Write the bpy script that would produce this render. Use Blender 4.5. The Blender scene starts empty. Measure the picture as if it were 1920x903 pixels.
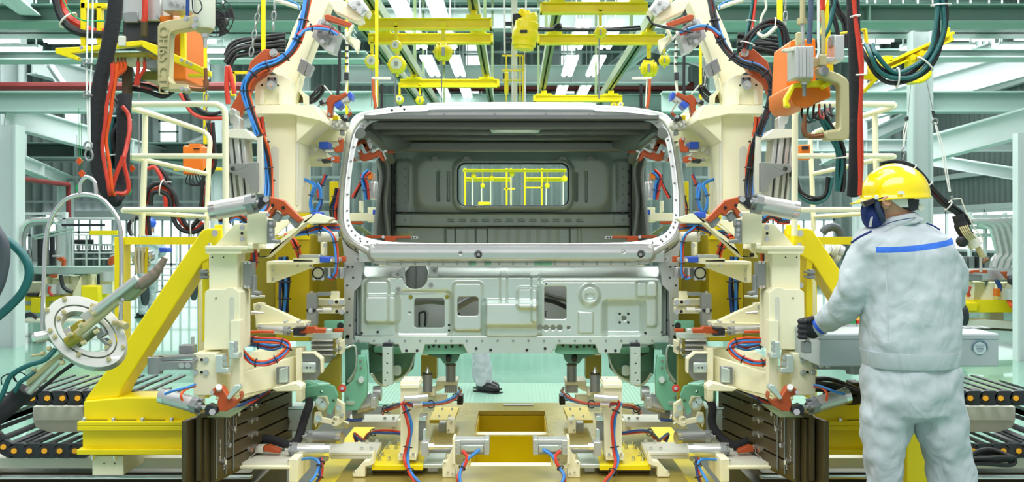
import bpy, bmesh, math, random
from mathutils import Vector, Matrix, noise
from mathutils.geometry import tessellate_polygon
random.seed(7)
SC = bpy.context.scene
COL = SC.collection
# ------------------------------------------------------------------ camera, world, lights, exposure
F = 2000.0; VX = 966.0; VY = 435.0; EZ = 1.5          # focal length in px of a 1920 wide frame, principal point, eye height
cd = bpy.data.cameras.new('camera'); cam = bpy.data.objects.new('camera', cd); COL.objects.link(cam)
cam.location = (0, 0, EZ); cam.rotation_euler = (math.pi/2, 0, 0)
cd.sensor_width = 36.0; cd.lens = 36.0*F/1920
cd.shift_x = -(VX-960)/1920; cd.shift_y = -(451.5-VY)/1920
cd.clip_end = 200; SC.camera = cam
wd = bpy.data.worlds.new('world'); SC.world = wd; wd.use_nodes = True
bg = wd.node_tree.nodes['Background']; bg.inputs[0].default_value = (0.93, 0.97, 1.0, 1); bg.inputs[1].default_value = 0.56
SC.view_settings.view_transform = 'Standard'; SC.view_settings.look = 'None'
SC.view_settings.gamma = 1; SC.view_settings.use_curve_mapping = False
SC.view_settings.exposure = 0.04
def area(name, loc, sx, sy, e, rot=(0,0,0), col=(1,1,1)):
    l = bpy.data.lights.new(name, 'AREA'); l.shape = 'RECTANGLE'; l.size = sx; l.size_y = sy; l.energy = e; l.color = col
    o = bpy.data.objects.new(name, l); o.location = loc; o.rotation_euler = rot; COL.objects.link(o); return o
area('overhead_fill', (0, 4.6, 5.4), 3.4, 2.6, 190)  # unseen area fills added overhead, standing in for the hall's tube lights
area('overhead_fill', (-4.2, 6.5, 5.4), 2.0, 4.5, 190)
area('overhead_fill', (4.2, 6.5, 5.4), 2.0, 4.5, 190)
area('overhead_fill', (0, 1.2, 4.6), 5.0, 2.0, 200)
area('overhead_fill', (-6, 17, 7.6), 5, 9, 1150)  # further fills added out of view to brighten the back of the hall
area('overhead_fill', (0, 16, 7.6), 5, 9, 1150)
area('overhead_fill', (6, 17, 7.6), 5, 9, 1150)
# ------------------------------------------------------------------ materials
def srgb(c):
    return tuple(((v/255)/12.92 if v/255 <= 0.04045 else (((v/255)+0.055)/1.055)**2.4) for v in c)
MATS = {}
def M(name, c, rough=0.5, metal=0.0, var=0.06, scale=6.0, bump=0.0, emit=0, coat=0.0, alpha=1.0, spec=0.5):
    m = bpy.data.materials.new(name); m.use_nodes = True; nt = m.node_tree; b = nt.nodes['Principled BSDF']
    r = srgb(c)
    b.inputs['Roughness'].default_value = rough; b.inputs['Metallic'].default_value = metal
    b.inputs['Coat Weight'].default_value = coat; b.inputs['Specular IOR Level'].default_value = spec
    if emit:
        b.inputs['Base Color'].default_value = (*r, 1)
        b.inputs['Emission Color'].default_value = (*r, 1); b.inputs['Emission Strength'].default_value = emit
    else:
        tc = nt.nodes.new('ShaderNodeTexCoord'); nz = nt.nodes.new('ShaderNodeTexNoise')
        nz.inputs['Scale'].default_value = scale; nz.inputs['Detail'].default_value = 5; nz.inputs['Roughness'].default_value = .6
        nt.links.new(tc.outputs['Object'], nz.inputs['Vector'])
        mx = nt.nodes.new('ShaderNodeMix'); mx.data_type = 'RGBA'
        mx.inputs[6].default_value = (*[v*(1-var) for v in r], 1); mx.inputs[7].default_value = (*[min(1, v*(1+var)) for v in r], 1)
        nt.links.new(nz.outputs['Fac'], mx.inputs[0]); nt.links.new(mx.outputs[2], b.inputs['Base Color'])
        mr = nt.nodes.new('ShaderNodeMapRange'); mr.inputs[3].default_value = max(.02, rough-.1); mr.inputs[4].default_value = min(1, rough+.1)
        nt.links.new(nz.outputs['Fac'], mr.inputs[0]); nt.links.new(mr.outputs[0], b.inputs['Roughness'])
        if bump:
            bp = nt.nodes.new('ShaderNodeBump'); bp.inputs['Strength'].default_value = bump; bp.inputs['Distance'].default_value = .01
            nt.links.new(nz.outputs['Fac'], bp.inputs['Height']); nt.links.new(bp.outputs[0], b.inputs['Normal'])
    if alpha < 1: b.inputs['Alpha'].default_value = alpha
    MATS[name] = m; return m
CREAM = M('cream_paint', (250, 247, 212), .42, var=.03)
YEL = M('yellow_paint', (248, 226, 0), .35, var=.04)
YELD = M('yellow_worn_paint', (205, 180, 10), .4, var=.12)
OLIVE = M('olive_oily_plate', (150, 140, 40), .35, var=.25, scale=3)
ORG = M('orange_brown_paint', (186, 80, 32), .4, var=.08)
ORANGE = M('orange_housing', (236, 122, 18), .4)
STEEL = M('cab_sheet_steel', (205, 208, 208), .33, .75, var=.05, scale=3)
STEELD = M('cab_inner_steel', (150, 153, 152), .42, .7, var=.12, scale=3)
MINTS = M('cab_pressed_steel', (214, 228, 221), .34, .6, var=.05, scale=3)
MINT = M('mint_jig_paint', (120, 190, 160), .4, var=.08)
MINTD = M('dark_mint_pressing', (86, 130, 110), .35, .4, var=.2, scale=4)
ALU = M('aluminium', (205, 208, 205), .35, .6, var=.05)
CHROME = M('bright_metal', (220, 222, 220), .2, .9, var=.05)
GREYM = M('grey_metal', (150, 155, 155), .4, .5, var=.12)
DARKM = M('dark_slot_plate', (92, 82, 55), .38, .5, var=.25, scale=5)
BLACK = M('black_rubber', (28, 30, 32), .55, var=.2)
BLKP = M('black_plastic', (38, 42, 48), .4, var=.15)
SLEEVE = M('black_fabric_sleeve', (36, 37, 40), .85, var=.3, scale=60, bump=.4)
RED = M('red_hose', (205, 60, 40), .35)
ORH = M('orange_hose', (225, 85, 25), .35)
BLUE = M('blue_hose', (55, 135, 215), .35)
NAVY = M('dark_blue_hose', (35, 70, 140), .35)
TEAL = M('teal_hose', (25, 95, 95), .4)
BLUEP = M('blue_plastic', (45, 90, 205), .4)
WHITE = M('white_tie', (235, 235, 230), .5)
GUN = M('khaki_gun_arm', (196, 186, 140), .42, .2, var=.08)
COPPER = M('copper_tip', (150, 105, 75), .35, .8)
GIRD = M('mint_girder_paint', (166, 192, 184), .5, var=.05, scale=1)
GIRW = M('pale_girder_paint', (210, 220, 220), .5, var=.04, scale=1)
GIRD2 = M('dark_roof_steel', (120, 145, 138), .5, var=.1, scale=1)
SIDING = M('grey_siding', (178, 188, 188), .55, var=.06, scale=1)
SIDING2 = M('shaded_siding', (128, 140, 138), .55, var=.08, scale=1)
CRG = M('crane_girder_paint', (126, 162, 148), .5, var=.06, scale=1)
MAROON = M('maroon_pipe', (120, 40, 40), .5)
TUBE = M('lit_tube', (255, 255, 255), emit=9)
PANE = M('daylit_pane', (240, 250, 250), emit=1.25)
GREYBOX = M('grey_console_paint', (178, 190, 192), .45, var=.03)
LBLOCK = M('pale_duct_paint', (222, 222, 205), .4)
PIN = M('amber_pin', (235, 170, 20), .45)
GREEN = M('green_plastic', (40, 160, 90), .4)
REDP = M('red_plastic', (215, 60, 35), .4)
TRACKG = M('green_track_steel', (120, 140, 100), .35, .3, var=.1)
# ------------------------------------------------------------------ pixel + depth to world, with an optional mirror for the right-hand jig
MS = None; SIDE = 0
def mir(s):
    global MS
    MS = s if SIDE == 1 else None
FRS = {'0': (0, 0, 1), 'A1': (0, 0, 3.01), 'A2': (0, 300, 3.01), 'A3': (0, 600, 2.98), 'A4': (360, 0, 3.01), 'A5': (360, 300, 3.01), 'A6': (360, 600, 2.98),
 'B1': (640, 0, 3.762), 'B2': (960, 0, 3.762), 'B3': (620, 190, 2.82), 'B4': (960, 190, 2.82), 'B5': (620, 480, 3.762), 'B6': (960, 480, 3.762), 'B7': (620, 680, 4.05), 'B8': (960, 680, 4.05),
 'R1': (1200, 0, 3.01), 'R2': (1200, 300, 3.01), 'R3': (1200, 600, 2.98), 'R4': (1440, 0, 3.01), 'R5': (1480, 290, 2.913), 'R6': (1480, 560, 2.632),
 'Z1': (60, 520, 3.763), 'Z2': (0, 380, 3.475), 'Z3': (480, 380, 5.017), 'Z4': (470, 540, 5.642), 'Z5': (560, 160, 5.572), 'Z6': (1790, 380, 3.477), 'Z7': (1440, 420, 3.225), 'Z8': (200, 400, 4.105)}
FR = FRS['0']
def fr(k='0', m=None):
    """read the following picture coordinates in an enlargement's frame; m mirrors about that column sum for the right-hand jig"""
    global FR, RS, RB
    FR = FRS[k]; RS = (1 if FR[2] < 1.1 else .42 if FR[2] < 3.2 else .25) if JIG else 1; RB = (1 if FR[2] < 1.1 else .65 if FR[2] < 3.2 else .5) if JIG else .6 if HANG else 1; mir(m) if m is not None else mir_off()
RS = RB = 1; JIG = False; HANG = False
def HR(): return 1 if not HANG else (.55 if FR[2] > 2.5 else .8)
def mir_off():
    global MS
    MS = None
def W(px, py, Z):
    px = FR[0]+px/FR[2]; py = FR[1]+py/FR[2]
    if MS is not None: px = MS-px
    return Vector(((px-VX)*Z/F, Z, EZ-(py-VY)*Z/F))
def V3(p): return W(*p)
def sx(v): return -v if MS is not None else v
def crom(pts, n=7, closed=False):
    if len(pts) < 3: return pts
    out = []; N = len(pts); rng = range(N if closed else N-1)
    for i in rng:
        if closed: a, b, c, d = pts[i-1], pts[i], pts[(i+1) % N], pts[(i+2) % N]
        else:
            b, c = pts[i], pts[i+1]; a = pts[i-1] if i > 0 else b*2-c; d = pts[i+2] if i+2 < N else c*2-b
        for k in range(n):
            t = k/n
            out.append(0.5*((2*b)+(c-a)*t+(2*a-5*b+4*c-d)*t*t+(3*b-a-3*c+d)*t**3))
    if not closed: out.append(pts[-1])
    return out
LASTP = {}
class G:
    def __init__(s): s.bm = bmesh.new()
    def wprism(s, pts, ext, holes=()):
        """prism from world points (planar loop), extruded by ext, with holes"""
        bm = s.bm; loops = [list(pts)]+[list(h) for h in holes]
        flat = [p for l in loops for p in l]
        tris = tessellate_polygon([[p for p in l] for l in loops])
        a = [bm.verts.new(p) for p in flat]; b = [bm.verts.new(p+ext) for p in flat]
        for t in tris:
            try: bm.faces.new([a[i] for i in t]); bm.faces.new([b[i] for i in reversed(t)])
            except ValueError: pass
        k = 0
        for l in loops:
            n = len(l)
            for i in range(n):
                j = (i+1) % n
                try: bm.faces.new([a[k+i], a[k+j], b[k+j], b[k+i]])
                except ValueError: pass
            k += n
        return s
    def poly(s, pts, Z, d, holes=(), ext=None):
        zf = Z if callable(Z) else (lambda x, y: Z)
        e = Vector((0, d, 0)) if ext is None else Vector((sx(ext[0]), ext[1], ext[2]))
        return s.wprism([W(x, y, zf(x, y)) for x, y in pts], e, [[W(x, y, zf(x, y)) for x, y in h] for h in holes])
    def box(s, x0, y0, x1, y1, Z, d): return s.poly([(x0, y0), (x1, y0), (x1, y1), (x0, y1)], Z, d)
    def wbox(s, c, dim, rot=None):
        mt = Matrix.Translation(Vector(c))
        if rot is not None: mt = mt @ rot.to_4x4()
        r = bmesh.ops.create_cube(s.bm, size=1.0, matrix=mt @ Matrix.Diagonal((*dim, 1))); return s
    def wtube(s, P, r, n=10, closed=False, smooth=True, cap=True):
        if smooth: P = crom(P, 7, closed)
        bm = s.bm; N = len(P); rings = []; up = None
        for i, p in enumerate(P):
            if closed: t = P[(i+1) % N]-P[i-1]
            else: t = P[min(i+1, N-1)]-P[max(i-1, 0)]
            if t.length < 1e-9: t = Vector((0, 0, 1))
            t.normalize()
            if up is None: up = t.orthogonal().normalized()
            else:
                up = up-t*up.dot(t)
                up = up.normalized() if up.length > 1e-6 else t.orthogonal().normalized()
            q = t.cross(up); rr = r[min(len(r)-1, int(i*len(r)/N))] if isinstance(r, (list, tuple)) else r
            rings.append([bm.verts.new(p+up*math.cos(a)*rr+q*math.sin(a)*rr) for a in [2*math.pi*k/n for k in range(n)]])
        for i in range(N if closed else N-1):
            A, B = rings[i], rings[(i+1) % N]
            for k in range(n): bm.faces.new([A[k], A[(k+1) % n], B[(k+1) % n], B[k]])
        if not closed and cap:
            bm.faces.new(rings[0]); bm.faces.new(list(reversed(rings[-1])))
        return s
    def tube(s, pts, r, n=10, closed=False, smooth=True):
        r = [q*HR() for q in r] if isinstance(r, (list, tuple)) else r*HR(); return s.wtube([V3(p) for p in pts], r, n, closed, smooth)
    def wcyl(s, a, b, r, r2=None, n=18, prof=None):
        """cylinder or lathe: prof is a list of (t 0..1, radius factor)"""
        r2 = r if r2 is None else r2; ax = b-a; t = ax.normalized(); u = t.orthogonal().normalized(); q = t.cross(u); bm = s.bm
        prof = prof or [(0, 1), (1, 1)]; rings = []
        for (f, k) in prof:
            rr = (r+(r2-r)*f)*k; c = a+ax*f
            rings.append([bm.verts.new(c+(u*math.cos(g)+q*math.sin(g))*max(rr, 1e-4)) for g in [2*math.pi*j/n for j in range(n)]])
        for A, B in zip(rings, rings[1:]):
            for j in range(n): bm.faces.new([A[j], A[(j+1) % n], B[(j+1) % n], B[j]])
        bm.faces.new(rings[0]); bm.faces.new(list(reversed(rings[-1]))); return s
    def cyl(s, a, b, r, r2=None, n=18, prof=None): return s.wcyl(V3(a), V3(b), r*HR(), None if r2 is None else r2*HR(), n, prof)
    def sph(s, c, r, sc=(1, 1, 1), seg=16):
        bmesh.ops.create_uvsphere(s.bm, u_segments=seg, v_segments=max(6, seg//2), radius=r, matrix=Matrix.Translation(Vector(c)) @ Matrix.Diagonal((*sc, 1))); return s
    def torus(s, c, R, r, ax=(0, 1, 0), n=28, m=8):
        R, r = (R*.6, r*.6) if HANG and R < .04 else (R, r)
        t = Vector(ax).normalized(); u = t.orthogonal().normalized(); q = t.cross(u); c = Vector(c)
        return s.wtube([c+(u*math.cos(a)+q*math.sin(a))*R for a in [2*math.pi*k/n for k in range(n)]], r, m, True, False)
    def obj(s, name, mat, parent=None, bev=0.0, ang=35, recalc=True):
        bm = s.bm
        if recalc: bmesh.ops.recalc_face_normals(bm, faces=bm.faces)
        off = parent['_o'] if parent is not None else None
        if off is not None: bmesh.ops.translate(bm, verts=bm.verts, vec=-Vector(off))
        me = bpy.data.meshes.new(name); bm.to_mesh(me); bm.free()
        for p in me.polygons: p.use_smooth = True
        me.set_sharp_from_angle(angle=math.radians(ang))
        if mat is not None: me.materials.append(mat)
        o = bpy.data.objects.new(name, me); COL.objects.link(o)
        if parent is not None:
            o.parent = parent; o['_o'] = tuple(off)
            if parent.type == 'EMPTY': LASTP[parent.name] = o
        else: o['_o'] = (0.0, 0.0, 0.0)
        if bev:
            md = o.modifiers.new('bevel', 'BEVEL'); md.width = bev; md.segments = 2; md.limit_method = 'ANGLE'; md.angle_limit = math.radians(40)
        return o
def tag(o, label, cat, group=None, kind=None):
    o['label'] = label; o['category'] = cat
    if group: o['group'] = group
    if kind: o['kind'] = kind
    return o
def thing(name, label, cat, loc, group=None):
    o = bpy.data.objects.new(name, None); COL.objects.link(o); o.empty_display_size = .1
    l = W(*loc) if not isinstance(loc, Vector) else loc
    o.location = l; o['_o'] = tuple(l); return tag(o, label, cat, group)
def struct(o): o['kind'] = 'structure'; return o
def recenter(o):
    """move a single-mesh thing's origin to the bottom centre of its own geometry"""
    me = o.data; xs = [v.co for v in me.vertices]
    c = Vector(((min(v.x for v in xs)+max(v.x for v in xs))/2, (min(v.y for v in xs)+max(v.y for v in xs))/2, min(v.z for v in xs)))
    me.transform(Matrix.Translation(-c)); o.location = o.location+c; return o
def pb(T, name, mat, x0, y0, x1, y1, Z, d, bev=.003): return G().box(x0, y0, x1, y1, Z, d).obj(name, mat, T, bev)
def pp(T, name, mat, pts, Z, d, holes=(), bev=.003, ext=None): return G().poly(pts, Z, d, holes, ext).obj(name, mat, T, bev)
def pt(T, name, mat, pts, r, n=10, closed=False, smooth=True): return G().tube(pts, r, n, closed, smooth).obj(name, mat, T)
def pc(T, name, mat, a, b, r, r2=None, n=20, prof=None, bev=0):
    r *= RS; r2 = r2*RS if r2 is not None else None; return G().cyl(a, b, r, r2, n, prof).obj(name, mat, T, bev)
BOLT = {}
def bolts(T, pts, Z, r=.009, mat=None, name='bolt', up=False):
    """hex bolt heads; facing the camera, or upward"""
    r *= RB
    if T is not None and T.type == 'EMPTY' and T.name in LASTP: T = LASTP[T.name]
    key = (r, up, (mat or CHROME).name)
    for (x, y) in pts:
        if key not in BOLT:
            g = G(); d = Vector((0, 0, 1)) if up else Vector((0, -1, 0))
            g.wcyl(Vector((0, 0, 0)), d*r*.35, r*1.35, n=14); g.wcyl(d*r*.35, d*r*1.5, r, n=6)
            o = g.obj(name, mat or CHROME, None); BOLT[key] = o.data
        else:
            o = bpy.data.objects.new(name, BOLT[key]); COL.objects.link(o); o['_o'] = (0., 0., 0.)
        w = W(x, y, Z)
        if T is not None: o.parent = T; o.location = w-Vector(T['_o'])
        else: o.location = w
def circ(cx, cy, r, n=14, ry=None): return [(cx+r*math.cos(2*math.pi*k/n), cy+(ry or r)*math.sin(2*math.pi*k/n)) for k in range(n)]
def rrect(x0, y0, x1, y1, r, n=5):
    out = []
    for cx, cy, a0 in ((x1-r, y0+r, -90), (x1-r, y1-r, 0), (x0+r, y1-r, 90), (x0+r, y0+r, 180)):
        for k in range(n+1):
            a = math.radians(a0+90*k/n); out.append((cx+r*math.cos(a), cy+r*math.sin(a)))
    return out
def bundle(name, label, pts, cols, r=.006, ties=(), group=None, cat='hose', spread=1.5, T=None, tie=None, n=8):
    """several hoses running side by side along one path, with cable ties"""
    r *= (.58 if r < .03 else .42) if JIG else HR(); P = [V3(p) for p in pts]; own = T is None
    if own: T = thing(name, label, cat, pts[-1], group)
    C = crom(P, 7); N = len(cols)
    for i, c in enumerate(cols):
        a = 2*math.pi*i/max(N, 1)+.4; k = spread*r*(.55 if N > 1 else 0)*(1 if N < 7 or i % 2 else .4)
        row = (i-(N-1)/2)
        Q = []
        for j, p in enumerate(C):
            t = C[min(j+1, len(C)-1)]-C[max(j-1, 0)]
            s = t.cross(Vector((0, 1, 0)))
            s = s.normalized() if s.length > 1e-6 else Vector((1, 0, 0))
            wob = r*.35*math.sin(j*.35+i*1.7)
            Q.append(p+s*(row*r*spread*(1 if N < 5 else .62)+wob)+Vector((0, (i % 2)*r*1.6, 0)))
        G().wtube(Q, r, n, smooth=False).obj('hose', c, T)
    for f in ties:
        j = int(f*(len(C)-1)); t = (C[min(j+1, len(C)-1)]-C[max(j-1, 0)]).normalized()
        w = r*(1.2+N*spread*(.5 if N < 5 else .33))
        g = G(); u = t.cross(Vector((0, 1, 0))); u = u.normalized() if u.length > 1e-6 else Vector((1, 0, 0)); v = t.cross(u)
        loop = [C[j]+Vector((0, r*.8, 0))+u*math.cos(q)*w+v*math.sin(q)*r*2.6 for q in [2*math.pi*k/14 for k in range(14)]]
        g.wtube(loop, .0022+r*.12, 6, True, False).obj('cable_tie', tie or BLKP, T)
    return T
# ------------------------------------------------------------------ the hall: floor, walls, roof steel, windows
def floor_mat():
    m = bpy.data.materials.new('mint_epoxy_floor'); m.use_nodes = True; nt = m.node_tree; b = nt.nodes['Principled BSDF']
    b.inputs['Base Color'].default_value = (*srgb((134, 184, 162)), 1); b.inputs['Coat Weight'].default_value = .5
    tc = nt.nodes.new('ShaderNodeTexCoord'); nz = nt.nodes.new('ShaderNodeTexNoise'); nz.inputs['Scale'].default_value = .7; nz.inputs['Detail'].default_value = 6
    nt.links.new(tc.outputs['Object'], nz.inputs['Vector'])
    cr = nt.nodes.new('ShaderNodeValToRGB'); cr.color_ramp.elements[0].position = .3; cr.color_ramp.elements[0].color = (*srgb((122, 178, 154)), 1)
    cr.color_ramp.elements[1].position = .7; cr.color_ramp.elements[1].color = (*srgb((142, 190, 168)), 1)
    nt.links.new(nz.outputs['Fac'], cr.inputs[0]); nt.links.new(cr.outputs[0], b.inputs['Base Color'])
    mr = nt.nodes.new('ShaderNodeMapRange'); mr.inputs[3].default_value = .12; mr.inputs[4].default_value = .3
    nt.links.new(nz.outputs['Fac'], mr.inputs[0]); nt.links.new(mr.outputs[0], b.inputs['Roughness']); return m
def checker_mat():
    m = bpy.data.materials.new('mint_checker_plate'); m.use_nodes = True; nt = m.node_tree; b = nt.nodes['Principled BSDF']
    b.inputs['Base Color'].default_value = (*srgb((140, 182, 160)), 1); b.inputs['Roughness'].default_value = .35
    tc = nt.nodes.new('ShaderNodeTexCoord'); v = nt.nodes.new('ShaderNodeTexVoronoi'); v.inputs['Scale'].default_value = 28
    v.inputs['Randomness'].default_value = .15
    bp = nt.nodes.new('ShaderNodeBump'); bp.inputs['Strength'].default_value = .8; bp.inputs['Distance'].default_value = .01
    nt.links.new(tc.outputs['Object'], v.inputs['Vector']); nt.links.new(v.outputs['Distance'], bp.inputs['Height']); nt.links.new(bp.outputs[0], b.inputs['Normal'])
    return m
g = G(); g.wbox((0, 15, -.05), (60, 50, .1)); struct(g.obj('floor', floor_mat()))
g = G(); g.wbox((0, 9.9, .006), (7.2, 1.3, .012)); struct(g.obj('trim_1', checker_mat()))
BED = M('oily_dark_bed', (62, 60, 46), .4, .2, var=.3, scale=3)
g = G(); g.wbox((0, 6.1, .004), (3.9, 6.1, .008)); struct(g.obj('trim_60', BED))
g = G(); g.wbox((7.4, 17.0, .004), (3.4, .12, .008)); struct(g.obj('trim_2', WHITE))
def corr(name, a, b, z0, z1, mat, pitch=.28, dep=.06):
    """ribbed sheet from a to b (x, y pairs)"""
    g = G(); A = Vector((*a, 0)); B = Vector((*b, 0)); L = (B-A).length; t = (B-A)/L; nrm = Vector((t.y, -t.x, 0)); n = int(L/pitch)
    row = []
    for i in range(n):
        for f, d in ((0, 0), (.62, 0), (.7, dep), (.92, dep)): row.append(A+t*(i+f)*pitch+nrm*d)
    row.append(B); lo = [g.bm.verts.new(p+Vector((0, 0, z0))) for p in row]; hi = [g.bm.verts.new(p+Vector((0, 0, z1))) for p in row]
    for i in range(len(row)-1): g.bm.faces.new([lo[i], lo[i+1], hi[i+1], hi[i]])
    o = g.obj(name, mat, None, ang=20, recalc=False); 
    md = o.modifiers.new('thick', 'SOLIDIFY'); md.thickness = .05; return struct(o)
BW = 30.0
corr('wall_back', (-16, BW), (15.5, BW), 0, 8.2, SIDING)
corr('wall_left', (-16, 8), (-16, BW), 0, 8.2, SIDING)
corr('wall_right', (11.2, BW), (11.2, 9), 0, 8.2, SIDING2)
g = G(); g.wbox((0, 20.5, 8.3), (33, 23, .1)); struct(g.obj('ceiling', GIRW))
def wdw(n, x0, y0, x1, y1, Z, cols=1, rows=1):
    a = W(x0, y1, Z); b = W(x1, y0, Z); g = G(); g.wbox(((a.x+b.x)/2, Z-.12, (a.z+b.z)/2), (b.x-a.x, .04, b.z-a.z)); o = struct(g.obj('window_%d' % n, PANE))
    g = G(); f = .05
    for i in range(cols+1): g.wbox((a.x+(b.x-a.x)*i/cols, Z-.16, (a.z+b.z)/2), (f, .06, b.z-a.z+f))
    for i in range(rows+1): g.wbox(((a.x+b.x)/2, Z-.16, a.z+(b.z-a.z)*i/rows), (b.x-a.x+f, .06, f))
    fr = g.obj('window_frame', GIRW, o)
wdw(1, 225, 412, 375, 536, BW, 9, 3)
wdw(2, 872, 82, 904, 126, BW, 1, 2); wdw(3, 1050, 82, 1080, 126, BW, 1, 2); wdw(4, 1052, 166, 1078, 178, BW)
wdw(5, 125, 210, 158, 276, BW, 1, 2); wdw(6, 303, 228, 336, 268, BW, 1, 2); wdw(7, 125, 116, 158, 175, BW, 1, 2)
wdw(8, 1640, 116, 1668, 178, BW, 1, 2); wdw(9, 1640, 212, 1666, 244, BW); wdw(10, 1390, 412, 1560, 520, BW, 9, 3)
wdw(11, 875, 150, 900, 178, BW); wdw(12, 0, 412, 60, 470, BW, 3, 2); wdw(13, 380, 412, 560, 536, BW, 9, 3)
wdw(14, 90, 400, 215, 470, BW, 6, 2)
# windows in the right wall
def wdw_r(n, ya, yb, za, zb):
    g = G(); g.wbox((11.08, (ya+yb)/2, (za+zb)/2), (.04, yb-ya, zb-za)); o = struct(g.obj('window_%d' % n, PANE))
    g = G()
    for i in range(5): g.wbox((11.02, ya+(yb-ya)*i/4, (za+zb)/2), (.06, .06, zb-za+.06))
    for z in (za, zb): g.wbox((11.02, (ya+yb)/2, z), (.06, yb-ya, .06))
    g.obj('window_frame', GIRW, o)
wdw_r(15, 20.5, 29.5, 1.05, 2.0); wdw_r(16, 24.4, 25.8, 4.9, 6.3)
N_TRIM = [3]
def tr(g, mat, bev=0):
    o = struct(g.obj('trim_%d' % N_TRIM[0], mat, None, bev)); N_TRIM[0] += 1; return o
def ibeam(px0, py0, px1, py1, Z, w=.25, mat=GIRW, Z2=None, h0=None):
    """I beam between two picture points; height taken from the y span"""
    a = W(px0, (py0+py1)/2, Z); b = W(px1, (py0+py1)/2, Z2 or Z); h = abs(py1-py0)*Z/F; g = G()
    beam(g, a, b, h, w); return tr(g, mat)
def beam(g, a, b, h, w):
    d = b-a; L = d.length; t = d/L; side = t.cross(Vector((0, 0, 1))).normalized(); up = side.cross(t)
    R = Matrix((t, side, up)).transposed(); c = (a+b)/2; e = max(.02, h*.07)
    g.wbox(c, (L, w*.12, h), R); g.wbox(c+up*(h/2-e/2), (L, w, e), R); g.wbox(c-up*(h/2-e/2), (L, w, e), R)
    n = int(L/2.2)
    for i in range(1, n): g.wbox(a+t*L*i/n, (.025, w*.95, h*.95), R)
def diag(px0, py0, Z0, px1, py1, Z1, h, w=.25, mat=GIRW):
    g = G(); beam(g, W(px0, py0, Z0), W(px1, py1, Z1), h, w); return tr(g, mat)
ibeam(-60, 14, 665, 48, 14, .5, CRG); ibeam(1250, 14, 1990, 48, 14, .5, CRG)                     # large crane girder
ibeam(-60, 50, 660, 62, 15.5, .9, GIRD2); ibeam(1255, 50, 1990, 62, 15.5, .9, GIRD2)
ibeam(-60, 100, 690, 116, 16.5, .5, GIRD); ibeam(1250, 96, 1990, 112, 16.5, .5, GIRD)
ibeam(-60, 173, 700, 211, 20, .4, GIRD); ibeam(1240, 173, 1990, 211, 20, .4, GIRD)
ibeam(640, 124, 1290, 158, 26, .4, GIRW); ibeam(560, 177, 1360, 206, 29.4, .3, GIRD)
ibeam(-60, 268, 620, 282, 27, .3, GIRW); ibeam(1300, 262, 1990, 284, 22, .3, GIRW)
ibeam(600, 18, 1330, 56, 23, .4, GIRW)
ibeam(-60, 272, 620, 300, 24, 1.6, GIRD2)
for (a) in ((60, 120, 22, 330, 196, 27, .42), (10, 215, 20, 420, 330, 26, .45), (250, 130, 22, 600, 40, 25, .35), (90, 120, 20, 125, 170, 20, .1),
            (330, 285, 24, 560, 190, 27, .2), (1380, 130, 24, 1150, 60, 27, .35), (1620, 205, 22, 1990, 100, 20, .5), (1560, 200, 24, 1860, 96, 22, .35),
            (1720, 285, 18, 1990, 212, 16, .42), (1720, 295, 19, 1990, 340, 17, .2), (1540, 300, 24, 1720, 215, 22, .25),
            (60, 10, 14, 0, -40, 11, .3), (0, 290, 18, 125, 340, 24, .25), (700, 60, 24, 800, 150, 27, .35), (1240, 60, 24, 1130, 150, 27, .35)):
    diag(*a[:6], a[6])
# roof purlins seen above the crane
for i, y in enumerate((17, 19.5, 22, 24.5, 27, 29.3)):
    g = G(); beam(g, Vector((-16, y, 6.9+.0*i)), Vector((16, y, 6.9)), .3, .3); tr(g, GIRD if i % 2 else GIRW)
for x in (-12, -8, -4, 0, 4, 8):
    g = G(); beam(g, Vector((x, 12, 7.4)), Vector((x, 30, 7.4)), .25, .25); tr(g, GIRD)
def column(px0, px1, py0, Z, mat=GIRW, py1=None):
    a = W(px0, py0, Z); b = W(px1, py0, Z); z1 = 0 if py1 is None else W(0, py1, Z).z; g = G(); c = (a.x+b.x)/2; w = b.x-a.x; h = a.z-z1; zc = (a.z+z1)/2
    g.wbox((c, Z, zc), (w, .03, h)); g.wbox((c-w/2, Z, zc), (.03, w*.9, h)); g.wbox((c+w/2, Z, zc), (.03, w*.9, h)); tr(g, mat)
column(-8, 36, 235, 14); column(8, 42, 60, 22, GIRW, 300); column(112, 134, 340, 24); column(1708, 1742, 60, 15); column(1906, 1930, 250, 12.5)
column(1602, 1622, 80, 22); column(400, 424, 120, 24); column(560, 580, 60, 26); column(1330, 1352, 60, 26)
# horizontal girts
for (x0, y0, x1, y1, Z) in ((33, 330, 640, 334, 29.6), (33, 376, 640, 380, 29.6), (640, 300, 1400, 304, 29.6), (640, 96, 1300, 99, 29.6), (100, 395, 640, 412, 29.5), (1300, 330, 1560, 334, 29.6), (1300, 396, 1560, 412, 29.5)):
    a = W(x0, y0, Z); b = W(x1, y1, Z); g = G(); g.wbox(((a.x+b.x)/2, Z, (a.z+b.z)/2), (b.x-a.x, .12, a.z-b.z)); tr(g, GIRW)
for z in (2.1, 2.9, 3.8, 4.8): g = G(); g.wbox((11.05, 20, z), (.12, 21, .12)); tr(g, GIRW)
def pipe(pts, r, label, name='pipe', mat=MAROON):
    return tag(recenter(G().tube(pts, r, 8, smooth=False).obj(name, mat)), label, 'pipe')
pipe([(-40, 162, 18), (560, 162, 18)], .075, 'long maroon pipe running under the roof on the left')
pipe([(33, 250, 17), (35, 335, 17), (128, 346, 19), (129, 410, 19)], .045, 'thin maroon pipe bent down the wall beside the white column')
pipe([(760, 162, 29.45), (1300, 162, 29.45)], .13, 'far maroon pipe behind the yellow crane beams above the cab')
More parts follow.
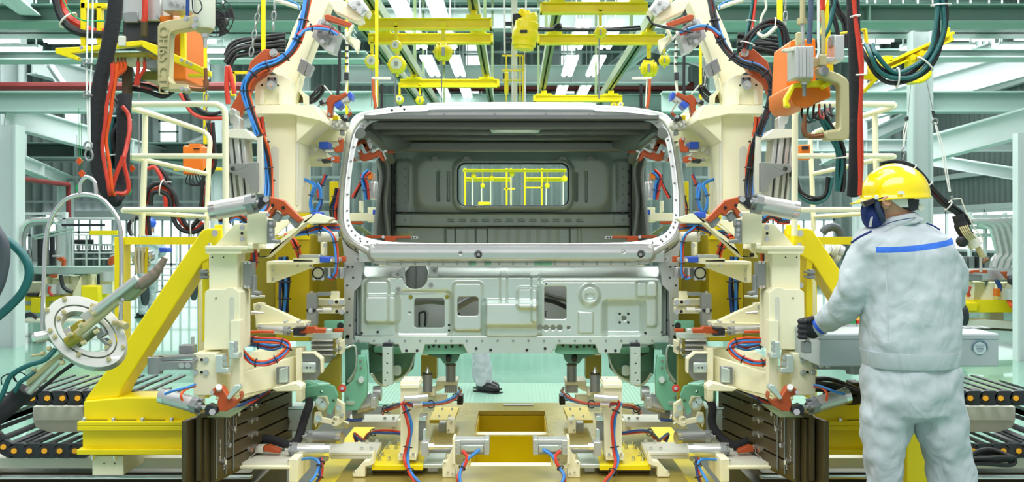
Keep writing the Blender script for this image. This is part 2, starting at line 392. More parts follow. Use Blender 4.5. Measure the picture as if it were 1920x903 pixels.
# tube lights: pairs hanging in four rows over the aisle, plus cross rows left and right
LT = [None]
def light(x, y, z, L, along='y', label='', grp=''):
    key = along
    o = thing('tube_light', label, 'light', Vector((x, y, z)), grp); d = (L, .16, .05) if along == 'x' else (.28, L, .05)
    G().wbox((x, y, z+.04), d).obj('housing', GIRW, o)
    for q in (-.4, .4): G().wbox((x+(L*q if along == 'x' else 0), y+(0 if along == 'x' else L*q), (z+7.0)/2), (.02, .02, 7.0-z)).obj('hanger_rod', GIRW, o)
    for s in (-.075, .075):
        G().wbox((x+(0 if along == 'x' else s), y+(s if along == 'x' else 0), z), (L*.95, .03, .03) if along == 'x' else (.075, L*.97, .03)).obj('tube', TUBE, o)
HL = 5.2
for ri, (x, nm) in enumerate(((-1.9, 'far left'), (-1.3, 'inner left'), (1.22, 'inner right'), (1.8, 'far right'))):
    for k, Y in enumerate((17.2, 20.2, 24.0, 28.0) if ri < 2 else (16.4, 20.2, 24, 28)):
        light(x, Y, HL, 2.7, 'y', 'lit ceiling tube light, %s in the %s aisle row' % (('nearest', 'second nearest', 'third nearest', 'farthest')[k], nm), 'tube lights over the aisle')
def xlight(px0, px1, py, Z, where): 
    a = W(px0, py, Z); b = W(px1, py, Z); light((a.x+b.x)/2, Z, a.z, b.x-a.x, 'x', 'lit horizontal tube light %s' % where, 'tube lights on the side trusses')
xlight(-10, 34, 77, 17.5, 'at the top left edge, upper of two'); xlight(84, 192, 79, 17.5, 'above the black sleeve hose'); xlight(-10, 76, 93, 16, 'at the top left edge, lower of two')
xlight(350, 404, 79, 17.5, 'right of the left orange transformer'); xlight(350, 426, 96, 16, 'under another beside the left orange transformer')
xlight(1620, 1674, 78, 17.5, 'right of the right sleeve hose, upper'); xlight(1600, 1646, 92, 16, 'right of the right sleeve hose, lower'); xlight(1718, 1752, 77, 17.5, 'crossed by the diagonal yellow beam')
xlight(1788, 1862, 73, 17.5, 'right of the hanging hose loop, upper'); xlight(1764, 1826, 89, 16, 'right of the hanging hose loop, lower'); xlight(1690, 1724, 91, 16, 'inside the hanging hose loop')
xlight(1904, 1960, 72, 17.5, 'cut by the right picture edge, upper'); xlight(1870, 1960, 88, 16, 'cut by the right picture edge, lower')
# ------------------------------------------------------------------ the truck cab shell
MS = None
ROOF_SHADE = M('shaded_roof_steel', (112, 116, 114), .5, .5, var=.15, scale=3); REARM = M('rear_wall_steel', (178, 194, 192), .38, .3, var=.1, scale=3)  # roof inside is cab steel with its shade painted into the colour
CAB = thing('truck_cab', 'bare silver truck cab shell without doors or glass clamped in the middle of the jig', 'truck cab', (959, 640, 6.1))
def hf(x0, y0, x1, y1, Z0, step, fn, holes, mat, name, T, thick=.004):
    """pressed sheet: a pixel grid at depth Z0 pushed towards the camera by fn metres, with holes cut on their outline"""
    nx = int((x1-x0)/step); ny = int((y1-y0)/step); g = G(); bm = g.bm; V = {}; S = {}
    def hs(x, y): return min((h(x, y) for h in holes), default=1e3)
    for j in range(ny+1):
        for i in range(nx+1):
            x = x0+(x1-x0)*i/nx; y = y0+(y1-y0)*j/ny
            d = hs(x, y)
            if abs(d) < step*.75:
                e = .2; gx = (hs(x+e, y)-hs(x-e, y))/(2*e); gy = (hs(x, y+e)-hs(x, y-e))/(2*e); l = gx*gx+gy*gy
                if l > .2: x -= d*gx/l; y -= d*gy/l; d = 0
            S[i, j] = d; V[i, j] = bm.verts.new(W(x, y, Z0)+Vector((0, -fn(x, y), 0)))
    for j in range(ny):
        for i in range(nx):
            q = [(i, j), (i, j+1), (i+1, j+1), (i+1, j)]
            if sum(S[k] for k in q) <= 0.01*step or min(S[k] for k in q) < -step*.3: continue
            bm.faces.new([V[k] for k in q])
    for v in list(bm.verts):
        if not v.link_faces: bm.verts.remove(v)
    o = g.obj(name, mat, T, ang=50, recalc=False); md = o.modifiers.new('t', 'SOLIDIFY'); md.thickness = thick; md.offset = -1; return o
def sr(x0, y0, x1, y1, r=6):
    cx, cy, hx, hy = (x0+x1)/2, (y0+y1)/2, (x1-x0)/2-r, (y1-y0)/2-r
    def f(x, y):
        dx, dy = abs(x-cx)-hx, abs(y-cy)-hy
        return math.hypot(max(dx, 0), max(dy, 0))+min(max(dx, dy), 0)-r
    return f
def sc_(cx, cy, r): return lambda x, y: math.hypot(x-cx, y-cy)-r
def st(d, w):
    t = max(0, min(1, .5-d/w)); return t*t*(3-2*t)
# --- windscreen surround: a lofted ring
pairs = [((959, 491), (959, 456)), ((850, 491), (850, 456)), ((737, 490), (750, 454)), ((700, 487), (709, 450)), ((668, 472), (682, 443)), ((647, 455), (668, 434)),
 ((635, 432), (659, 420)), ((632, 405), (656, 402)), ((634, 360), (657, 352)), ((640, 310), (663, 300)), ((648, 255), (671, 264)), ((656, 230), (681, 246)), ((671, 214), (695, 231)),
 ((700, 206), (720, 225)), ((745, 200), (762, 222)), ((800, 197), (800, 221)), ((814, 193), (812, 220)), ((959, 192), (959, 219))]
def ringline():
    half = [Vector((a[0], a[1], b[0])) for a, b in pairs]; half2 = [Vector((a[0], b[1], 0)) for a, b in pairs]
    A = crom(half, 5); B = crom(half2, 5); L = [((a.x, a.y), (a.z, b.y)) for a, b in zip(A, B)]
    return L+[((1918-a[0], a[1]), (1918-b[0], b[1])) for a, b in reversed(L[1:-1])]
RL = ringline()
def zl(y): return 5.5+(435-y)*.0008
def ring(name, mat, prof, T=CAB):
    g = G(); bm = g.bm; rows = []
    for (a, b) in RL:
        rows.append([bm.verts.new(W(a[0]+(b[0]-a[0])*f, a[1]+(b[1]-a[1])*f, zl(a[1]+(b[1]-a[1])*f)+dz)) for f, dz in prof])
    for i in range(len(rows)):
        A, B = rows[i], rows[(i+1) % len(rows)]
        for k in range(len(prof)-1): bm.faces.new([A[k], A[k+1], B[k+1], B[k]])
    bmesh.ops.recalc_face_normals(bm, faces=bm.faces)
    return g.obj(name, mat, T, ang=40)
ring('windscreen_surround', STEEL, [(-.02, .16), (0, .07), (.06, .035), (.16, .012), (.3, .002), (.44, 0), (.52, .006), (.56, .024)])
RFL = ring('windscreen_flange', ALU, [(.56, .024), (.6, .026), (.95, .03), (1, .032), (1, .10), (.9, .14)])
ring('sealing_groove', MINTS, [(.545, .0235), (.555, .0215), (.615, .0225), (.62, .0265)])
fl = []
for i in range(0, len(RL), 3):
    a, b = RL[i]; f = .8
    fl.append((a[0]+(b[0]-a[0])*f, a[1]+(b[1]-a[1])*f))
for (x, y) in fl: bolts(RFL, [(x, y)], zl(y)+.028, .0042, GREYM, 'flange_hole')
# cowl below the windscreen: a rounded bright beam with a flange and holes
def cowl(x, y):
    d = sr(692, 459, 1226, 488, 12)(x, y); return .035*st(d, 7)+.006*st(abs(y-474)-1, 20)
hf(672, 457, 1246, 491, 5.485, 1.7, cowl, [sc_(864, 474, 3), sc_(897, 476.5, 6.5), sc_(1168, 471, 3), sc_(1201, 475.5, 6.5)], STEEL, 'windscreen_cowl', CAB)
for x in (897, 1201): pc(CAB, 'cowl_grommet', BLACK, (x, 476, 5.5), (x, 476, 5.44), .014, n=20); pc(CAB, 'cowl_plug', GREYM, (x, 477, 5.46), (x, 477, 5.435), .009)
pp(CAB, 'cowl_flange', ALU, [(676, 474), (700, 488), (737, 491), (1180, 491), (1218, 488), (1242, 474), (1242, 480), (1212, 496), (1170, 498), (748, 498), (706, 496), (676, 480)], 5.49, .01)
bolts(CAB, [(700+i*26.2, 494.5) for i in range(20)], 5.488, .0038, GREYM, 'flange_hole')
for x0, x1 in ((878, 893), (908, 921), (1002, 1036)): pb(CAB, 'cowl_tab', MINT, x0, 492, x1, 497, 5.487, .01)
# roof
def roof():
    g = G(); bm = g.bm; prof = []
    for (a, b) in RL:
        if a[1] < 262: prof.append(W(a[0], a[1]+1, zl(a[1])+.1))
    prof.sort(key=lambda v: v.x); N = 14; rows = []
    for j in range(N+1):
        f = j/N; rows.append([bm.verts.new(Vector((p.x*(1-.06*f), p.y+f*(6.95-p.y), p.z+.05*math.sin(math.pi*min(f*1.0, 1))*max(0, 1-abs(p.x/.8)**3)-.02*f))) for p in prof])
    for A, B in zip(rows, rows[1:]):
        for k in range(len(A)-1): bm.faces.new([A[k], A[k+1], B[k+1], B[k]])
    o = g.obj('roof_panel', STEEL, CAB, ang=50); md = o.modifiers.new('t', 'SOLIDIFY'); md.thickness = .012
roof()
bolts(CAB, [(735, 207), (758, 205), (751, 199)], 5.63, .005, BLACK, 'roof_hole')
# roof inside: panel, crosswise bows and ribs, shade painted in as darker steel
zr = 2.075
g = G(); g.wbox((-.02, 6.2, zr+.03), (1.55, 1.2, .02)); g.obj('inner_roof_panel', ROOF_SHADE, CAB)
for y in (5.75, 6.05, 6.42): G().wbox((-.02, y, zr), (1.5, .07, .04)).obj('roof_bow', ROOF_SHADE, CAB, .01)
for i in range(9): G().wbox((-.66+.16*i, 6.2, zr+.012), (.05, .7, .02)).obj('roof_rib', ROOF_SHADE, CAB, .008)
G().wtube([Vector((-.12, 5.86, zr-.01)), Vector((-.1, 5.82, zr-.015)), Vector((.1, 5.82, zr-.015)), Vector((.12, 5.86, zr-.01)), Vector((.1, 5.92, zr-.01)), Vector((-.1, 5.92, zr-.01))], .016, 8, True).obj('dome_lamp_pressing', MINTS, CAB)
# header beam under the roof at the back
g = G(); g.wbox((-.01, 6.62, 2.03), (1.5, .06, .06)); g.obj('rear_header', STEELD, CAB, .01)
pp(CAB, 'rear_header_panel', MINTD, [(742, 261), (1188, 261), (1180, 281), (750, 281)], 6.72, .02)
bolts(CAB, [(868, 271), (1053, 271), (962, 271), (800, 272), (1120, 272)], 6.715, .006, BLACK, 'header_hole')
# rear wall
sl = [(822, 320, 376), (841, 322, 376), (1080, 322, 376), (1099, 320, 378)]
vg = [836, 854, 875, 892, 914, 931, 953, 971, 991, 1009, 1029, 1047, 1068, 1085]
def rear(x, y):
    h = .0
    d = sr(857, 305, 1067, 388, 16)(x, y); h += .022*st(d-7, 5)+.006*math.sin(max(0, min(1, (d+2)/5))*math.pi)
    h += .03*st(sr(776, 290, 1148, 396, 30)(x, y), 26)
    h += .02*st(sr(742, 300, 772, 440, 8)(x, y), 6)+.02*st(sr(1150, 300, 1180, 440, 8)(x, y), 6)
    for s in sl: h -= .022*st(sr(s[0]-2, s[1], s[0]+2, s[2], 2)(x, y), 3)
    h += .028*st(sr(740, 400, 1186, 424, 3)(x, y), 4)
    for c in range(12):
        a = 845+c*22; h -= .012*st(sr(a-6, 411, a+6, 415, 2)(x, y), 2)
    if y > 424:
        for v in vg: h -= .016*st(abs(x-v)-1, 2.2)
        h += .014*st(sr(834, 427, 1088, 470, 3)(x, y), 4)
    return h
hf(740, 276, 1188, 470, 6.85, 2.0, rear, [sr(857, 305, 1067, 388, 16)], REARM, 'rear_wall', CAB)
g = G(); 
pts = rrect(857, 305, 1067, 388, 16, 6); g.tube([(x, y, 6.825) for x, y in pts], .011, 8, True, False); g.obj('rear_window_seal', BLKP, CAB)
for y in (398, 425): pt(CAB, 'rail_edge', BLKP, [(742, y, 6.81), (850, y+1, 6.81), (960, y, 6.81), (1080, y+1, 6.81), (1184, y, 6.81)], .0045, 6)
for cx in (816, 875, 1055, 1107): 
    g = G(); g.box(cx-6, 293, cx+6, 299, 6.79, .03); g.box(cx-9, 296, cx-5, 301, 6.79, .02); g.box(cx+5, 296, cx+9, 301, 6.79, .02); g.obj('anchor_clip', GREYM, CAB, .003)
bolts(CAB, [(760, 300+i*16) for i in range(8)]+[(1168, 300+i*16) for i in range(8)], 6.8, .005, GREYM, 'wall_rivet')
# B pillars and the door openings
for s in (0, 1918):
    MS = s or None
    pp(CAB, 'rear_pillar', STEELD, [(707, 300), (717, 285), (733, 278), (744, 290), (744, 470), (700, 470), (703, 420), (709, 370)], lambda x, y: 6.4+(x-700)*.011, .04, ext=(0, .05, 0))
    pt(CAB, 'pillar_bead', GREYM, [(719, 290, 6.55), (727, 320, 6.6), (722, 380, 6.58), (727, 440, 6.6), (730, 468, 6.62)], .016, 8)
    pt(CAB, 'pillar_edge', BLKP, [(734, 282, 6.7), (736, 330, 6.7), (735, 400, 6.7), (736, 468, 6.7)], .008, 8)
    pt(CAB, 'pillar_edge', GREYM, [(708, 300, 6.4), (714, 330, 6.41), (709, 380, 6.4), (704, 430, 6.4), (702, 468, 6.4)], .012, 8)
    # door frame top rail running back from the A pillar, dark triangular gusset behind it
    pt(CAB, 'door_top_rail', STEELD, [(676, 250, 5.66), (684, 247, 5.8), (705, 262, 6.05), (724, 278, 6.3), (733, 300, 6.5)], .028, 10)
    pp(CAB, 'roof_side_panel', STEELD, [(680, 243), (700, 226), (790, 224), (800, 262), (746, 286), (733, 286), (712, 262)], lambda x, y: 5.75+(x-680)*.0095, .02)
    bolts(CAB, [(739, 300+i*21) for i in range(8)], 6.7, .005, BLACK, 'pillar_hole')
    # lower A pillar
    pp(CAB, 'front_pillar', STEEL, [(640, 445), (652, 462), (673, 476), (680, 500), (676, 534), (664, 546), (661, 632), (668, 645), (648, 646), (645, 560), (646, 480)], 5.53, .09, [circ(651.5, 631, 4)])
    pp(CAB, 'pillar_side', STEELD, [(646, 480), (650, 480), (652, 646), (647, 646)], 5.6, .5)
    pc(CAB, 'hinge_boss', STEEL, (670, 485, 5.53), (670, 485, 5.515), .017); pc(CAB, 'hinge_pin', GREYM, (670, 485, 5.52), (670, 485, 5.505), .006)
    bolts(CAB, [(652, 500), (662, 520), (651, 535), (661, 500), (655, 560), (651, 585), (656, 610), (668, 625), (667, 600)], 5.528, .0042, BLKP, 'pillar_hole')
    bolts(CAB, [(666, 460), (676, 452), (667, 466)], 5.49, .004, BLKP, 'pillar_hole')
    # under parts
    pp(CAB, 'wheel_arch_panel', MINTD, [(690, 645), (752, 645), (778, 662), (775, 690), (760, 706), (742, 713), (722, 724), (706, 716), (692, 700)], lambda x, y: 5.7+.12*math.sin((x-690)/88*3.1), .03, bev=.008)
    pt(CAB, 'wheel_arch_rim', MINTS, [(778, 660, 5.72), (772, 682, 5.7), (760, 703, 5.7), (740, 714, 5.7), (722, 722, 5.7), (708, 716, 5.68), (697, 700, 5.66)], .007, 8)
    pp(CAB, 'arch_pressing', MINTS, rrect(737, 684, 752, 704, 6), 5.68, .03, bev=.006)
    pp(CAB, 'arch_brace', BLKP, [(700, 650), (738, 668), (736, 676), (698, 660)], 5.66, .02)
    pp(CAB, 'arch_brace', MINT, [(700, 650), (770, 652), (778, 660), (745, 664), (700, 660)], 5.64, .05)
    pp(CAB, 'corner_bracket', MINTD, [(647, 650), (665, 643), (690, 643), (690, 655), (668, 656), (668, 692), (655, 712), (655, 760), (648, 760)], 5.5, .18)
    pt(CAB, 'corner_bracket_rim', MINTS, [(648, 652, 5.49), (666, 650, 5.49), (667, 690, 5.49), (652, 716, 5.49)], .006, 6)
    pp(CAB, 'step_bracket', MINT, [(670, 666), (685, 666), (689, 700), (688, 742), (680, 755), (672, 769), (645, 769), (645, 726), (662, 714), (669, 690)], 5.44, .04, [circ(677, 712, 3)], bev=.006)
    pp(CAB, 'step_pad', MINTS, rrect(648, 752, 664, 758, 2), 5.43, .02); pc(CAB, 'step_boss', MINTS, (677, 712, 5.44), (677, 712, 5.42), .02, .014)
    bolts(CAB, [(676, 676), (677, 689), (652, 745)], 5.438, .005, GREYM, 'bracket_hole')
    pp(CAB, 'support_strut', MINTS, [(717, 650), (736, 650), (736, 721), (717, 721)], 5.5, .05, [circ(727, 663, 1.6), circ(726, 681, 1.6), circ(726, 699, 1.8), circ(722, 713, 1.5)], bev=.004)
    pb(CAB, 'strut_cap', BLKP, 718, 643, 736, 650, 5.51, .05)
    # brackets under the firewall, each with bushed foot
    pp(CAB, 'mount_bracket', MINT, [(795, 643), (870, 643), (877, 661), (862, 664), (792, 664), (790, 650)], 5.6, .1)
    bolts(CAB, [(804, 650), (813, 648), (823, 649), (836, 650), (848, 649), (863, 647)], 5.595, .0055, BLACK, 'bracket_hole')
    pp(CAB, 'mount_foot', MINTD, [(800, 664), (862, 664), (858, 676), (852, 681), (832, 681), (826, 672)], 5.64, .1); pc(CAB, 'mount_bush', BLACK, (841, 668, 5.63), (841, 674, 5.6), .014)
MS = None
pp(CAB, 'firewall_flange', MINTS, [(664, 630), (1254, 630), (1252, 645), (1168, 645), (1162, 662), (1122, 662), (1116, 645), (1044, 645), (1034, 662), (876, 662), (868, 645), (797, 645), (793, 661), (752, 661), (747, 645), (668, 645)], 5.55, .006)
bolts(CAB, [(672+i*29, 638.5) for i in range(20)], 5.548, .0042, GREYM, 'flange_hole'); bolts(CAB, [(762, 657), (782, 657), (893, 653), (920, 656), (988, 656), (1022, 653), (1136, 657), (1154, 657)], 5.548, .0055, BLACK, 'flange_hole')
# firewall panel
HOLES = [sr(778, 558, 834, 613, 5), sr(859, 554, 898, 590, 6), sr(1020, 535, 1061, 596, 5), sc_(1011, 612, 5), sc_(1023, 612, 5.2), sc_(1036, 612, 4.8), sc_(1048.5, 612, 5.2), sc_(1065, 612, 3.4), sc_(1170, 596, 4.6),
         lambda x, y: max(sc_(780, 518, 23)(x, y), 500-y), sc_(769, 585, 2.2)]
def wall_(x, y):
    h = -.10*st(y-506, 14)-.02*st(y-512, 8)            # dark recess under the cowl
    h += .05*st(sr(676, 516, 1242, 640, 16)(x, y), 10)
    h += .035*st(sr(688, 552, 750, 603, 8)(x, y), 8)+.02*st(sr(688, 524, 732, 603, 8)(x, y), 8)
    h -= .02*st(sr(745, 545, 846, 628, 8)(x, y), 10)
    h += .02*st(sr(851, 528, 905, 618, 8)(x, y), 8)-.02*st(sr(905, 560, 912, 628, 3)(x, y), 6)
    h += .05*st(sr(910, 563, 1008, 608, 5)(x, y), 9)+.03*st(sr(908, 563, 1010, 630, 8)(x, y), 8)
    h += .035*st(sr(970, 538, 1008, 575, 7)(x, y), 7)
    h += .018*st(sr(938, 505, 951, 563, 3)(x, y), 4)
    h += .03*st(sr(996, 512, 1010, 600, 5)(x, y), 5)
    h += .012*st(sr(1014, 526, 1240, 634, 10)(x, y), 6)
    d = math.hypot(x-1104, (y-552)*.95)-18; h += .03*st(d, 8)-.02*st(sr(1096, 548, 1113, 560, 5)(x, y), 5)
    h += .01*st(sr(1083, 582, 1110, 622, 3)(x, y), 3)
    h -= .055*st(sr(1132, 565, 1204, 627, 8)(x, y), 15)
    h += .025*st(sr(1190, 527, 1228, 555, 5)(x, y), 6)+.018*st(sr(1207, 527, 1228, 610, 6)(x, y), 6)
    h -= .035*st(y-630, -6) if y > 620 else 0
    h += .03*st(y-500, 8)*0
    return h
hf(668, 499, 1250, 640, 5.62, 1.6, wall_, HOLES, MINTS, 'firewall_panel', CAB)
# what is seen through the openings: inner sheets further back
pp(CAB, 'inner_floor_panel', STEEL, [(740, 505), (1180, 505), (1180, 640), (740, 640)], 5.95, .01)
pt(CAB, 'inner_bead', BLKP, [(786, 612, 5.9), (786, 589, 5.9), (788, 586, 5.9), (797, 586, 5.9), (797, 612, 5.9)], .005, 6)
pt(CAB, 'inner_beam', STEELD, [(770, 566, 5.85), (805, 562, 5.84), (845, 566, 5.85)], .022, 8); pt(CAB, 'inner_beam', STEELD, [(850, 580, 5.82), (880, 562, 5.82), (910, 552, 5.82)], .018, 8)
pt(CAB, 'inner_beam', STEELD, [(1012, 545, 5.82), (1040, 556, 5.82), (1070, 562, 5.82)], .016, 8); pt(CAB, 'inner_beam', BLKP, [(1012, 560, 5.8), (1040, 566, 5.8), (1070, 580, 5.8)], .012, 8)
pp(CAB, 'inner_gusset', GREYM, [(758, 497), (803, 497), (800, 545), (758, 545)], 5.75, .01); pt(CAB, 'inner_gusset_rib', STEELD, [(780, 500, 5.74), (780, 542, 5.74)], .004, 6)
for (x, y) in ((745.5, 514.5), (747, 542), (808, 534), (815, 507)):
    pc(CAB, 'mount_boss', ALU, (x, y, 5.64), (x, y, 5.565), .019, .017); pc(CAB, 'mount_boss_ring', GREYM, (x, y, 5.57), (x, y, 5.56), .011)
pp(CAB, 'booster_plate', STEEL, [(734, 512), (758, 500), (762, 540), (770, 548), (792, 548), (802, 535), (806, 500), (822, 500), (818, 550), (738, 552)], 5.585, .01, [circ(745.5, 514.5, 5), circ(747, 542, 5), circ(808, 534, 5)])
bolts(CAB, [(770, 556.5), (838, 556), (962, 610), (998, 617)], 5.59, .008, OLIVE, 'firewall_plug')
bolts(CAB, [(713, 541), (860, 588), (842, 609), (842, 619), (678, 624), (708, 622), (1162, 588), (1178, 588), (1162, 604), (1178, 604), (1201, 542), (1210, 624), (1240, 622), (1024, 532)], 5.56, .005, BLKP, 'panel_hole')
bolts(CAB, [(1023, 584), (1023, 588), (1023, 592)], 5.57, .003, BLKP, 'panel_hole')
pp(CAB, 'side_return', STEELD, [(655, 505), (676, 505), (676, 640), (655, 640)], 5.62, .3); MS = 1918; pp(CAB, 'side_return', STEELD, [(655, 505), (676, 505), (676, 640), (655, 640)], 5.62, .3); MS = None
# ------------------------------------------------------------------ the two side jigs (built twice, the second time mirrored)
def cylinder(T, a, b, r, mat=None, head=.22, cap=.1, part='cylinder'):
    """pneumatic cylinder: barrel, end cap, flanged head with bolts, rod"""
    A, B = V3(a), V3(b); d = B-A; r *= RS
    G().wcyl(A, A+d*.72, r, n=24, prof=[(0, .9), (.02, 1), (1, 1)]).obj(part, mat or ALU, T); T = LASTP[T.name]
    G().wcyl(A-d*.02, A+d*cap, r*1.04, n=24).obj('end_cap', CHROME, T)
    g = G(); g.wcyl(A+d*.70, A+d*(.70+head*.6), r*1.08, n=8); g.wcyl(A+d*.80, A+d*(.80+head*.5), r*.62, n=16)
    t = d.normalized(); u = t.orthogonal().normalized(); v = t.cross(u)
    for q in range(4):
        o = (u*math.cos(q*math.pi/2+.8)+v*math.sin(q*math.pi/2+.8))*r*.85; g.wcyl(A+d*.66+o, A+d*.9+o, r*.2, n=8)
    g.obj('cylinder_head', GREYM, T)
    G().wcyl(A+d*.85, B, r*.26, n=12).obj('rod', CHROME, T)
def jig(side):
    global SIDE
    global JIG
    JIG = True; SIDE = side; L = ('left', 'right')[side]
    # ---- yellow carriage
    fr('A3', 1898)
    T = thing('sliding_carriage', 'yellow welded jig carriage with raking brace and bolted base, %s of the cab' % L, 'jig carriage', (780, 750, 5.0))
    pb(T, 'base_box', YEL, 460, 615, 1085, 722, 4.72, .19, .004)
    pp(T, 'base_flange', YEL, [(427, 722), (1055, 722), (1055, 752), (427, 752)], 4.68, .25)
    pp(T, 'joint_flange', YEL, [(430, 568), (1092, 568), (1092, 590), (430, 590)], 4.68, .25)
    pp(T, 'joint_flange', YEL, [(430, 592), (1092, 592), (1092, 618), (430, 618)], 4.68, .25)
    pp(T, 'upper_block', YEL, [(467, 452), (700, 430), (905, 430), (1100, 515), (1100, 566), (467, 566)], 4.72, .19, bev=.006)
    for i in range(4): G().cyl((472+i*163, 570, 4.7), (472+i*163, 543, 4.7), .011, n=6).obj('bolt', CHROME, T, .002)
    for x in (538, 700, 860): pb(T, 'weld_slot', OLIVE, x-60, 555, x+60, 559, 4.715, .01, 0)
    for x in (660, 970): pb(T, 'weld_slot', OLIVE, x-118, 716, x+118, 720, 4.715, .01, 0)
    fr('0', 1903)
    pp(T, 'brace', YEL, [(157, 751), (206, 685), (237, 640), (379, 431), (388, 428), (416, 428), (416, 470), (379, 492), (227, 730), (222, 745)], 4.75, .17, bev=.008)
    pp(T, 'brace_web', YEL, [(379, 470), (391, 470), (391, 640), (379, 640)], 4.76, .12)
    pb(T, 'back_post', YEL, 214, 444, 232, 745, 5.4, .1); pb(T, 'back_beam', YEL, 232.5, 444, 372, 458, 5.402, .09)
    pb(T, 'back_post', YEL, 371, 480, 392, 745, 5.5, .1); pb(T, 'tie_bar', YEL, 226, 668, 290, 683, 5.3, .05)
    pb(T, 'top_tab', YEL, 402, 421, 424, 440, 4.78, .06)
    pc(T, 'rear_tube', CREAM, (379, 445, 5.2), (379, 760, 5.2), .014)
    bolts(T, [(403, 437), (403, 534)], 4.74, .011)
    g = G(); g.box(376, 505, 384, 523, 4.7, .05); g.box(373, 508, 391, 512, 4.69, .05); g.box(373, 517, 391, 521, 4.69, .05); g.obj('stop_block', GREYM, T, .002)
    fr('A3', 1898)
    pb(T, 'foot_block', CREAM, 515, 757, 690, 866, 4.74, .4); bolts(T, [(582, 800), (640, 800)], 4.735, .004, BLACK, 'foot_hole')
    for x in (520, 642): G().cyl((x, 778, 4.72), (x, 757, 4.72), .009, n=6).obj('bolt', CHROME, T)
    pp(T, 'side_foot', YEL, [(1050, 690), (1090, 690), (1090, 765), (1020, 765)], 4.66, .2); pb(T, 'side_foot', CREAM, 1060, 765, 1100, 880, 4.66, .2)
    # ---- floor rails and beams under it
    fr('0', 1898)
    T = thing('floor_rail', 'long pale rail beam lying under the %s yellow carriage' % L, 'rail', (0, 880, 5.0))
    pb(T, 'beam', LBLOCK, -60, 858, 374, 878, 5.0, .12)
    T = thing('linear_guide', 'dark steel linear guide on the floor under the %s carriage' % L, 'rail', (100, 903, 4.9))
    pb(T, 'guide_bed', DARKM, -60, 886, 470, 915, 5.05, .5); pb(T, 'guide_rail', CHROME, -60, 894, 470, 899, 4.98, .05); pb(T, 'guide_rail', GREYM, -60, 884, 470, 888, 5.4, .05)
    G().wbox(((2.62, -2.72)[side == 0], 5.3, .16), (3.0, .8, .32)).obj('guide_plinth', DARKM, T)
    # ---- slotted plate stack
    fr('A6', 1895)
    T = thing('slotted_plate_stack', 'stack of dark slotted steel guide plates with bolt rows, %s side under the jig column' % L, 'guide plates', (150, 900, 4.6))
    # face turned to the centre: a quad from near (100..) to far (450..)
    n0, n1 = (85, 545), (85, 945); 
    def plate(pts, Z0, Z1, name, mat, t, holes=()):
        # pts in (s, h) unit coordinates of the plate face
        a = W(100, 0, 4.45); b = W(560, 0, 5.35); zt = W(0, 545, 4.45).z; zb = W(0, 925, 4.45).z
        f = lambda q: Vector((a.x+(b.x-a.x)*q[0], a.y+(b.y-a.y)*q[0], zb+(zt-zb)*q[1]))
        nrm = (b-a).cross(Vector((0, 0, 1))).normalized()
        if (nrm.x > 0) != (side == 0): nrm = -nrm
        return G().wprism([f(q)+nrm*Z0 for q in pts], -nrm*t, [[f(q)+nrm*Z0 for q in h] for h in holes]).obj(name, mat, T, .0015), f, nrm
    slots = []
    for i, h in enumerate((.90, .70, .47, .25)): slots.append([(.30-.06*i, h), (.30-.06*i, h+.03), (.95, h+.04), (.95, h+.01)])
    o, f, nrm = plate([(.05, 0), (1, .0), (1, 1.04), (.05, 1)], .0, 0, 'guide_plate', DARKM, .02, slots)
    plate([(0, 0), (1, 0), (1, 1.0), (0, .98)], -.022, 0, 'guide_plate', DARKM, .02)
    plate([(-.1, 0), (1, 0), (1, 1.0), (-.1, 1.0)], -.06, 0, 'guide_plate', DARKM, .02)
    for i, h in enumerate((.90, .70, .47, .25)):
        for s in (.12+.05*(3-i), .42, .48):
            p = f((s, h+.02)); key = 'pb'
            G().wcyl(p, p+nrm*.02, .012, n=8).obj('bolt', CHROME, T)
    for s in (.06, .16, .24): p = f((s, .5)); a_ = f((s, .06)); b_ = f((s, .94)); G().wcyl(a_+nrm*.003, b_+nrm*.003, .003, n=6).obj('edge_bar', GREYM, T)
    # white paint pen scribbles
    g = G(); rs = random.Random(3)
    for (s, h, n, vert) in ((.10, .3, 7, 1), (.19, .5, 8, 1), (.27, .62, 6, 1), (.42, .12, 7, 0), (.14, .15, 4, 1)):
        P = []
        for i in range(n*3): P.append(f((s+(0 if vert else i*.012)+rs.uniform(-.008, .008), h+(i*.016 if vert else i*.006)+rs.uniform(-.012, .012)))+nrm*.0035)
        g.wtube(P, .0012, 4, False, False)
    g.obj('chalk_marking', WHITE, T)
    pp(T, 'front_bracket', DARKM, [(20, 545), (45, 520), (100, 520), (88, 545), (50, 545), (48, 900), (20, 900)], 4.43, .2)
    pp(T, 'top_plate', GREEN if 0 else TRACKG, [(85, 538), (215, 538), (215, 545), (85, 545)], 4.42, .35)
    for i in range(5): pb(T, 'top_rib', DARKM, 190+i*48, 510-i*13, 226+i*48, 522-i*13, 4.6+i*.1, .06)
    # ---- front column with its arm
    fr('A5', 1892)
    T = thing('jig_column', 'cream painted square jig column with bolted cap and reaching arm, %s of the cab' % L, 'jig column', (170, 1280, 4.7))
    pb(T, 'post', CREAM, 95, 525, 255, 735, 4.6, .14, .004)
    pp(T, 'post', CREAM, [(72, 745), (95, 728), (180, 728), (190, 720), (240, 720), (272, 742), (272, 1070), (66, 1070)], 4.56, .18, bev=.006)
    pp(T, 'post_pocket', LBLOCK, rrect(212, 770, 238, 1040, 12), 4.557, .01)
    pb(T, 'cap_plate', CREAM, 72, 484, 315, 506, 4.52, .34); pb(T, 'cap_plate', CREAM, 76, 507, 280, 528, 4.53, .32)
    pp(T, 'cap_gusset', CREAM, [(130, 482), (240, 360), (340, 355), (340, 482)], 4.56, .03)
    pb(T, 'cap_rib', CREAM, 315, 470, 340, 500, 4.5, .2)
